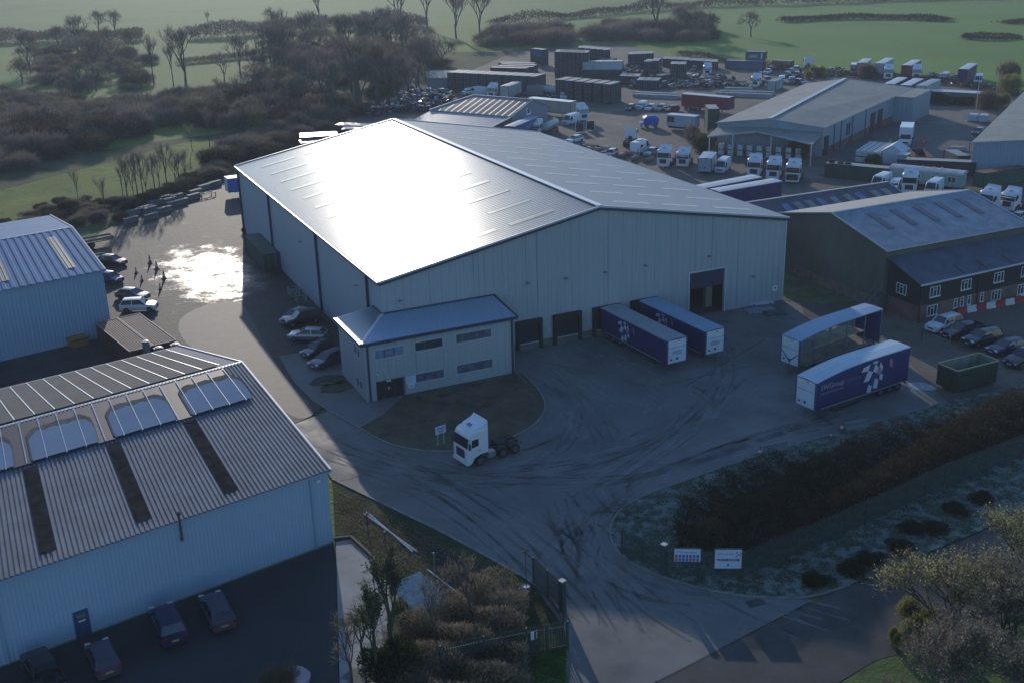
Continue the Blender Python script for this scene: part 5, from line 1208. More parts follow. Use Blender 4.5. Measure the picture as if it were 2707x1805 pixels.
# timber, panels and grating by the open door
for nm, c_, d_, lab, m_ in (('timber_stack', (50.34,0.02), (3.2, .9, .35), 'white topped pile of boards beside the open loading door', mat('pile_white', (.45, .46, .46), .7)), ('ramp_plate', (48.49,-2.38), (3.6, 1.6, .25), 'grey loading ramp plate lying on the yard near the big door', mat('ramp_grey', (.25, .27, .28), .6, rib=(.3, .03))), ('steel_grating', (49.42,-4.09), (2.6, 1.4, .3), 'dark steel grating frame lying next to the loading ramp plate', mat('grate', (.08, .08, .09), .6, rib=(.25, .06)))):
    t = empty(nm, (*c_, .15), -.25, lab, nm.split('_')[1]); mb = MB(); mb.box((0, 0, d_[2]/2), d_); mb.build('top_board', m_, t)
    mb = MB()
    for x in (-d_[0]*.35, d_[0]*.35): mb.box((x, -d_[1]*.5-.03, .08), (.2, .1, .14))
    mb.build('bearer', mat('bearer_wood', (.12, .09, .06), .8), t)
t = empty('small_sign', (*(-1.16,-19.19), .2), .2, 'small white notice board on a post standing on the brown lawn', 'sign')
mb = MB(); mb.box((0, 0, 1.55), (1.15, .05, .8)); sb_ = mb.build('board', MATS['notice_white'], t); mb = MB()
for x in (-.35, .35): mb.box((x, .05, .75), (.06, .06, 1.5))
mb.build('post', white_trim, t)
mb = MB()
for k in range(3): mb.box((0, -.035, 1.75-.2*k), (.85-.15*k, .01, .08))
mb.build('text_lines', blue_ink, sb_)
t = empty('manhole_cover', (*(3.53,-8.17), .2), 0, 'black slatted drain cover set in the brown lawn before the office', 'drain cover'); mb = MB(); mb.box((0, 0, .02), (1.1, .7, .04)); mb.build('cover', black_m, t)
t = empty('storm_drain', (*(9.28,-54.83), .15), -.1, 'black storm drain at the kerb below the frosty verge', 'drain'); mb = MB(); mb.box((0, 0, .01), (1.3, .8, .02)); mb.build('grate', black_m, t)
for k, ((x, y), r) in enumerate((((-6.01,1.95), 2.2), ((-5.82,-0.48), 2.2))):
    t = MB(); rr = random.Random(k); t.quad(*[(x+r*1.0*math.cos(a)*rr.uniform(.7, 1.1), y+r*.8*math.sin(a)*rr.uniform(.7, 1.1), .176) for a in [2*math.pi*i/16 for i in range(16)]]); tag(t.build('bark_bed', mat('bark_bed', (.06, .05, .03), .95, var=(1., .5), bump=(5., .05))), kind='structure')

TRO = [(-15.63,87.46,0.9), (-12.20,88.30,0.9), (-14.43,93.01,0.9), (-11.99,94.99,0.9), (-11.64,93.62,0.9), (-9.30,92.19,0.9), (-9.90,98.49,0.9), (-7.27,98.92,0.9), (-7.77,101.31,0.9), (-5.59,101.22,0.9), (-6.27,96.27,0.9), (-2.89,99.82,0.9), (-1.82,103.37,0.9), (0.43,106.87,0.9), (2.88,108.84,0.9)]
TRO = [p[:2] for p in TRO]
# ---------------------------------------------------------------- the storage yard beyond
def cpaint(n, c): return mat('container_'+n, c, .6, rib=(.28, .05, .5), var=(.25, .25), dirt=((.1, .07, .05), .4, .15, .4))
KD = cpaint('dark_navy', (.018, .02, .045)); KP = cpaint('dark_purple', (.035, .02, .035)); KK = cpaint('soot', (.02, .02, .024)); KB = cpaint('blue', (.02, .1, .22)); KT = cpaint('teal_green', (.02, .1, .09)); KW = cpaint('pale', (.35, .42, .44)); KR = cpaint('rust', (.12, .04, .02)); KY = cpaint('yellow_buff', (.28, .22, .1)); KM = cpaint('mid_blue', (.06, .1, .17)); KG = cpaint('deep_green', (.018, .055, .035)); KS = cpaint('slate', (.05, .065, .085))
roof_c = mat('container_roof', (.27, .26, .23), .5, metal=.2, rib=(.28, .03, .5), var=(.15, .35))
def make_container(Lc):
    def mk():
        root = empty('shipping_container', label='x', cat='container'); h = Lc/2; w = 1.22; H = 2.59
        mb = MB(); mb.quad((-h, -w, .1), (h, -w, .1), (h, -w, H-.05), (-h, -w, H-.05)); mb.quad((h, w, .1), (-h, w, .1), (-h, w, H-.05), (h, w, H-.05)); mb.quad((-h, w, .1), (-h, -w, .1), (-h, -w, H-.05), (-h, w, H-.05)); mb.build('box_body', KD, root)
        mb = MB(); mb.bb(-h, h, -w, w, H-.06, H-.01); mb.build('roof', roof_c, root)
        mb = MB(); mb.bb(h-.03, h, -w+.06, w-.06, .12, H-.08); d = mb.build('door', KD, root)
        mb = MB()
        for y in (-.8, -.3, .3, .8): mb.tube((h+.04, y, .2), (h+.04, y, H-.15), .025, n=4)
        mb.build('locking_bar', tank_m, d, uv=False)
        mb = MB()
        for a in (-h, h):
            for b in (-w, w): mb.bb(a-.06, a+.06, b-.06, b+.06, 0, H)
        for b in (-w, w): mb.bb(-h, h, b-.04, b+.04, .0, .14); mb.bb(-h, h, b-.04, b+.04, H-.1, H)
        mb.build('frame_rail', chas, root, uv=False)
        return root
    return mk
def CON(Lc, loc, a, label, pt=KD, group=None):
    return place('con%g' % Lc, make_container(Lc), loc, a, label, group, pt, 'container')
LV = {0: 'bottom', 1: 'second', 2: 'third'}
def con_row(A, B, back, n, levels, Lc, desc, pts, group, flip=False, skip=()):
    """n stacks side by side with their ends on the line A-B, extending towards back"""
    A = Vector((A[0], A[1], 0)); B = Vector((B[0], B[1], 0)); bk = Vector((back[0], back[1], 0))-B; bk.normalize()
    a = math.atan2(-bk.y, -bk.x)
    for i in range(n):
        c = A.lerp(B, (i+.5)/n)+bk*Lc/2
        for l in range(levels):
            if (i, l) in skip: continue
            if levels == 1: lab = ORD[i]+' container from left, '+desc
            else: lab = (('lower', 'upper')[l] if levels == 2 else ('bottom', 'middle', 'top')[l])+' container, '+ORD[i]+' stack from left, '+desc
            CON(Lc, (c.x, c.y, .12+2.6*l), a+rnd.uniform(-.01, .01), lab, pts[(i*3+l*5) % len(pts)], group)
con_row((88.55,201.40,5.2), (105.32,177.43,5.2), (109.94,180.62,5.2), 11, 2, 6.06, 'long dark row beyond vans', (KP, KD, KP, KD), 'long row of stacked containers')
con_row((107.19,169.13,5.2), (114.50,150.89,5.2), (121.82,155.97,5.2), 6, 2, 6.06, 'dark block beside tankers', (KD, KP, KD), 'dark block of stacked containers')
con_row((127.00,206.82,7.8), (132.90,198.84,7.8), (136.23,203.74,7.8), 7, 3, 6.06, 'tall dark block at field edge', (KD, KK, KD, KS), 'tall container block')
con_row((149.20,233.85,5.2), (153.38,220.81,5.2), (158.14,228.99,5.2), 5, 2, 6.06, 'rearmost block against green field', (KK, KD, KG), 'rearmost containers')
con_row((152.58,206.70,5.2), (159.64,204.35,5.2), (162.96,209.57,5.2), 4, 2, 6.06, 'flat topped stack against grass', (KD, KD, KS), 'flat topped container stack')
con_row((146.37,187.31,5.2), (151.29,187.82,5.2), (153.43,190.17,5.2), 2, 2, 6.06, 'pair before flat topped stack', (KD, KS), 'container pair')
con_row((166.93,209.44,2.6), (175.29,191.28,2.6), (179.65,197.27,2.6), 8, 1, 6.06, 'low line along field edge', (KS, KD, KK, KG), 'line of containers along the field edge')
con_row((149.93,178.19,5.2), (152.78,175.04,5.2), (155.24,178.47,5.2), 2, 2, 6.06, 'dark right hand stack', (KD, KK), 'right hand stack')
con_row((143.23,175.44,2.6), (150.08,177.27,2.6), (151.15,177.89,2.6), 3, 1, 6.06, 'slate middle group', (KS, KD), 'middle group')
con_row((134.32,171.18,2.6), (138.23,166.67,2.6), (141.60,170.73,2.6), 3, 1, 6.06, 'lower middle cluster near pallets', (KD, KK), 'lower middle cluster')
con_row((135.01,181.59,2.6), (138.35,177.38,2.6), (141.67,181.84,2.6), 3, 1, 6.06, 'shadowy cluster beside pale container', (KK, KP), 'shadowy cluster')
con_row((144.49,214.23,2.6), (148.32,212.29,2.6), (153.84,218.65,2.6), 2, 1, 12.19, 'long pair below tall block', (KD, KS), 'long box pair')
con_row((136.03,204.65,2.6), (140.32,201.36,2.6), (144.77,206.83,2.6), 3, 1, 6.06, 'small group behind long pale container', (KK, KD), 'small group')
CON(12.19, (((137.57,196.86)[0]), ((137.57,196.86)[1]), .12), -.58, 'dark long container carrying the pale white one', KK)
CON(12.19, (((137.57,196.86)[0]), ((137.57,196.86)[1]), 2.72), -.58, 'long pale white container standing on top of a dark one', KW)
l_, a_ = ((137.06,239.34,2.7),-1.288)
CON(6.06, (l_[0], l_[1], .12), a_, 'sooty container under the bright blue one at the field edge', KK)
CON(6.06, l_, a_, 'bright blue container raised on another at the field edge', KB)
for k, (x, y, m_) in enumerate(((1160, 470, KK), (1280, 445, KP), (1300, 420, KD), (1280, 395, KK))):
    l_, a_ = ((116.83,219.36,0.12),-0.858)
    l2 = ((116.83,219.36,2.6), (120.05,221.47,2.6), (122.61,224.99,2.6), (124.15,229.21,2.6))[k]
    CON(12.19, (l2[0], l2[1], .12), a_, ORD[k]+' of four long low containers with sunlit tops behind the long dark row', m_, 'four long low containers')
l_, a_ = ((184.03,188.76,0.12),-0.975); CON(12.19, l_, a_, 'long mid blue container under the green lettered one', KM)
l_, a_ = ((187.95,188.46,2.72),-0.895); uc = CON(6.06, l_, a_, 'teal green container lettered in white on top of the blue one', KT)
l_, a_ = ((187.95,188.46,2.72),-0.895)
text_mesh('UASC', 1.35, mat('lettering_white', (.5, .55, .55), .6), uc, (-2.1, -1.25, .75), (R(90), 0, 0), bold=.03, sx=.85)
mb = MB(); mb.box((2.0, -1.25, 1.3), (.45, .02, 1.7)); mb.build('lettering', MATS['lettering_white'], uc)
l_, a_ = ((193.69,182.30,0.12),-1.066); CON(6.06, l_, a_, 'buff yellow site container with a small dark window', KY)
# vehicles beyond the big roof
VAN('small', ((90.24,189.84,0.12),-2.889), 'pale van facing left at the foot of the long dark container row')
VAN('van', ((92.13,187.54,0.12),1.943), 'second pale van standing behind the first at the container row')
TRACTOR('high', ((94.36,180.32,0.12),-2.441), 'white lorry cab left of the pale box trailer behind the ribbed shed')
def box_trailer(key, pa, label, m_, r_, **kw): return TRAILER(key, pa, label, mat_side=m_, mat_roof=r_, frontm=m_, **kw)
pale_side = mat('pale_trailer_side', (.34, .38, .36), .6, var=(.5, .15), rib=(1.2, .02)); beige_side = mat('beige_curtain', (.30, .29, .26), .6, var=(.4, .15), rib=(.9, .04)); red_side = mat('red_curtain', (.2, .012, .02), .5, var=(.4, .15), rib=(1., .03)); grey_side = mat('greyblue_box', (.32, .38, .42), .55, rib=(1., .03), var=(.4, .1))
box_trailer('pale_box', ((97.24,176.35,0.12),-2.415), 'pale grey box trailer seen end on behind the ribbed shed', pale_side, RG, Lt=9)
VAN('luton', ((104.75,176.86,0.12),2.125), 'long pale van behind the sunlit trailer roof', PS)
tk = make_tank = None
def make_tanker():
    root = empty('tanker_trailer', label='x', cat='tanker')
    mb = MB(); mb.sm = True; n = 16
    mb.rings([[(x, r*1.2*math.cos(2*math.pi*i/n), 2.1+r*math.sin(2*math.pi*i/n)) for i in range(n)] for x, r in ((-5, .6), (-4.7, .95), (-4.3, 1.02), (4.3, 1.02), (4.7, .95), (5, .6))]); mb.build('tank_shell', mat('tank_pale', (.3, .38, .37), .4, metal=.2, var=(.6, .2)), root)
    mb = MB(); mb.bb(-4.5, 4.5, -.35, .35, 3.08, 3.2); mb.build('catwalk', chas, root)
    mb = MB(); mb.bb(-4.6, 4.6, -.8, .8, .85, 1.15); mb.build('chassis', chas, root)
    wheels(root, (-3.8, -2.6, 3.2), 1.2, .5, .3)
    return root
place('tanker', make_tanker, *((107.01,173.76,0.12),-1.290), 'pale road tanker parked behind the sunlit trailer')
CAR('suv', ((107.48,172.36,0.12),-2.115), 'dark car with a white bonnet beside the pale tanker', PK)
VAN('small', ((108.76,167.14,0.12),-2.086), 'small white van nose on to the right of the tanker')
tr1 = box_trailer('beige', ((93.98,144.90,0.12),-1.131), 'beige curtain trailer with sun flaring along its roof behind the ribbed shed', beige_side, mat('glare_roof', (.6, .58, .52), .3, metal=.3))
TRACTOR('high', ((96.46,135.25,0.12),-1.625), 'white tractor unit coupled to the beige trailer')
v_ = VAN('van', ((91.98,131.12,0.12),-2.621), 'white panel van in front of the beige trailer and its tractor')
CAR('estate', ((81.96,110.27,0.12),-2.732), 'wrecked white car with its dark bonnet open at the edge of the big roof', PW)
hy = box_trailer('lettered', ((93.2, 112.5, .12), 0) if False else ((73.82,120.15,0.12),0.705), 'blue trailer with pale lettering tucked behind the warehouse roof', mat('royal_blue_side', (.02, .06, .2), .5, rib=(.9, .02)), mat('blue_trailer_roof', (.12, .22, .33), .5))
text_mesh('HAYTER', 1.5, mat('lettering_pale', (.25, .33, .42), .6), hy, (-.6, -1.30, 2.3), (R(90), 0, 0), bold=.03, sx=1.05)
TRACTOR('low', ((79.60,123.09,0.12),-2.381), 'white day cab lorry front beside the lettered blue trailer')
place('tanker', make_tanker, *((82.07,122.72,0.12),0.725), 'grey tank body behind the day cab beside the blue trailer', scale=(.7, 1, 1))
for k, c_ in enumerate(((88.45,119.99), (91.67,120.81))):
    t = empty('gate_post_pair', (*c_, .12), -.2, ('left' if k == 0 else 'right')+' dark board propped between pale posts near the wrecked car', 'board')
    mb = MB(); mb.bb(-.9, .9, -.05, .05, .2, 2.2); mb.build('board', KP, t)
    mb = MB(); mb.bb(-1.05, -.9, -.08, .08, 0, 2.5); mb.bb(.9, 1.0, -.08, .08, 0, 2.2); mb.build('post', white_trim, t)
for k, (pa, kd, p_, lab) in enumerate(((((114.28,140.88,0.12),-2.477), 'hatch', PK, 'dark hatchback at the left end of the row of four'), (((118.43,137.99,0.12),-2.543), 'hatch', PW, 'small white car third in the row of four'), (((120.29,136.08,0.12),-2.503), 'estate', PGn, 'pale green estate at the right end of the row of four'), (((121.79,133.20,0.12),-2.918), 'hatch', PR, 'red car beside the end of the red trailer'))):
    CAR(kd, pa, lab, p_)
VAN('small', ((117.50,140.85,0.12),-2.516), 'white van second in the row of four vehicles')
box_trailer('red_long', ((129.21,128.53,0.12),-1.129), 'long red curtain trailer with a white roof left of the workshop', red_side, RW)
t = TRACTOR('low', ((90.79,101.36,0.12),0.936), 'white lorry cab seen from behind on the dirt yard')
VAN('camper', ((87.86,92.17,0.12),0.597), 'white camper van with a roof box and dark side window')
CAR('saloon', ((88.68,89.15,0.12),-2.546), 'pale grey saloon between the camper van and the lorry cabs', PS)
CAR('hatch', ((81.09,92.45,0.12),-2.472), 'light silver hatchback on the edge of the roof near the concrete pipes', PS)
TRACTOR('high', ((85.95,78.81,0.12),-2.395), 'white tractor unit, leftmost of the pair with dark visors near the scrub trees')
TRACTOR('low', ((88.92,76.90,0.12),-2.313), 'white tractor unit with a roof deflector, right of the leftmost pair')
TRACTOR('high', ((95.20,62.10,0.12),-2.372), 'white tractor unit, left one of three below the workshop canopy')
TRACTOR('high', ((96.82,58.35,0.12),-2.387), 'white tractor unit, middle one of three below the workshop canopy')
tr3 = TRACTOR('high', ((98.44,54.67,0.12),-2.404), 'tractor unit with a brown front panel missing its grille, right of the three')
mb = MB(); mb.box((3.07, 0, 1.1), (.05, 2.1, 1.25)); mb.build('stripped_front', mat('rust_brown', (.07, .025, .018), .8, var=(1.5, .4)), tr3)
box_trailer('small_box', ((89.02,69.24,0.12),-2.321), 'short pale blue box body parked left of the white van', grey_side, RB, Lt=6.5, top=3.3, deck=.9)
VAN('van', ((91.88,68.20,0.12),-2.432), 'white van with a roof fan parked right of the short box body')
box_trailer('blueA', ((77.26,46.02,0.12),-3.004), 'navy trailer with white frosted roof, rear one of the two beyond the big roof', navy_curtain, RW)
box_trailer('blueA', ((78.33,42.19,0.12),-3.065), 'navy trailer with white frosted roof, nearer one of the two beyond the big roof', navy_curtain, RW)
for k, (pa, kd, p_, lab) in enumerate(((((183.13,176.01,0.12),-2.513), 'saloon', PW, 'white saloon below the right end of the blue container'), (((177.17,172.27,0.12),-2.468), 'hatch', PK, 'dark car with a sunlit wing left of the white saloon'), (((189.07,181.01,0.12),0.257), 'estate', PK, 'dark estate partly hidden behind the white saloon'), (((188.97,172.51,0.12),-2.751), 'hatch', PS, 'silver car in the middle of the far left parked cluster'), (((183.53,167.49,0.12),-2.598), 'saloon', PG, 'grey saloon lowest left of the far parked cluster'), (((193.11,175.03,0.12),0.862), 'suv', PS, 'silver four by four behind the far parked cluster'), (((185.84,165.75,0.12),-2.569), 'hatch', PK, 'dark hatchback lowest right of the far parked cluster'), (((195.99,168.12,0.12),-2.650), 'pickup', PW, 'white pickup alone near the field hedge'), (((171.16,160.32,0.12),-1.826), 'suv', PG, 'dusty dark four by four behind the stacked pale pallets'), (((177.06,152.68,0.12),-1.541), 'hatch', PS, 'silver hatchback by the corner of the workshop roof'), (((168.90,194.48,0.12),-2.358), 'hatch', PG, 'grey car with a pale windscreen beside the dark stack'))):
    CAR(kd, pa, lab, p_)
TRACTOR('low', ((166.98,184.25,0.12),-2.198), 'pale lorry cab facing out beside the dark container line')
TRACTOR('low', ((199.33,176.90,0.12),0.957), 'pale lorry cab seen from behind against the green field')
TRACTOR('low', ((164.89,156.14,0.12),-2.475), 'white day cab by the heap of scrap parts')
VAN('small', ((174.42,157.75,0.12),-2.244), 'pale van left of the pair above the pallet stacks')
VAN('small', ((175.50,154.47,0.12),-2.251), 'dusty van right of the pair above the pallet stacks', PG)
CON(6.06, (*(165.21,148.79), .12), .6, 'pale steel container behind the workshop roof', KW)
box_trailer('beige2', ((204.51,157.93,0.12),-2.442), 'beige trailer with sunlit roof left of the white trailer by the field', beige_side, RW, Lt=11)
VAN('luton', ((202.76,159.99,0.12),-2.342), 'dark faced van left of the trailers by the field', PS)
box_trailer('white1', ((209.03,154.45,0.12),-2.518), 'pale grey trailer behind the white tractor unit by the field hedge', grey_side, RW)
TRACTOR('high', ((203.64,146.49,0.12),-2.337), 'white tractor unit parked before the pale grey trailer')
box_trailer('red2', ((212.05,146.58,0.12),-2.537), 'dark red trailer with white roof by the field hedge', red_side, RW)
TRACTOR('high', ((209.85,141.81,0.12),-2.358), 'white tractor unit parked before the dark red trailer')
box_trailer('blue3', ((218.28,131.21,0.12),-2.548), 'navy trailer with pale roof standing alone near the hedge', navy_curtain, RW)
VAN('van', ((216.23,124.93,0.12),-2.440), 'white van facing the camera right of the lone navy trailer')
box_trailer('blue4', ((182.86,121.16,0.12),-2.563), 'navy trailer with white roof, left of two behind the workshop end', navy_curtain, RW)
box_trailer('blue4', ((184.44,117.02,0.12),-2.574), 'navy trailer with white roof, right of two behind the workshop end', navy_curtain, RW)
wt = box_trailer('pale_lettered', ((187.07,113.86,0.12),-2.611), 'pale trailer with a round faded badge on its end, nearest the green cabin', pale_side, RG)
mb = MB(); mb.lathe((0, 0, 0), [(0, 0), (.6, .01)], n=16); mb.v = [(6.86, x, 2.8+y) for x, y, z in mb.v]; mb.build('badge', mat('badge_teal', (.15, .28, .3), .6), wt)
VAN('small', ((215.26,136.58,0.12),-2.639), 'small white truck amid scrap beside the lone navy trailer')
# workshop yard
gt = VAN('luton', ((139.24,70.08,0.14),-2.377), 'white box lorry parked in the workshop yard', PW, sc=(1.3, 1.15, 1.3))
def make_ibc():
    root = empty('plastic_tank_crate', label='x', cat='tank')
    mb = MB(); mb.bb(-.5, .5, -.6, .6, .14, 1.12); mb.build('bottle', mat('ibc_white', (.5, .55, .56), .5, var=(2., .15)), root)
    mb = MB(); 
    for z in (.14, .45, .78, 1.1):
        for s in (-1, 1): mb.bb(-.53, .53, s*.62-.02, s*.62+.02, z-.02, z+.02); mb.bb(s*.52-.02, s*.52+.02, -.63, .63, z-.02, z+.02)
    for x in (-.53, -.18, .18, .53):
        for s in (-1, 1): mb.bb(x-.015, x+.015, s*.62-.02, s*.62+.02, .1, 1.14)
    mb.build('cage', tank_m, root, uv=False)
    mb = MB(); mb.bb(-.55, .55, -.65, .65, 0, .12); mb.build('pallet', chas, root, uv=False)
    mb = MB(); mb.tube((0, 0, 1.1), (0, 0, 1.18), .18, n=8); mb.build('cap', black_m, root, uv=False)
    return root
o0 = Vector((118.97,61.00)); u_ = (Vector((131.34,69.26))-o0); u_.normalize(); w_ = Vector((u_.y, -u_.x))
ia = math.atan2(u_.y, u_.x)
for i in range(8):
    for j in range(4):
        for l in range(2):
            p = o0+u_*(i*1.35)+w_*(j*1.2)
            place('ibc', make_ibc, (p.x, p.y, .14+1.18*l), ia, ('upper' if l else 'lower')+' tank crate, workshop yard stack, '+ORD[j]+' file from left, '+ORD[i]+' from near end', 'white tank crates stacked in the workshop yard')
o1 = Vector((153.26,94.61)); 
for i in range(3):
    for l in range(2): place('ibc', make_ibc, (o1.x+1.1*i*math.cos(-.9), o1.y+1.1*i*math.sin(-.9), .14+1.18*l), .6, ('upper' if l else 'lower')+' pale tank crate, '+ORD[i]+' in the group against the workshop end bay', 'tank crates at the workshop end bay')
# crates under the canopy
for i in range(9):
    for l in range(2):
        p = Vector((100.8, 81.5)).lerp(Vector((110.8, 69.3)), i/8)
        place('ibc', make_ibc, (p.x, p.y, .14+1.18*l), -.88, ('upper' if l else 'lower')+' stored tank crate under the canopy, '+ORD[i]+' from the left', 'tank crates stored under the canopy')
gl_, ga_ = ((109.11,49.58,0.12),-0.998); gcx = CON(12.19, (gl_[0], gl_[1], .12), ga_, 'long dark green container with tyres lying on its roof', KG)
def make_tyre():
    mb = MB(); mb.lathe((0, 0, 0), [(.3, .02), (.5, 0), (.52, .13), (.5, .26), (.3, .24), (.3, .02)], n=16); o = mb.build('old_tyre', tyre, None, uv=False); o['category'] = 'tyre'; o['label'] = 'x'; return o
cx_, sx_ = math.cos(ga_), math.sin(ga_)
for k, d in enumerate((-5.3, -5.3, -3.6, -2.2)):
    place('tyre', make_tyre, (gl_[0]+cx_*d, gl_[1]+sx_*d, 2.71+(.27 if k == 1 else 0)), 0, ('lower tyre of the pair at the left end of the green container roof', 'upper tyre of the pair at the left end of the green container roof', 'small lone tyre on the green container roof', 'tyre with a pale rim lying on the green container roof')[k], None, None, None, (1.1, 1.1, 1.1))
t = empty('marquee', (*(125.00,57.88), .14), .6, 'white pitched frame tent beside the tank crates', 'tent')
mb = MB(); mb.quad((-2.6, -2, 0), (2.6, -2, 0), (2.6, -2, 2.3), (-2.6, -2, 2.3)); mb.quad((-2.6, 2, 0), (-2.6, -2, 0), (-2.6, -2, 2.3), (-2.6, 0, 3.6), (-2.6, 2, 2.3)); mb.quad((2.6, -2, 0), (2.6, 2, 0), (2.6, 2, 2.3), (2.6, 0, 3.6), (2.6, -2, 2.3)); mb.build('wall', mat('canvas_white', (.5, .56, .6), .7, var=(.6, .1)), t)
mb = MB(); slab(mb, [(-2.8, -2.3, 2.25), (2.8, -2.3, 2.25), (2.8, 0, 3.65), (-2.8, 0, 3.65)], .05); slab(mb, [(-2.8, 0, 3.65), (2.8, 0, 3.65), (2.8, 2.3, 2.25), (-2.8, 2.3, 2.25)], .05); mb.build('roof', MATS['canvas_white'], t)
for k in range(3):
    t = empty('stacked_bin', (*(123.11,53.36), .14+.85*k), .5, ('bottom', 'middle', 'top')[k]+' one of three blue and white bins stacked right of the tent', 'bin')
    mb = MB(); mb.rings([[(x*s, y*s, z) for x, y in ((-1.2, -.9), (1.2, -.9), (1.2, .9), (-1.2, .9))] for z, s in ((0, .85), (.75, 1.0))]); mb.build('shell', mat('bin_blue' if k < 2 else 'bin_pale', (.02, .03, .16) if k < 2 else (.4, .42, .3), .5), t)
    mb = MB(); mb.box((0, 0, .78), (2.5, 1.9, .08)); mb.build('lid', MATS['canvas_white'], t)
def open_skip(nm, loc, a, lab, m_, d=(5.2, 2.4, 1.5)):
    t = empty(nm, loc, a, lab, 'skip'); l, w, hh = d[0]/2, d[1]/2, d[2]
    mb = MB()
    for x0, x1, y0, y1 in ((-l, l, -w, -w+.08), (-l, l, w-.08, w), (-l, -l+.08, -w+.08, w-.08), (l-.08, l, -w+.08, w-.08)): mb.bb(x0, x1, y0, y1, .1, hh)
    mb.bb(-l+.08, l-.08, -w+.08, w-.08, .1, .2); mb.build('body', m_, t)
    mb = MB()
    for a_, b_ in (((-l, -w), (l, -w)), ((l, -w), (l, w)), ((l, w), (-l, w)), ((-l, w), (-l, -w))): bar(mb, (*a_, hh), (*b_, hh), .14, .1)
    mb.build('rim_rail', mat('rail_rust', (.12, .07, .05), .7), t); return t
open_skip('skip', (*(129.26,55.16), .14), 1.05, 'open rust red skip with empty interior in the workshop yard', mat('skip_red', (.09, .02, .018), .7, var=(1., .3)), (8.5, 2.6, 1.6))
dk, da = ((124.43,45.23,0.14),-0.802); CON(12.19, (dk[0], dk[1], .12), da, 'dark container with white patched roof behind the mint caravan', KP)
CON(6.06, (*(131.76,48.57), .12), 1.2, 'dark green container standing behind the patched roof one', KG)
cv, ca = ((115.54,39.23,0.12),-1.045)
t = empty('mobile_home', cv, ca, 'mint green mobile home with a curved pale roof and small windows', 'mobile home')
mint = mat('mint_panel', (.27, .38, .33), .6, rib=(.3, .01), var=(.6, .1))
mb = MB(); mb.bb(-6.3, 6.3, -1.6, 1.6, .5, 2.7); mb.build('wall', mint, t)
mb = MB(); mb.sm = True; mb.rings([[(x, y, z) for y, z in ((-1.75, 2.65), (-1.6, 2.95), (-.8, 3.15), (0, 3.22), (.8, 3.15), (1.6, 2.95), (1.75, 2.65))] for x in (-6.5, 6.5)]); mb.build('roof', mat('home_roof', (.36, .37, .36), .5, var=(.6, .15), rib=(2.2, .03)), t)
for x, w in ((-1.5, 1.2), (2.0, 1.6), (4.6, 1.3)): window(t, x-w/2, x+w/2, 1.3, 2.2, -1.6, 2, fm=white_frame)
for x in (-1, 1, 2.4): mb = MB(); mb.box((x, 0, 3.3), (.3, .3, .2)); mb.build('roof_vent', white_trim, t)
mb = MB(); mb.bb(-6, 6, -1.4, 1.4, 0, .5); mb.build('skirt', chas, t)
og, oa = ((127.41,33.57,0.12),-0.049); con_o = CON(12.19, (og[0]+1, og[1], .12), oa, 'long green container streaked with orange rust at the right edge', cpaint('rust_green', (.035, .08, .055)))
for c in kids(con_o):
    if c.name.startswith('roof'): c.material_slots[0].link = 'OBJECT'; c.material_slots[0].material = mat('orange_roof', (.22, .1, .05), .7, rib=(.28, .03), var=(.4, .3))
VAN('van', ((107.33,41.90,0.12),-2.700), 'white van nearest the dark green container behind the rear barn')
VAN('small', ((108.22,39.28,0.12),-2.545), 'small white van between two larger white vehicles behind the rear barn')
TRACTOR('high', ((109.93,37.40,0.12),-2.409), 'white tractor unit in front of the mint mobile home')
VAN('van', ((111.76,33.75,0.12),-2.638), 'white van right of the tractor unit by the mint mobile home')
TRACTOR('high', ((112.00,20.45,0.12),-2.903), 'white tractor unit at the right edge behind the green barn')
TRACTOR('low', ((115.29,19.23,0.12),-2.863), 'second white tractor unit cut off at the right edge of the picture')
CAR('hatch', ((109.03,13.18,0.12),-2.740), 'frosty roofed car peeping past the end of the green barn roof', PS)
for k, c_ in enumerate(((171.00,82.59), (172.23,80.72))):
    t = empty('wrapped_bale', (*c_, .14), .6, ('left' if k == 0 else 'right')+' white wrapped cube standing by the gates of the workshop yard', 'bale')
    mb = MB(); mb.sm = True; mb.rings([[(-1.1, -1, 0), (1.1, -1, 0), (1.1, 1, 0), (-1.1, 1, 0)], [(-1.15, -1.05, 1.4), (1.15, -1.05, 1.4), (1.15, 1.05, 1.4), (-1.15, 1.05, 1.4)], [(-.95, -.85, 1.65), (.95, -.85, 1.65), (.95, .85, 1.65), (-.95, .85, 1.65)]]); mb.build('wrapping', MATS['canvas_white'], t)
    mb = MB(); mb.bb(-1.2, 1.2, -1.1, 1.1, .01, .12); mb.build('pallet', chas, t)
CAR('saloon', ((159.63,69.96,0.14),-2.717), 'black and white car nosing out behind the edge warehouse', PK)
for k, c_ in enumerate(((142.63,60.16), (143.70,59.14))):
    t = MB(); t.box((0, 0, .35), (2.1, .7, .7)); t.box((0, 0, .72), (1.9, .5, .06)); o = t.build('concrete_block', mat('block_pale', (.45, .46, .44), .8), None); o.location = (*c_, .14); o.rotation_euler = (0, 0, -.05); tag(o, ('left' if k == 0 else 'right')+' of two pale concrete blocks lying end to end in the yard', 'block')
t = empty('stop_sign', (*(135.77,61.58), .14), .2, 'round red sign on a pole beside the rust red skip', 'sign')
mb = MB(); mb.tube((0, 0, 0), (0, 0, 2.4), .05, n=6); mb.build('pole', tank_m, t)
mb = MB(); mb.tube((0, -.05, 2.2), (0, -.1, 2.2), .85, n=20); sg_ = mb.build('disc', mat('sign_red', (.45, .02, .03), .5), t)
mb = MB(); mb.box((0, -.115, 2.35), (.9, .02, .18)); mb.box((0, -.115, 2.0), (.7, .02, .16)); mb.build('sign_text_lines', MATS['logo_white'], sg_)
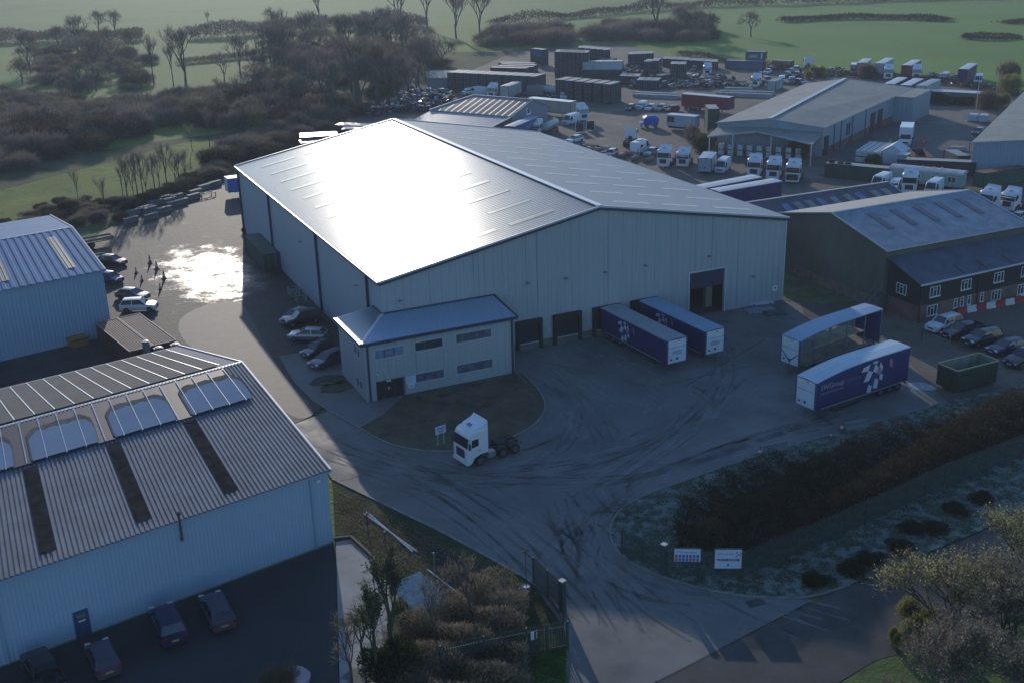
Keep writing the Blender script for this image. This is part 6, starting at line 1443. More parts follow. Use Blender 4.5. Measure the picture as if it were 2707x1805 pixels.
for k, c_ in enumerate(((204.27,113.37), (198.00,101.67), (180.37,90.97), (155.36,109.82), (144.38,57.59))):
    t = empty('light_pole', (*c_, .12), 0, ('slender pole by the hedge right of the navy trailer', 'pale pole beside the yellow shrubs at right', 'pole at the corner of the workshop yard fence', 'short pole against the workshop wall', 'black post beside the edge warehouse wall')[k], 'pole')
    mb = MB(); hh = (6, 8, 6, 4, 3)[k]; mb.tube((0, 0, 0), (0, 0, hh), .09, .06, n=6); mb.build('shaft', white_trim if k < 3 else chas, t)
    mb = MB(); mb.box((.25, 0, hh), (.6, .2, .1)); mb.build('lamp_head', tank_m, t)
# green site cabin behind the workshop yard
gp, gpa = ((187.22,105.49,0.12),-0.973)
t = empty('site_cabin', gp, gpa, 'long green site cabin with snow white roof panels and a yellow door', 'cabin')
mb = MB(); mb.bb(-6.8, 6.8, -1.5, 1.5, 0, 2.6); mb.build('wall', mat('cabin_green', (.1, .16, .12), .7, rib=(.5, .03)), t)
mb = MB(); mb.bb(-7.1, 7.1, -1.8, 1.8, 2.6, 2.75); mb.build('roof', RW, t)
mb = MB(); mb.bb(-1.6, -.5, -1.56, -1.5, .1, 2.3); mb.build('door', mat('door_lime', (.3, .33, .04), .6), t)
t = empty('white_cabin', (*(111.29,112.56), .12), -.35, 'white cabin with a black window left of the dark green tall box', 'cabin')
cabl, caba = ((109.71,109.67,0.12),-1.050); t.location = cabl; t.rotation_euler = (0, 0, caba)
mb = MB(); mb.bb(-3.6, 3.6, -1.25, 1.25, .9, 3.4); mb.build('wall', grey_side, t)
mb = MB(); mb.bb(-3.7, 3.7, -1.3, 1.3, 3.4, 3.5); mb.build('roof', RW, t)
window(t, -3.2, -1.7, 1.9, 3.0, -1.25, 1, fm=black_m)
mb = MB(); mb.bb(-3.3, 3.3, -.9, .9, .4, .9); mb.build('chassis', chas, t); wheels(t, (2.2, 1.2), 1.1, .4)
CON(6.06, (*(115.52,106.72), .12), 1.1, 'lower dark green box standing end on beside the white cabin', KG); CON(6.06, (*(115.52,106.72), 2.72), 1.1, 'upper dark green box stacked beside the white cabin', KG)
t = empty('tipper_body', (*(105.39,116.68), .12), -.4, 'bright blue tarpaulined tipper body on the dirt yard', 'tipper')
mb = MB(); mb.rings([[(-1.6, -1, .6), (1.6, -1, .6), (1.6, 1, .6), (-1.6, 1, .6)], [(-1.8, -1.2, 2.2), (1.8, -1.2, 2.2), (1.8, 1.2, 2.4), (-1.8, 1.2, 2.4)], [(-.9, -.6, 2.7), (1.0, -.5, 2.7), (1, .6, 2.8), (-1, .5, 2.8)]]); mb.build('tarpaulin', mat('tarp_blue', (.02, .08, .42), .5, bump=(3., .1)), t)
wheels(t, (-1, 1), 1.0, .4)
mb = MB(); mb.bb(-2.6, -1.9, -.9, .9, .3, 1.3); mb.build('tank_box', grey_side, t)
pipe_m = mat('clay_pipe', (.32, .2, .16), .8, var=(1., .3))
for k, (pa, L_) in enumerate(((((82.84,90.72,0.12),0.735), 3.2), (((84.91,90.58,0.12),-1.158), 3.4), (((83.16,86.60,0.12),0.649), 3), (((84.84,83.62,0.12),0.609), 3.2), (((80.82,94.42,0.12),0.751), 2.2), (((81.94,97.79,0.12),-0.138), 3.6))):
    mb = MB(); mb.tube((-L_/2, 0, .42), (L_/2, 0, .42), .42, n=14, cap=False); mb.tube((-L_/2, 0, .42), (L_/2, 0, .42), .3, n=14); mb.tube((L_/2-.3, 0, .42), (L_/2, 0, .42), .5, n=14)
    o = mb.build('concrete_pipe', pipe_m, None); o.location = pa[0]; o.rotation_euler = (0, 0, pa[1]); tag(o, ('pinkish pipe lying left of the camper van', 'long pipe behind the corner of the pipe pile', 'short pipe in the middle of the pile below the camper van', 'pipe lying nearest the leftmost tractor unit', 'pipe lying beside the light silver hatchback', 'long pale pipe nearest the edge of the warehouse roof')[k], 'pipe')
# person in hi-vis
def person(loc, a, lab, jac):
    me = bpy.data.meshes.new('person'); o = bpy.data.objects.new('person', me); C.objects.link(o)
    J = [(0, 0, .95), (0, 0, 1.2), (0, 0, 1.45), (0, 0, 1.55), (.02, 0, 1.7), (0, .2, 1.42), (.02, .27, 1.15), (.08, .26, .9), (0, -.2, 1.42), (.02, -.27, 1.15), (.08, -.26, .9), (0, .1, .9), (.04, .12, .5), (0, .13, .08), (.12, .13, .05), (0, -.1, .9), (-.03, -.12, .5), (-.1, -.13, .08), (.02, -.13, .05)]
    E_ = [(0, 1), (1, 2), (2, 3), (3, 4), (2, 5), (5, 6), (6, 7), (2, 8), (8, 9), (9, 10), (0, 11), (11, 12), (12, 13), (13, 14), (0, 15), (15, 16), (16, 17), (17, 18)]
    rad = [.15, .15, .16, .06, .11, .07, .05, .04, .07, .05, .04, .1, .07, .05, .04, .1, .07, .05, .04]
    me.from_pydata(J, E_, []); md = o.modifiers.new('skin', 'SKIN'); me.update()
    if not me.skin_vertices: bpy.context.view_layer.objects.active = o
    for i, r in enumerate(rad): me.skin_vertices[0].data[i].radius = (r, r)
    me.skin_vertices[0].data[0].use_root = True
    sb2 = o.modifiers.new('sub', 'SUBSURF'); sb2.levels = sb2.render_levels = 1
    dg = bpy.context.evaluated_depsgraph_get(); dg.update()
    me2 = bpy.data.meshes.new_from_object(o.evaluated_get(dg)); o.modifiers.clear(); o.data = me2
    me2.materials.clear()
    for m_ in (mat('trousers_dark', (.02, .02, .025), .8), jac, mat('skin_tone', (.35, .2, .14), .6)): me2.materials.append(m_)
    for p in me2.polygons: p.material_index = 0 if p.center.z < .93 else (1 if p.center.z < 1.53 else 2); p.use_smooth = True
    o.location = loc; o.rotation_euler = (0, 0, a); tag(o, lab, 'person')
    mb = MB(); mb.sm = True; mb.lathe((0, 0, 1.72), [(.125, -.02), (.12, .05), (.08, .11), (0, .13)], n=10); mb.build('hard_hat', white_panel, o)
try:
    person((*(133.41,68.33), .14), -2.0, 'person in a yellow hi-vis jacket and dark trousers beside the white box lorry', mat('hi_vis', (.4, .5, .12), .7))
except Exception as ex: print('person', ex)
# low concrete troughs along the left hedge
tro = mat('kerb_block', (.13, .135, .14), .8, var=(1., .3))
for k, (x, y, lab) in enumerate(((610, 530, 'nearest corner of the rows'), (830, 490, 'front row, second along'), (640, 445, 'left end of the back row'), (780, 400, 'middle row, upper left'), (815, 415, 'middle row, centre'), (980, 415, 'front row, third along'), (880, 340, 'back row, centre'), (1040, 315, 'back row, right of centre'), (985, 290, 'back row, tan topped'), (1120, 275, 'back row beside the tan topped one'), (1130, 340, 'front row, long one'), (1300, 272, 'right group, near one'), (1325, 223, 'right group, small far one'), (1420, 168, 'right group, near the yellow frame'), (1540, 130, 'far right end touching the white trailer'))):
    c_ = TRO[k]
    t = MB(); L_ = 4.2 if k == 10 else 2.6; t.box((0, 0, .4), (L_, .75, .8)); t.box((0, 0, .84), (L_+.2, .95, .1)); o = t.build('concrete_trough', tro, None); o.location = (*c_, .13); o.rotation_euler = (0, 0, .55); tag(o, 'low grey concrete block by the hedge, '+lab, 'block', 'low concrete blocks laid along the left hedge')
t = empty('steel_trestle', (*(-0.41,100.39), .13), .5, 'rusty yellow steel frame lying near the blue and white trailer end', 'frame')
mb = MB()
for a_, b_ in (((-1.6, -.6, .6), (1.6, -.6, .6)), ((-1.6, .6, .6), (1.6, .6, .6)), ((-1.6, -.6, .6), (-1.6, .6, .6)), ((1.6, -.6, .6), (1.6, .6, .6)), ((-1.6, -.6, 0), (-1.6, -.6, .6)), ((1.6, -.6, 0), (1.6, -.6, .6)), ((-1.6, .6, 0), (-1.6, .6, .6)), ((1.6, .6, 0), (1.6, .6, .6)), ((0, -.6, .6), (0, .6, .6))): bar(mb, a_, b_, .12, .12)
mb.build('frame', mat('frame_yellow', (.25, .2, .04), .6), t)
bt = TRAILER('corner', ((8.0, 98.2, .13), R(181)), 'blue sided trailer with a white end at the far left corner of the warehouse', mat_side=mat('trailer_blue_side', (.02, .09, .4), .5), mat_roof=RB, top=3.6, Lt=10)
t = empty('flatbed_trailer', (*(-23.14,74.65), .13), .2, 'empty timber sided flatbed trailer behind the blue roofed shed', 'trailer')
mb = MB(); mb.bb(-3, 3, -1.1, 1.1, .8, .95); mb.build('deck', mat('deck_wood', (.17, .14, .1), .8), t)
mb = MB()
for a_, b_ in (((-3, -1.1, 1.2), (3, -1.1, 1.2)), ((-3, 1.1, 1.2), (3, 1.1, 1.2)), ((3, -1.1, 1.2), (3, 1.1, 1.2))): bar(mb, a_, b_, .08, .3)
mb.build('side_board', MATS['deck_wood'], t); wheels(t, (-1.4, -.4), 1.05, .4)
# scrap heaps: pallets, engines, wheels
def heap(name, poly, n, hmax, size, m, lab, cat, seed):
    rr = random.Random(seed); mb = MB(); xs_ = [p[0] for p in poly]; ys_ = [p[1] for p in poly]; k = 0
    def inside(x, y):
        c = False; j = len(poly)-1
        for i in range(len(poly)):
            if (poly[i][1] > y) != (poly[j][1] > y) and x < (poly[j][0]-poly[i][0])*(y-poly[i][1])/(poly[j][1]-poly[i][1])+poly[i][0]: c = not c
            j = i
        return c
    while k < n:
        x, y = rr.uniform(min(xs_), max(xs_)), rr.uniform(min(ys_), max(ys_))
        if not inside(x, y): continue
        z = rr.random()*hmax; s = rr.uniform(*size); q = rr.random()
        if q < .5: mb.box((x, y, .15+z*.8+s*.2), (s, s*rr.uniform(.3, 1), s*rr.uniform(.15, .6)), rz=rr.random()*3.14, ry=rr.uniform(-.5, .5), mi=rr.randrange(len(m)))
        elif q < .8: a_ = rr.random()*3.14; mb.tube((x, y, .2+z), (x+math.cos(a_)*s*1.3, y+math.sin(a_)*s*1.3, .2+z*rr.random()), s*.12, n=6, mi=rr.randrange(len(m)))
        else: mb.lathe((x, y, .15+z*.8), [(s*.25, 0), (s*.5, .02), (s*.5, .2), (s*.25, .22)], n=8, mi=rr.randrange(len(m)))
        k += 1
    o = mb.build(name, m, None, uv=False); return tag(o, lab, cat, kind='stuff')
scm = [mat('scrap_dark', (.03, .03, .035), .5, metal=.3), mat('scrap_brown', (.07, .045, .03), .8), mat('scrap_bright', (.35, .36, .38), .3, metal=.7), mat('scrap_grey', (.14, .14, .14), .6)]
heap('scrap_metal', [(77.19,202.35), (83.47,194.47), (83.13,181.75), (69.28,167.85), (59.87,171.57), (51.27,166.79), (63.88,183.06)], 900, 2.2, (.5, 1.5), [scm[0], scm[2], scm[0]], 'heap of glinting metal scrap behind the ridge of the big roof', 'scrap heap', 5)
heap('scrap_parts', [(159.36,184.19), (165.47,176.13), (160.65,150.57), (154.21,159.81), (147.67,163.00), (133.71,173.12), (137.49,183.20), (140.82,174.26)], 900, 1.3, (.4, 1.6), scm, 'spread of dark vehicle parts strewn among the far containers', 'scrap heap', 6)
heap('scrap_parts', [(194.89,175.82), (205.98,171.20), (203.97,161.54), (195.49,157.25), (184.92,161.67)], 300, .8, (.3, 1.2), scm, 'scattered timber and rubble along the field edge by the pickup', 'rubble', 8)
heap('scrap_parts', [(220.15,149.35), (223.35,139.91), (214.86,117.31), (207.14,111.30), (207.91,116.46), (210.38,132.92)], 260, .5, (.3, 1.2), scm, 'scattered white and brown debris round the lone navy trailer', 'rubble', 9)
heap('scrap_parts', [(81.82,107.62), (84.62,100.59), (81.58,87.26), (79.94,87.54), (80.46,101.60)], 160, .4, (.3, .9), scm, 'thin line of debris along the edge beyond the big roof', 'rubble', 10)
heap('container_rubbish', [(152.09,212.25), (158.66,211.25), (158.61,195.71), (148.01,178.80), (138.08,186.10)], 260, 2.2, (.5, 1.8), scm, 'jumble of dark parts between the middle container groups', 'scrap heap', 11)
# stacked pale pallet rows
pal = mat('pallet_pale', (.32, .36, .36), .6, var=(1.5, .3))
for r_, (a, b, n) in enumerate((((153.12,154.51), (157.46,149.16), 9), ((148.43,150.53), (158.35,140.58), 16), ((146.03,147.96), (155.08,137.35), 16), ((126.42,159.09), (134.07,149.50), 13), ((128.35,161.99), (135.93,153.04), 12))):
    for i in range(n):
        p = Vector(a).lerp(Vector(b), (i+.5)/n)
        def mkp():
            mb = MB()
            for k in range(6): mb.bb(-.6, .6, -.6+.21*k, -.45+.21*k, .7, .74)
            for k in (-.55, 0, .55): mb.bb(k-.05, k+.05, -.6, .6, .0, .7)
            for z in (.0, .24, .48): mb.bb(-.6, .6, -.6, .6, z+.08, z+.1)
            o = mb.build('pallet_stack', pal, None, uv=False); o['label'] = 'x'; o['category'] = 'pallet stack'; return o
        place('pal', mkp, (p.x, p.y, .12), .3+.05*i, 'pale pallet stack in row '+('one', 'two', 'three', 'four', 'five')[r_]+' of the pallet lines, '+(ORD+['fifteenth', 'sixteenth'])[i]+' from the left', 'rows of pale pallet stacks', None, None, 1.25)
# glare-lit flat sheds beyond the left slope of the roof
glare = mat('flat_metal_roof', (.45, .45, .46), .25, metal=.6, bump=(.5, .05))
for k, (a, b, c_, hh, lab) in enumerate((((26.39,132.16,3.4), (33.95,130.24,3.4), (29.77,136.16,3.4), 3.4, 'larger flat metal roofed hut blazing in the sun beyond the far eave'), ((25.63,128.99,2.8), (29.48,128.44,2.8), (27.78,131.56,2.8), 2.8, 'small flat metal roofed hut partly hidden by the far eave'), ((38.02,145.51,3), (44.45,140.03,3), (40.42,145.98,3), 3, 'long low sunlit roof behind the two blazing huts'), ((38.07,140.06,2.8), (41.89,138.06,2.8), (40.44,141.61,2.8), 2.8, 'short sunlit roof between the long roof and the big warehouse'))):
    A_ = Vector(a[:2]); B_ = Vector(b[:2]); C_ = Vector(c_[:2]); d = (B_-A_); u = d.normalized(); nrm = Vector((-u.y, u.x)); wd = abs((C_-A_).dot(nrm)); wd = max(3, min(wd, 14)); m_ = (A_+B_)/2+nrm*wd/2
    t = empty('metal_hut', (m_.x, m_.y, .1), math.atan2(u.y, u.x), lab, 'hut'); l = d.length/2
    mb = MB(); mb.bb(-l, l, -wd/2, wd/2, 0, hh-.1); mb.build('wall', KP, t)
    mb = MB(); mb.bb(-l-.2, l+.2, -wd/2-.2, wd/2+.2, hh-.1, hh); mb.build('roof', glare, t)
t = empty('lean_shed', (*(89.69,208.22), .12), -.55, 'grey shed with a mottled tan sloping roof left of the dark container row', 'shed')
mb = MB(); mb.quad((-4, -3, 0), (4, -3, 0), (4, -3, 3.2), (-4, -3, 3.2)); mb.quad((4, -3, 0), (4, 3, 0), (4, 3, 4.4), (4, -3, 3.2)); mb.quad((-4, 3, 0), (-4, -3, 0), (-4, -3, 3.2), (-4, 3, 4.4)); mb.build('wall', MATS['shed_grey'], t)
mb = MB(); slab(mb, [(-4.3, -3.3, 3.2), (4.3, -3.3, 3.2), (4.3, 3.3, 4.5), (-4.3, 3.3, 4.5)], .1); mb.build('roof', mat('mottled_tan', (.3, .27, .2), .5, var=(.8, .5)), t)

# ---------------------------------------------------------------- fences, signs and small things by the gates
pal_green = mat('palisade_green', (.035, .06, .05), .5)
def palisade(path, label, h=2.3, name='palisade_fence', gap=.17, extra=None):
    b = path[0]; root = empty(name, (*b, .15), 0, label, 'fence' if 'gate' not in name else 'gate')
    mb = MB(); mr = MB(); L_ = lambda p: (p[0]-b[0], p[1]-b[1])
    for i in range(len(path)-1):
        a, c = Vector(L_(path[i])), Vector(L_(path[i+1])); d = c-a; n = max(1, int(d.length/gap)); an = math.atan2(d.y, d.x)
        for k in range(n):
            p = a.lerp(c, (k+.5)/n); t = .055*.5; mb.box((p.x, p.y, h/2+.05), (.095, .02, h-.1), rz=an)
            mb.quad((p.x-math.cos(an)*.032, p.y-math.sin(an)*.032, h), (p.x+math.cos(an)*.032, p.y+math.sin(an)*.032, h), (p.x, p.y, h+.12))
        for z in (.35, h-.4): bar(mr, (a.x, a.y, z), (c.x, c.y, z), .05, .06)
        m = max(1, round(d.length/2.75))
        for k in range(m+1 if i == len(path)-2 else m):
            p = a.lerp(c, k/m); q_ = MB(); q_.bb(p.x-.06, p.x+.06, p.y-.06, p.y+.06, 0, h); q_.build('post', pal_green, root, uv=False)
    mb.build('pales', pal_green, root, uv=False); mr.build('rail', pal_green, root, uv=False); return root
fr = [(5.43,-48.47), (7.41,-49.98), (10.39,-51.73), (13.33,-51.19), (18.72,-50.58), (26.52,-49.24), (34.26,-47.80), (45.01,-46.64), (59.34,-44.57)]
palisade([(4.04,-44.54), (5.43,-48.47)], 'right hand green palisade gate leaf standing open at the bank', name='palisade_gate')
f1 = palisade(fr, 'long green palisade fence running behind the frosty verge to the right')
palisade([(-3.94,-45.07), (-3.67,-49.30), (-4.24,-50.63)], 'left hand green palisade gate leaf standing open beside the bramble', name='palisade_gate')
palisade([(-5.48,-53.56), (-6.91,-53.29), (-8.31,-52.99), (-11.23,-52.52), (-14.26,-52.20)], 'short green palisade fence running left from the gate into the bramble')
for c_, lb in (((5.43,-48.47), 'thick square green gatepost with a pale cap, right of the entrance'), ((-3.71,-49.39), 'thick square green gatepost with a pale cap, left of the entrance')):
    t = empty('gatepost', (*c_, .15), .3, lb, 'gatepost'); mb = MB(); mb.bb(-.2, .2, -.2, .2, 0, 2.6); mb.build('shaft', pal_green, t); mb = MB(); mb.bb(-.22, .22, -.22, .22, 2.6, 2.66); mb.build('cap', mat('cap_pale', (.4, .42, .42), .6), t)
def fence_sign(a, b, z0, z1, lab, bg):
    a = Vector(a); b = Vector(b); d = b-a; m_ = (a+b)/2; n = Vector((d.y, -d.x)).normalized(); c = m_+n*.14
    t = empty('fence_sign', (c.x, c.y, .15), math.atan2(d.y, d.x), lab, 'sign'); l = d.length/2
    mb = MB(); mb.bb(-l, l, -.02, .02, z0, z1); mb.build('board', bg, t)
    mb = MB(); mb.bb(-l-.08, l+.08, .021, .05, z0-.08, z1+.08); mb.build('backing_frame', pal_green, t); return t, l
navy_ink = mat('navy_ink', (.02, .03, .12), .6); sign_bg = mat('sign_pale', (.52, .58, .68), .5)
t, l = fence_sign((8.50,-50.68), (10.26,-51.60), .95, 2.55, 'white notice lettered WAREHOUSE II on the palisade fence', sign_bg)
for body, sz, z in (('WAREHOUSE', .27, 1.6), ('II', .3, 1.15)): text_mesh(body, sz, navy_ink, t, (0, -.025, z), (R(90), 0, 0), align='CENTER', bold=.012, sx=1.05)
text_mesh('SWGroupLogistics', .17, blue_ink, t, (-l+.2, -.025, 2.15), (R(90), 0, 0))
mb = MB()
for x, z in ((.62, 2.3), (.75, 2.15), (.62, 2.02), (.88, 2.05), (.95, 2.25)): mb.quad(*[(x+dx, -.026, z+dz) for dx, dz in ((0, -.08), (.07, 0), (0, .08), (-.07, 0))])
mb.build('logo_check', navy_ink, t, uv=False)
t, l = fence_sign((5.87,-49.19), (7.57,-50.14), 1.5, 2.55, 'pale notice with blue and red safety pictograms on the palisade fence', sign_bg)
text_mesh('SWGroupLogistics', .2, blue_ink, t, (-l+.15, -.025, 2.25), (R(90), 0, 0))
red_ink = mat('red_ink', (.4, .06, .05), .6)
for i in range(7):
    for j in range(2):
        mb = MB(); x = -l+.06+i*(2*l-.1)/7; mb.bb(x, x+(2*l)/7-.08, -.028, -.021, 1.53+.3*j, 1.79+.3*j); mb.build('pictogram', red_ink if (i in (0, 4) or (i == 6 and j == 0)) else blue_ink, t, uv=False)
t = empty('small_fence_notice', (*(-7.78,-52.93), .15), .1, 'small white notice hanging on the short palisade fence by the bramble', 'sign'); mb = MB(); mb.bb(-.3, .3, -.2, -.17, 1.3, 1.95); mb.build('board', sign_bg, t); mb = MB(); mb.bb(-.05, .05, -.21, -.2, 1.35, 1.9); mb.build('stripe', pal_green, t)
t = empty('barrel', (*(-5.28,-46.58), .15), 0, 'dark blue barrel holding a thin pole with a small solar panel by the left gate', 'barrel')
mb = MB(); mb.sm = True; mb.lathe((0, 0, 0), [(.3, 0), (.33, .1), (.31, .35), (.34, .4), (.31, .45), (.31, .75), (.34, .8), (.31, .85), (.31, 1.05)], n=18); mb.build('drum', mat('drum_blue', (.012, .02, .08), .4), t, uv=False)
mb = MB(); mb.lathe((0, 0, 1.02), [(.31, .05), (.31, 0), (0, 0)], n=18); mb.build('drum_lid', MATS['canvas_white'], t, uv=False)
mb = MB(); mb.tube((.05, 0, 1), (0, 0, 4.0), .03, n=6); mb.build('pole', chas, t, uv=False)
mb = MB(); mb.box((.1, 0, 4.1), (.5, .35, .05), ry=.5); mb.box((-.25, 0, 4.02), (.5, .08, .05)); mb.build('solar_cell', solar_m, t, uv=False)
for k, (a, b) in enumerate((((-12.04,-28.80), (-10.22,-36.72)), ((-11.68,-29.08), (-10.53,-36.56)), ((-10.43,-39.68), (-9.68,-43.32)))):
    mb = MB(); z = .24; mb.tube((*a, z), (*b, z), .075, n=8); tag(mb.build('white_pole', mat('pole_white', (.42, .47, .52), .4), None, uv=False), ('longer white pole lying on the verge by the pale blue wall', 'second white pole lying alongside the longer one', 'short pinkish white pole lying beside the slatted panels')[k], 'pole')
for k, ((x, y), r) in enumerate((((-8.88,-37.59), .75), ((-8.35,-39.10), 1.0), ((-7.59,-40.52), 1.1), ((-6.85,-42.88), .85), ((-6.33,-43.76), .4))):
    mb = MB(); mb.lathe((x, y, .15), [(0, .1), (r*.8, .1), (r, .06), (r, 0)], n=18); tag(mb.build('chamber_cover', mat('cover_black', (.03, .032, .036), .95, spec=.05), None, uv=False), ('broken ringed drain cover at the start of the row of black covers', 'second round black cover beside the road verge', 'largest round black cover beside the road verge', 'dusty round cover near the bramble edge', 'smallest round cover nearest the barrel')[k], 'drain cover')
A_, B_, C_ = Vector((-14.18,-41.61,0.9)), Vector((-11.42,-40.86,0.9)), Vector((-13.36,-46.42,0.9)); 
t = empty('slatted_shelter', (A_.x, A_.y, .15), 0, 'low row of rusting white corrugated panels lying like steps by the brambles', 'panel stack')
u = B_-A_; v = C_-A_; v = Vector((-10.69,-45.74,0.9))-B_
u = u*1.0
for k in range(6):
    a = v*(k/6); b = v*((k+.8)/6); mb = MB(); slab(mb, [(a.x, a.y, .95), (a.x+u.x, a.y+u.y, .95), (b.x+u.x, b.y+u.y, .7), (b.x, b.y, .7)], .05); mb.build('panel', mat('panel_rusty', (.32, .33, .31), .5, var=(2., .35), metal=.3, rib=(.15, .02), dirt=((.1, .07, .05), 1.5, 1.5, .8)), t)
mb = MB()
for k in range(7):
    a = v*(k/6.2); bar(mb, (a.x, a.y, .6), (a.x+u.x, a.y+u.y, .6), .08, .12)
    for q_ in (0, 1): mb.bb(a.x+u.x*q_-.04, a.x+u.x*q_+.04, a.y+u.y*q_-.04, a.y+u.y*q_+.04, 0, .6)
mb.build('bearer', MATS['bearer_wood'], t)
for k, (c_, h_, lb) in enumerate((((-10.17,-40.47), 1.9, 'grey marker post standing behind the first drain cover'), ((-7.56,-44.26), .9, 'short black bollard with a white top near the bramble'), ((-12.88,-32.52), 2.2, 'thin wire fence post nearest the pale blue wall'), ((-12.58,-36.11), 2.2, 'thin wire fence post halfway along the white poles'), ((-14.75,-39.46), 2.0, 'thin post rising from the patched concrete'), ((59.00,-23.37), 2.6, 'metal pole between the skip and the staff car row'), ((58.34,-19.78), 1.6, 'thin post in front of the white staff four by four'), ((9.87,-35.40), .5, 'pale stub bollard at the kerb of the bank'))):
    t = empty('marker_post', (*c_, .15), 0, lb, 'post'); mb = MB(); mb.tube((0, 0, 0), (0, 0, h_), .05, n=6); mb.build('shaft', tank_m if k in (0, 5) else chas, t, uv=False); mb = MB(); mb.lathe((0, 0, h_), [(.07, 0), (.07, .08), (0, .1)], n=8); mb.build('cap', MATS['cap_pale'], t, uv=False)
mb = MB(); q0, q1 = Vector((59.61,-19.88)), Vector((59.79,-22.46)); bar(mb, (q0.x, q0.y, .7), (q1.x, q1.y, .7), .07, .07); bar(mb, (q0.x, q0.y, .15), (q0.x, q0.y, .75), .06, .06); bar(mb, (q1.x, q1.y, .15), (q1.x, q1.y, .75), .06, .06); tag(mb.build('guard_rail', tank_m, None), 'low grey guard rail behind the lettered trailer', 'rail')
mb = MB(); pts = [(-15.55,-31.71), (-14.23,-32.08), (-13.08,-39.64)]; 
for i in range(2): bar(mb, (*pts[i], .24), (*pts[i+1], .24), .2, .3)
tag(mb.build('low_wall', mat('wall_dark', (.03, .03, .03), .8), None), 'low black edging wall round the patched concrete', 'wall')
# low planting bed edge and post by office end
mb = MB(); bar(mb, (*(12.63,-6.07), .35), (*(12.36,-9.97), .35), .15, .5); tag(mb.build('end_wall', stain_conc, None), 'short stained concrete wall at the right end of the office block', 'wall')
# brick pile and rubbish at barn flank
heap('flank_rubbish', [(66.13,15.93), (65.56,12.87), (64.99,8.33), (61.45,5.74), (62.17,10.76)], 120, 1.2, (.3, 1.1), [scm[0], scm[1]], 'dark rubbish piled against the flank of the green barn', 'rubbish', 14)

# ---------------------------------------------------------------- vegetation
bark = mat('bark', (.075, .065, .055), .9); bark_ivy = mat('bark_ivy', (.05, .055, .03), .9)
def twig_m(n, c, v=.3):
    if 'twigs_'+n in MATS: return MATS['twigs_'+n]
    m = mat('twigs_'+n, c, .9, var=(.6, v), spec=.1); nt = m.node_tree; b = nt.nodes['Principled BSDF']
    t = nt.nodes.new('ShaderNodeBsdfTranslucent'); x = nt.nodes.new('ShaderNodeMixShader'); x.inputs[0].default_value = .5
    for l in list(b.inputs['Base Color'].links): nt.links.new(l.from_socket, t.inputs['Color'])
    nt.links.new(b.outputs[0], x.inputs[1]); nt.links.new(t.outputs[0], x.inputs[2]); nt.links.new(x.outputs[0], nt.nodes['Material Output'].inputs['Surface'])
    return m
TWB = twig_m('brown', (.21, .18, .125)); TWP = twig_m('plum', (.17, .145, .12)); TWG = twig_m('green', (.06, .075, .025)); TWY = twig_m('ochre', (.22, .21, .07), .4); TWD = twig_m('dark', (.06, .045, .03)); IVY = twig_m('ivy', (.018, .035, .012)); TWO = twig_m('rust', (.16, .115, .07), .3); LFY = twig_m('willow_leaf', (.34, .33, .12), .4); FRT = twig_m('frosted_leaf', (.3, .36, .33), .3)
def card(mb, p, d, L_, w, rr):
    """a thin folded twig or leaf"""
    d = d.normalized(); s = d.cross(Vector((rr.uniform(-1, 1), rr.uniform(-1, 1), rr.uniform(-1, 1))))
    if s.length < .05: return
    s = s.normalized()*w*.5; e = p+d*L_; k = len(mb.v); m_ = p+d*L_*.5
    mb.v += [tuple(p), tuple(m_+s), tuple(e), tuple(m_-s)]; mb.f.append((k, k+1, k+2, k+3)); mb.m.append(0)
def rv(rr, up_=0.0):
    v = Vector((rr.gauss(0, 1), rr.gauss(0, 1), rr.gauss(0, 1)+up_)); return v.normalized() if v.length > .01 else Vector((0, 0, 1))
def grow(tr, tw, p, d, L_, r, depth, rr, spread, upw, twl, tww, ntw, leaf=None, nl=0, lsz=.1):
    segs = 2 if depth > 1 else 1; q = p
    for s in range(segs):
        d = (d+rv(rr)*.13+Vector((0, 0, upw*.1))).normalized(); e = q+d*L_/segs
        tr.tube(tuple(q), tuple(e), r*(1-s*.15), r*(.85-s*.2), n=5 if depth > 2 else 3, cap=False); q = e
    if depth <= 2:
        for _ in range(ntw):
            t = rr.random(); b = p.lerp(q, t); dd = (d*.8+rv(rr, upw)*.9); card(tw, b, dd, twl*rr.uniform(.5, 1.2), tww, rr)
            if leaf:
                for _ in range(nl): card(leaf, b+dd.normalized()*twl*rr.random(), rv(rr), lsz*rr.uniform(.7, 1.3), lsz*.6, rr)
    if depth == 0: return
    n = 3 if depth > 1 else 3
    for i in range(n):
        a = rr.uniform(0, 6.28); s = d.cross(Vector((math.cos(a), math.sin(a), .3))).normalized()
        nd = (d*(1-spread)+s*spread*rr.uniform(.7, 1.3)+Vector((0, 0, upw*.15))).normalized()
        grow(tr, tw, p.lerp(q, rr.uniform(.65, 1)), nd, L_*rr.uniform(.62, .8), r*.6, depth-1, rr, spread, upw, twl, tww, ntw, leaf, nl, lsz)
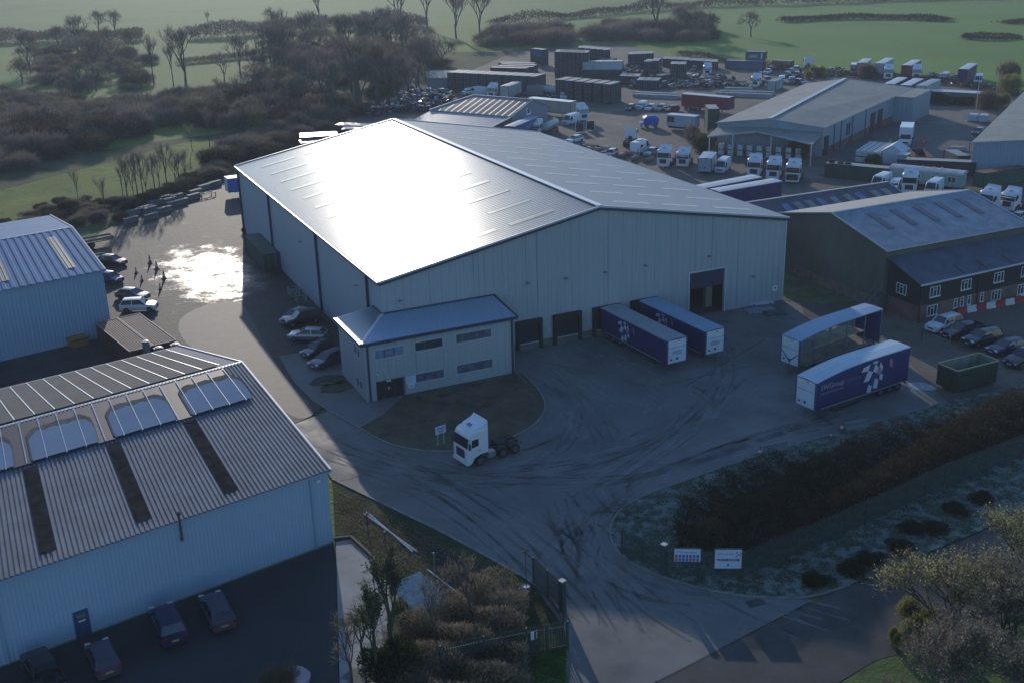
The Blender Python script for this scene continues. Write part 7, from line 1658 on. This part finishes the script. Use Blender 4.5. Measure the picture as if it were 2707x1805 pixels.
def make_tree(seed, H, depth, spread, upw, twl, tww, ntw, twm, barkm=bark, leafm=None, nl=0, lsz=.1, trunk=.28, r=.02, nm='bare_tree', low=False):
    def mk():
        rr = random.Random(seed); root = empty(nm, label='x', cat='tree'); tr, tw = MB(), MB(); lf = MB() if leafm else None
        ht = H*trunk; R0 = H*r
        tr.tube((0, 0, -.1), (rr.uniform(-.2, .2), rr.uniform(-.2, .2), ht), R0*1.2, R0*.8, n=7, cap=False)
        n = 4 if not low else 6
        for i in range(n):
            a = 6.28*i/n+rr.uniform(-.4, .4); d = Vector((math.cos(a)*spread*1.1, math.sin(a)*spread*1.1, 1.0+upw*.3)).normalized()
            grow(tr, tw, Vector((0, 0, ht*rr.uniform(.7, 1) if not low else .1)), d, H*.30*rr.uniform(.85, 1.1), R0*.6, depth, rr, spread, upw, twl, tww, ntw, lf, nl, lsz)
        tr.build('trunk', barkm, root, uv=False); tw.build('crown', twm, root, uv=False)
        if lf: lf.build('foliage', leafm, root, uv=False)
        return root
    return mk
def make_bush(seed, n, twm, stems=8, leafm=None, L_=.24, w=.016, shape=.75, nm='thicket_bush'):
    """unit bush, radius about 1, height about 1"""
    def mk():
        rr = random.Random(seed); root = empty(nm, label='x', cat='bush'); tw = MB(); st = MB()
        lobes = [(Vector((rr.uniform(-.55, .55), rr.uniform(-.55, .55), rr.uniform(.25, .6))), rr.uniform(.3, .5)) for _ in range(9)]
        for i in range(n):
            c, R_ = lobes[rr.randrange(9)]; v = rv(rr, .3); q = c+v*R_*(rr.random()**.45)
            if q.z < .0: q.z = -q.z*.4
            card(tw, q, (v+rv(rr)*.9+Vector((0, 0, .5))), L_*rr.uniform(.4, 1.2), w*rr.uniform(.6, 1.3), rr)
        for i in range(n//14):
            c, R_ = lobes[rr.randrange(9)]; v = rv(rr, .6); v.z = abs(v.z); card(tw, c+v*R_*.8, v+Vector((0, 0, .8))+rv(rr)*.2, L_*rr.uniform(1.2, 2.4), w*.8, rr)
        for i in range(stems):
            c, R_ = lobes[i % 9]; st.tube((c.x*.3, c.y*.3, 0), tuple(c), .03, .015, n=4, cap=False)
        st.build('stem', bark, root, uv=False); tw.build('crown', twm, root, uv=False)
        return root
    return mk
TREES = dict(
    broad=make_tree(1, 12, 4, .55, .5, 1.3, .045, 5, TWB), tall=make_tree(2, 14, 4, .36, .9, 1.2, .045, 4, TWP, trunk=.35), sparse=make_tree(3, 10, 3, .45, .7, 1.3, .05, 3, TWB, trunk=.4),
    sapling=make_tree(4, 7, 2, .28, 1.2, 1.2, .035, 6, TWB, trunk=.45, r=.012), ruddy=make_tree(5, 11, 4, .6, .4, 1.1, .05, 5, TWO), thin=make_tree(6, 12, 3, .3, 1.0, 1.3, .04, 5, TWP, trunk=.5, r=.013))
BUSH = dict(plum=make_bush(11, 8500, TWP), brown=make_bush(12, 8500, TWB), green=make_bush(13, 7000, TWG, w=.04, L_=.13), dark=make_bush(14, 8000, TWD, w=.022), ochre=make_bush(15, 7000, TWY, w=.035, L_=.12), ivy=make_bush(16, 7000, IVY, w=.06, L_=.12), rust=make_bush(17, 8500, TWO))
def inside(poly, x, y):
    c = False; j = len(poly)-1
    for i in range(len(poly)):
        if (poly[i][1] > y) != (poly[j][1] > y) and x < (poly[j][0]-poly[i][0])*(y-poly[i][1])/(poly[j][1]-poly[i][1])+poly[i][0]: c = not c
        j = i
    return c
def scatter(poly, n, seed, mind):
    rr = random.Random(seed); out = []; xs_ = [p[0] for p in poly]; ys_ = [p[1] for p in poly]; tries = 0
    while len(out) < n and tries < n*60:
        tries += 1; x, y = rr.uniform(min(xs_), max(xs_)), rr.uniform(min(ys_), max(ys_))
        if inside(poly, x, y) and all((x-a)**2+(y-b)**2 > mind**2 for a, b in out): out.append((x, y))
    return out
def wood(poly, n, seed, mind, kinds, sc, label, group, bush=False):
    rr = random.Random(seed+99)
    for i, (x, y) in enumerate(scatter(poly, n, seed, mind)):
        k = kinds[rr.randrange(len(kinds))]; s = rr.uniform(*sc)
        place(('b_' if bush else 't_')+k, (BUSH if bush else TREES)[k], (x, y, .1), rr.uniform(0, 6.28), label, group, None, None, (s*rr.uniform(.85, 1.2), s*rr.uniform(.85, 1.2), s*(rr.uniform(.5, .75) if bush else rr.uniform(.9, 1.1))))
ZB = [(-41.63,269.71), (-29.95,261.48), (-14.88,237.93), (-1.75,222.70), (6.81,202.44), (4.59,188.16), (-8.54,166.92), (-19.10,155.80), (-31.34,148.33), (-42.59,134.54)]
wood(ZB, 95, 1, 5.5, ('plum', 'brown', 'plum', 'dark'), (4.5, 7.0), 'dense leafless thicket bush in the dark band left of the meadow', 'thicket bushes left of the meadow', True)
wood(ZB, 14, 21, 10, ('sparse', 'tall'), (.5, .7), 'thin bare tree poking out of the dark thicket band', 'thin trees in the thicket band')
ZC = [(-17.35,387.29), (3.02,416.46), (16.62,412.36), (30.63,393.80), (12.23,259.90), (-1.58,258.76), (-22.91,281.49)]
wood(ZC, 26, 2, 9, ('broad', 'ruddy', 'broad', 'tall'), (.65, 1.0), 'bare broad tree in the grove between the two meadows', 'grove trees between the meadows')
wood(ZC, 26, 3, 7, ('brown', 'plum', 'rust'), (3.5, 6), 'undergrowth bush in the grove between the two meadows', 'grove undergrowth', True)
ZD = [(78.44,375.42), (98.02,338.52), (121.46,353.90), (115.60,271.33), (113.13,248.25), (84.55,207.58), (59.69,174.47), (40.58,168.91), (43.73,209.53), (38.49,240.90)]
wood(ZD, 78, 4, 7, ('broad', 'tall', 'ruddy', 'tall'), (.75, 1.15), 'bare tree in the dense wood behind the warehouse', 'wood behind the warehouse')
wood(ZD, 45, 5, 7, ('brown', 'plum', 'rust', 'green'), (3.0, 5.5), 'undergrowth bush in the dense wood behind the warehouse', 'undergrowth of the wood behind the warehouse', True)
ZE = [(11.44,232.29), (35.21,235.97), (54.19,202.15), (43.64,166.84), (24.07,154.08), (16.97,177.35), (6.57,189.35)]
wood(ZE, 44, 6, 6, ('plum', 'brown', 'dark'), (4, 6.5), 'bush in the scrub between the long meadow and the wood', 'scrub bushes above the long meadow', True)
wood(ZE, 12, 7, 9, ('sparse', 'thin', 'broad'), (.5, .8), 'bare tree in the scrub above the long meadow', 'scrub trees above the long meadow')
ZF = [(14.59,141.74), (26.59,143.94), (24.46,129.66), (8.31,119.79), (4.58,115.77), (0.77,118.16)]
wood(ZF, 12, 8, 4, ('dark', 'brown'), (3, 5), 'dark bush at the meadow edge beside the blue and white trailer', 'bushes at the far corner of the wet yard', True)
wood([(23.85,167.90), (43.64,166.84), (40.01,157.10), (30.83,149.63), (12.09,130.32), (12.66,137.26)], 22, 31, 5, ('brown', 'plum', 'green'), (3, 5.5), 'scrub bush lining the far side of the big roof', 'scrub along the far side of the warehouse', True)
# saplings along the yard
for i, (x, y) in enumerate([(v, w) for v, w in ((735, 310), (870, 215), (905, 235), (925, 215), (960, 200), (1020, 190), (1075, 180), (1100, 120), (1150, 130), (1215, 130), (1245, 130), (560, 215), (1000, 160), (1200, 100))]):
    pass
SAP = [(-18.84,95.40), (-14.18,101.89), (-12.95,104.40), (-12.06,105.19), (-10.24,106.09), (-8.73,106.52), (-7.41,109.88), (-5.86,110.34), (-4.16,110.73), (-3.66,109.70), (-22.23,108.10), (-10.60,109.05), (-14.34,108.60), (-1.97,112.29), (5.54,147.60), (9.98,150.69)]
for i, p in enumerate(SAP): place('t_'+('sapling', 'thin')[i % 2], TREES[('sapling', 'thin')[i % 2]], (*p, .1), i*1.3, 'slender leafless young tree in the line between the meadow and the wet yard', 'young trees along the wet yard', None, None, rnd.uniform(.75, 1.1) if i % 2 == 0 else rnd.uniform(.5, .72))
wood([(-36.09,96.54), (-32.82,102.06), (-26.76,109.56), (-19.77,108.57), (-14.89,102.32), (-16.71,90.01), (-23.72,88.58), (-25.48,89.63), (-31.94,96.64)], 26, 9, 2.4, ('dark', 'brown', 'plum'), (1.4, 2.5), 'dark low bush on the bank above the wet yard', 'dark bushes above the wet yard', True)
wood([(-14.57,100.84), (-7.93,107.41), (0.77,118.16), (4.86,117.16), (3.67,114.03), (-7.79,103.24), (-15.70,94.11)], 22, 10, 2.4, ('brown', 'dark', 'green'), (1.8, 3.0), 'scrubby bush behind the low concrete blocks', 'scrub behind the concrete blocks', True)
# single trees
LONE = [('tall', (123.41,457.39), 1.35, 'tallest bare tree, rising above the far hedge left of centre'), ('broad', (26.94,458.32), 1.1, 'broad bare tree crown standing against the far field at left'), ('tall', (19.66,456.13), .8, 'smaller bare tree left of the broad crowned one'), ('sparse', (96.86,446.58), .9, 'dead looking twin topped tree above the far hedge'), ('thin', (70.69,465.16), .6, 'thin dead tree spike above the far hedge'), ('tall', (23.77,259.19), 1.25, 'tall straight tree beside the bright green strip'), ('thin', (15.58,269.10), 1.15, 'slim tree just left of the tall straight one'), ('sparse', (34.33,251.49), 1.0, 'leaning slender tree over the green strip'), ('tall', (43.24,269.41), .9, 'wispy tree right of the leaning one'), ('thin', (20.41,261.64), 1.0, 'slim trunk close behind the tall straight tree'),
        ('tall', (147.86,338.94), 1.2, 'bare tree against the green field, left of two'), ('tall', (158.11,337.72), 1.3, 'bare tree against the green field, right of two'), ('tall', (138.11,378.89), 1.6, 'huge dark spreading tree at the head of the wood'), ('tall', (154.76,390.26), 1.4, 'ruddy tinged tree on the right shoulder of the wood'), ('ruddy', (62.88,189.79), 1.5, 'massive spreading oak directly behind the far end of the roof'), ('broad', (60.12,197.97), 1.3, 'spreading brown tree left of the massive oak'), ('tall', (65.53,181.91), 1.0, 'dark trunked tree right of the massive oak'),
        ('broad', (242.79,266.24), .95, 'lone round crowned tree standing in the right hand field'), ('tall', (212.79,287.56), 1.35, 'tallest tree of the clump at the field edge'), ('broad', (218.50,278.41), 1.3, 'broad tree in the middle of the field edge clump'), ('broad', (220.61,272.42), 1.1, 'right hand tree of the field edge clump')]
for k, p, s, lab in LONE: place('t_'+k, TREES[k], (*p, .1), rnd.uniform(0, 6), lab, None, None, None, s)
wood([(185.00,290.03), (214.42,328.16), (245.00,301.11), (221.08,259.82)], 24, 12, 6, ('brown', 'plum', 'dark'), (5, 9), 'dark bush in the clump at the edge of the right hand field', 'bushes of the field edge clump', True)
wood([(147.30,301.41), (169.78,342.71), (193.28,331.90), (170.45,282.36)], 22, 13, 7, ('brown', 'plum', 'rust'), (5.5, 8.5), 'bush in the copse left of the tall container block', 'bushes of the copse by the containers', True)
def hedge(path, w, h, n, m, label, L_=.9, tw=.14, seed=1, cat='hedge'):
    rr = random.Random(seed); b = path[0]; mb = MB(); seg = []; tot = 0
    for i in range(len(path)-1):
        d = math.dist(path[i], path[i+1]); seg.append(d); tot += d
    for _ in range(n):
        t = rr.random()*tot; i = 0
        while t > seg[i] and i < len(seg)-1: t -= seg[i]; i += 1
        f = t/seg[i]; a, c = path[i], path[i+1]; x = a[0]+(c[0]-a[0])*f; y = a[1]+(c[1]-a[1])*f; dx, dy = (c[0]-a[0])/seg[i], (c[1]-a[1])/seg[i]
        o = rr.gauss(0, .38)*w; hh = h*(.65+.35*math.sin(x*.13+seed)*math.cos(y*.17))*(1-min(1, (abs(o)/w)**2)); z = rr.random()**.6*hh
        card(mb, Vector((x-dy*o-b[0], y+dx*o-b[1], z)), rv(rr, 1.0), L_*rr.uniform(.5, 1.2), tw, rr)
    o = mb.build('hedge', m, None, uv=False); o.location = (*b, .1); return tag(o, label, cat)
hedge([(-32.95,477.26), (-22.43,463.67), (-8.22,456.47), (8.58,437.72), (35.27,429.28)], 9, 6, 9000, TWP, 'long dark hedge at the foot of the far left field', 1.4, .3, 1)
hedge([(53.34,418.72), (69.75,419.28), (89.08,417.71), (110.09,420.40), (135.69,408.62), (159.70,403.94)], 11, 8, 12000, TWP, 'bushy dark hedge running across behind the grove', 1.5, .32, 2)
hedge([(185.29,386.49), (226.16,390.98), (283.29,404.80), (314.59,404.29), (346.42,387.85), (410.62,362.68), (478.35,334.14)], 9, 5, 13000, TWD, 'long straight hedge dividing the distant green fields', 1.4, .35, 3)
hedge([(289.54,308.15), (311.78,304.65), (326.75,296.47), (338.52,279.65), (343.17,264.16)], 7, 2.2, 6000, TWD, 'low dark reed filled ditch crossing the right hand field', 1.2, .3, 4)
hedge([(300.14,213.07), (307.53,212.88), (315.56,205.99), (312.17,198.84), (302.17,199.52), (296.95,207.81), (300.14,213.07)], 2.5, 2, 2600, TWD, 'ring of dark reeds round a small pond in the field', 1., .25, 5)
hedge([(351.22,240.88), (361.77,241.61), (365.69,230.23)], 7, 2.5, 2000, TWD, 'clump of dark reeds at the right edge of the field', 1., .25, 6)
hedge([(32.32,322.94), (50.15,325.35), (67.37,328.99)], 6, 2.5, 3500, TWB, 'thin brown hedge between two bright green strips behind the grove', 1., .2, 7)
hedge([(190.19,236.04), (189.23,198.57), (197.39,154.09), (209.55,133.88), (208.94,102.54)], 3.0, 1.8, 7000, TWD, 'scrubby dark hedge between the storage yard and the field', .9, .16, 8)
hedge([(180.40,111.50), (183.03,107.10), (183.91,101.50), (189.11,100.33)], 3.0, 2.6, 6000, IVY, 'dark evergreen hedge below the green site cabin', .6, .16, 9)
# shrubs round the workshop
for k, p, s, lab in (('ochre', (206.13,106.49), 5.5, 'tall golden yellow shrub left of the edge warehouse'), ('ochre', (191.36,93.87), 3.6, 'golden shrub lower down beside the pale pole'), ('rust', (185.79,93.00), 4.0, 'rusty red bush by the workshop yard gates'), ('rust', (224.76,122.34), 5, 'brownish bare bush above the golden shrubs'), ('ochre', (190.49,160.98), 3.5, 'olive yellow bush beside the top corner of the workshop roof'), ('ochre', (184.98,158.23), 2.6, 'small olive bush at the corner of the workshop roof'), ('rust', (199.52,150.83), 3.8, 'reddish scrub between the workshop and the trailers'), ('green', (99.34,86.75), 3.4, 'green leafed scrub tree right of the tractor units'), ('brown', (104.27,90.21), 3.2, 'brown scrub before the canopy'), ('ochre', (103.01,84.37), 2.2, 'straw coloured tuft above the short box body'), ('green', (111.93,70.74), 3.8, 'round green bush in front of the workshop canopy end'), ('green', (117.91,55.96), 2.6, 'dark green bush growing before the tank crates'), ('plum', (104.68,98.73), 3.0, 'bare purple scrub below the white cabin'), ('green', (-0.12,70.21), .9, 'small green weed clump at the foot of the warehouse corner')):
    place('b_'+k, BUSH[k], (*p, .12), s, lab, None, None, None, (s*.75, s*.75, s))
for p, s, lab in (((101.76,95.30), .62, 'wispy bare tree before the white cabin'), ((100.43,89.34), .5, 'short bare tree beside the green scrub'), ((99.53,89.92), .5, 'second short bare tree beside the leftmost tractor pair')):
    place('t_sapling', TREES['sapling'], (*p, .12), s*9, lab, None, None, None, s)
# columnar conifer beside the barn
rr = random.Random(5); t = empty('conifer', (*(63.45,-1.95), .15), 0, 'dark columnar conifer growing against the side of the green barn', 'tree')
mb = MB()
for _ in range(9000):
    z = .3+rr.random()*7.6; R_ = 1.55*min(1, (8.2-z)/3.2)**.6*(.75+.25*min(1, z)); a = rr.random()*6.28; q = R_*rr.random()**.3
    card(mb, Vector((q*math.cos(a), q*math.sin(a), z)), Vector((math.cos(a), math.sin(a), 1.2)), .35, .12, rr)
mb.build('crown', twig_m('conifer', (.018, .035, .014)), t, uv=False)
mb = MB(); mb.tube((0, 0, 0), (0, 0, 7), .18, .05, n=6); mb.build('trunk', bark, t, uv=False)
# front bank: dark hedge, frosted tufts
def patch(name, poly, n, h, m, label, cat, L_, w, seed, kind=None, dome=None, up_=1.0):
    rr = random.Random(seed); mb = MB(); xs_ = [p[0] for p in poly]; ys_ = [p[1] for p in poly]; k = 0
    while k < n:
        x, y = rr.uniform(min(xs_), max(xs_)), rr.uniform(min(ys_), max(ys_))
        if not inside(poly, x, y): continue
        k += 1; lump = .65+.35*math.sin(x*1.1+seed)*math.sin(y*1.3+.7*x)
        z = h*lump*rr.random()**.5; card(mb, Vector((x, y, .15+z)), rv(rr, up_), L_*rr.uniform(.5, 1.3), w*rr.uniform(.6, 1.3), rr)
    return tag(mb.build(name, m, None, uv=False), label, cat, kind=kind)
hb_poly = [(8.90,-44.30), (10.51,-42.77), (15.12,-41.03), (21.66,-39.54), (28.00,-40.04), (35.58,-40.05), (44.33,-39.33), (53.42,-38.98), (68.32,-39.44), (64.42,-42.50), (46.43,-45.35), (35.30,-46.32), (27.44,-47.96), (19.41,-49.42), (14.06,-49.99), (11.19,-50.28), (8.83,-49.05), (7.57,-47.33)]
patch('bank_hedge', hb_poly, 80000, 3.2, twig_m('hedge', (.04, .034, .02)), 'long dark bramble hedge on the bank behind the palisade fence', 'hedge', .42, .07, 3)
patch('bank_hedge_growth', hb_poly, 2500, 3.3, TWO, 'sparse russet shoots through the long dark hedge on the bank', 'shrub', .35, .05, 4, kind='stuff')
vg = kerb_right+[(36.76,-54.14), (56.89,-35.83)]
patch('frosted_tufts', vg, 45000, .25, FRT, 'frosted grass tufts over the bank and verge', 'grass', .2, .035, 6, kind='stuff', up_=.3)
patch('green_tufts', vg, 22000, .25, TWG, 'green grass tufts over the bank and verge', 'grass', .22, .05, 7, kind='stuff', up_=.3)
for i, p in enumerate(((20.61,-54.13), (18.22,-54.44), (23.49,-53.82), (26.29,-52.25), (28.12,-53.21), (32.01,-51.64), (15.10,-54.72), (35.28,-50.82))):
    place('b_ivy', BUSH['ivy'], (*p, .15), i, 'dark low weed bush on the edge of the frosty verge by the road', 'weed bushes along the frosty verge', None, None, (1.5, 1.2, .55))
# brambles and ivied trees by the left gate
patch('bramble', [(-15.89,-46.80), (-12.39,-46.23), (-9.75,-44.79), (-7.37,-43.39), (-5.45,-44.72), (-5.68,-47.85), (-7.58,-51.07), (-8.94,-54.24), (-9.87,-56.84), (-19.05,-54.10), (-16.94,-47.97)], 42000, 2.0, TWB, 'tangled brown bramble thicket beside the left gate', 'bramble', .4, .045, 8)
patch('bramble_green', [(-15.23,-45.37), (-9.51,-45.87), (-7.27,-50.07), (-10.12,-56.71), (-19.05,-54.10)], 9000, 1.7, IVY, 'dark green leaves deep in the brown bramble thicket', 'bramble', .2, .12, 9)
patch('verge_grass_tufts', [(-9.12,-55.61), (-8.60,-53.88), (-5.20,-52.76), (-7.40,-57.10)], 6000, .25, mat('twigs_fresh_grass', (.05, .13, .02), .9, var=(1., .4)), 'bright green grass tufts inside the kerb below the short fence', 'grass', .25, .05, 10, kind='stuff', up_=.3)
patch('rough_tufts', [(-12.82,-23.55), (-10.09,-30.29), (-6.56,-40.68), (-4.22,-46.68), (-6.10,-47.63), (-8.14,-42.65), (-12.31,-42.49), (-13.26,-39.30), (-14.69,-31.54)], 14000, .15, TWB, 'short brown grass over the corner verge', 'grass', .18, .04, 11, kind='stuff', up_=.3)
IV = make_tree(21, 8.5, 3, .22, 1.2, .8, .03, 6, TWB, barkm=bark_ivy, leafm=twig_m('ivy_leaf', (.05, .07, .03)), nl=2, lsz=.2, trunk=.4, nm='ivy_clad_tree')
place('t_ivy', IV, (*(-16.76,-49.70), .15), 0, 'tall ivy clad tree in front of the patched concrete', None, None, None, .95)
place('t_ivy', IV, (*(-18.49,-51.43), .15), 2, 'second ivy clad tree cut by the bottom edge', None, None, None, .8)
place('b_ivy', BUSH['ivy'], (*(-17.36,-50.98), .15), 1, 'dark ivy mound at the foot of the ivy clad trees', None, None, None, (2.4, 2.4, 2.6))
for i, (p, s, lab) in enumerate((((-18.61,-48.76), .5, 'crooked bare sapling against the pale concrete'), ((-20.13,-51.11), .5, 'small bare sapling at the bottom edge of the pale concrete'), ((-10.36,-47.88), .55, 'bare purple tree rising from the bramble'), ((-9.49,-51.23), .5, 'bare tree in the bramble near the short fence'), ((-13.71,-49.62), .5, 'bare tree in the middle of the bramble'))):
    place('t_sparse', TREES['sparse'], (*p, .15), i*2, lab, None, None, None, s)
place('b_rust', BUSH['rust'], (*(-24.61,-49.32), .15), 1, 'withered bush poking up at the bottom edge of the shaded car park', None, None, None, (1.8, 1.5, 1.6))
mb = MB(); mb.sm = True; rr = random.Random(2); mb.rings([[(r*math.cos(a)*1.3, r*math.sin(a), z) for a in [6.28*i/14 for i in range(14)]] for r, z in ((.9, 0), (1.0, .5), (.75, .9), (.3, 1.05))]); o = mb.build('covered_heap', mat('cover_pink', (.42, .33, .38), .7, var=(1.5, .2)), None); o.location = (*(-23.50,-48.62), .15); tag(o, 'pinkish sheeted heap at the bottom edge of the shaded car park', 'heap')
# big leafy trees bottom right
WL = make_tree(31, 9, 4, .5, .6, .85, .022, 5, TWB, leafm=LFY, nl=1, lsz=.17, trunk=.15, nm='willow', low=True)
WL2 = make_tree(32, 8, 4, .5, .6, .8, .022, 5, TWP, leafm=twig_m('willow_dull', (.24, .22, .15), .4), nl=1, lsz=.15, trunk=.15, nm='willow', low=True)
for k, (nm, mk_, p, s, lab) in enumerate((('willow', WL, (17.65,-64.61), 1.0, 'large yellow green leafed tree overhanging the road corner'), ('willow2', WL2, (20.15,-67.00), 1.15, 'greyish twiggy tree right of the yellow green one'), ('willow2', WL2, (12.68,-70.24), 1.1, 'greyish twiggy tree at the bottom edge near the kerb'), ('willow', WL, (26.34,-63.16), .95, 'yellow green tree at the right edge of the picture'), ('willow2', WL2, (16.41,-72.60), 1.0, 'twiggy tree filling the bottom right corner'), ('willow2', WL2, (24.27,-68.02), 1.0, 'twiggy tree cut by the right edge'), ('willow2', WL2, (8.39,-70.33), .6, 'low twiggy growth by the green kerbside grass'))):
    place('t_'+nm, mk_, (*p, .15), k*1.7, lab, None, None, None, s)
for i, (p, s) in enumerate((((16.77,-62.45), 1.6), ((15.86,-64.25), 1.4))): place('b_ochre', BUSH['ochre'], (*p, .15), i, ('yellow leafed bush at the road edge', 'second yellow leafed bush at the road edge below the first')[i], None, None, None, (s, s, s*1.3))
place('b_ochre', BUSH['ochre'], (*(14.30,-63.45), .15), 0, 'small pale frosted sapling by the road below the yellow bushes', None, FRT if False else None, None, (.6, .6, 1.5))
# ---------------------------------------------------------------- air
hz = MB(); hz.bb(-1200, 2200, -400, 3600, -1.0, 60.0)
hm = bpy.data.materials.new('haze_air'); hm.use_nodes = True; nt = hm.node_tree; nt.nodes.remove(nt.nodes['Principled BSDF'])
pv = nt.nodes.new('ShaderNodeVolumePrincipled'); pv.inputs['Color'].default_value = (.8, .9, 1.0, 1); pv.inputs['Density'].default_value = .00022; pv.inputs['Anisotropy'].default_value = .2
nt.links.new(pv.outputs[0], nt.nodes['Material Output'].inputs['Volume'])
tag(hz.build('haze', hm, None, uv=False), 'thin pale morning haze over the whole site', 'haze', kind='stuff')
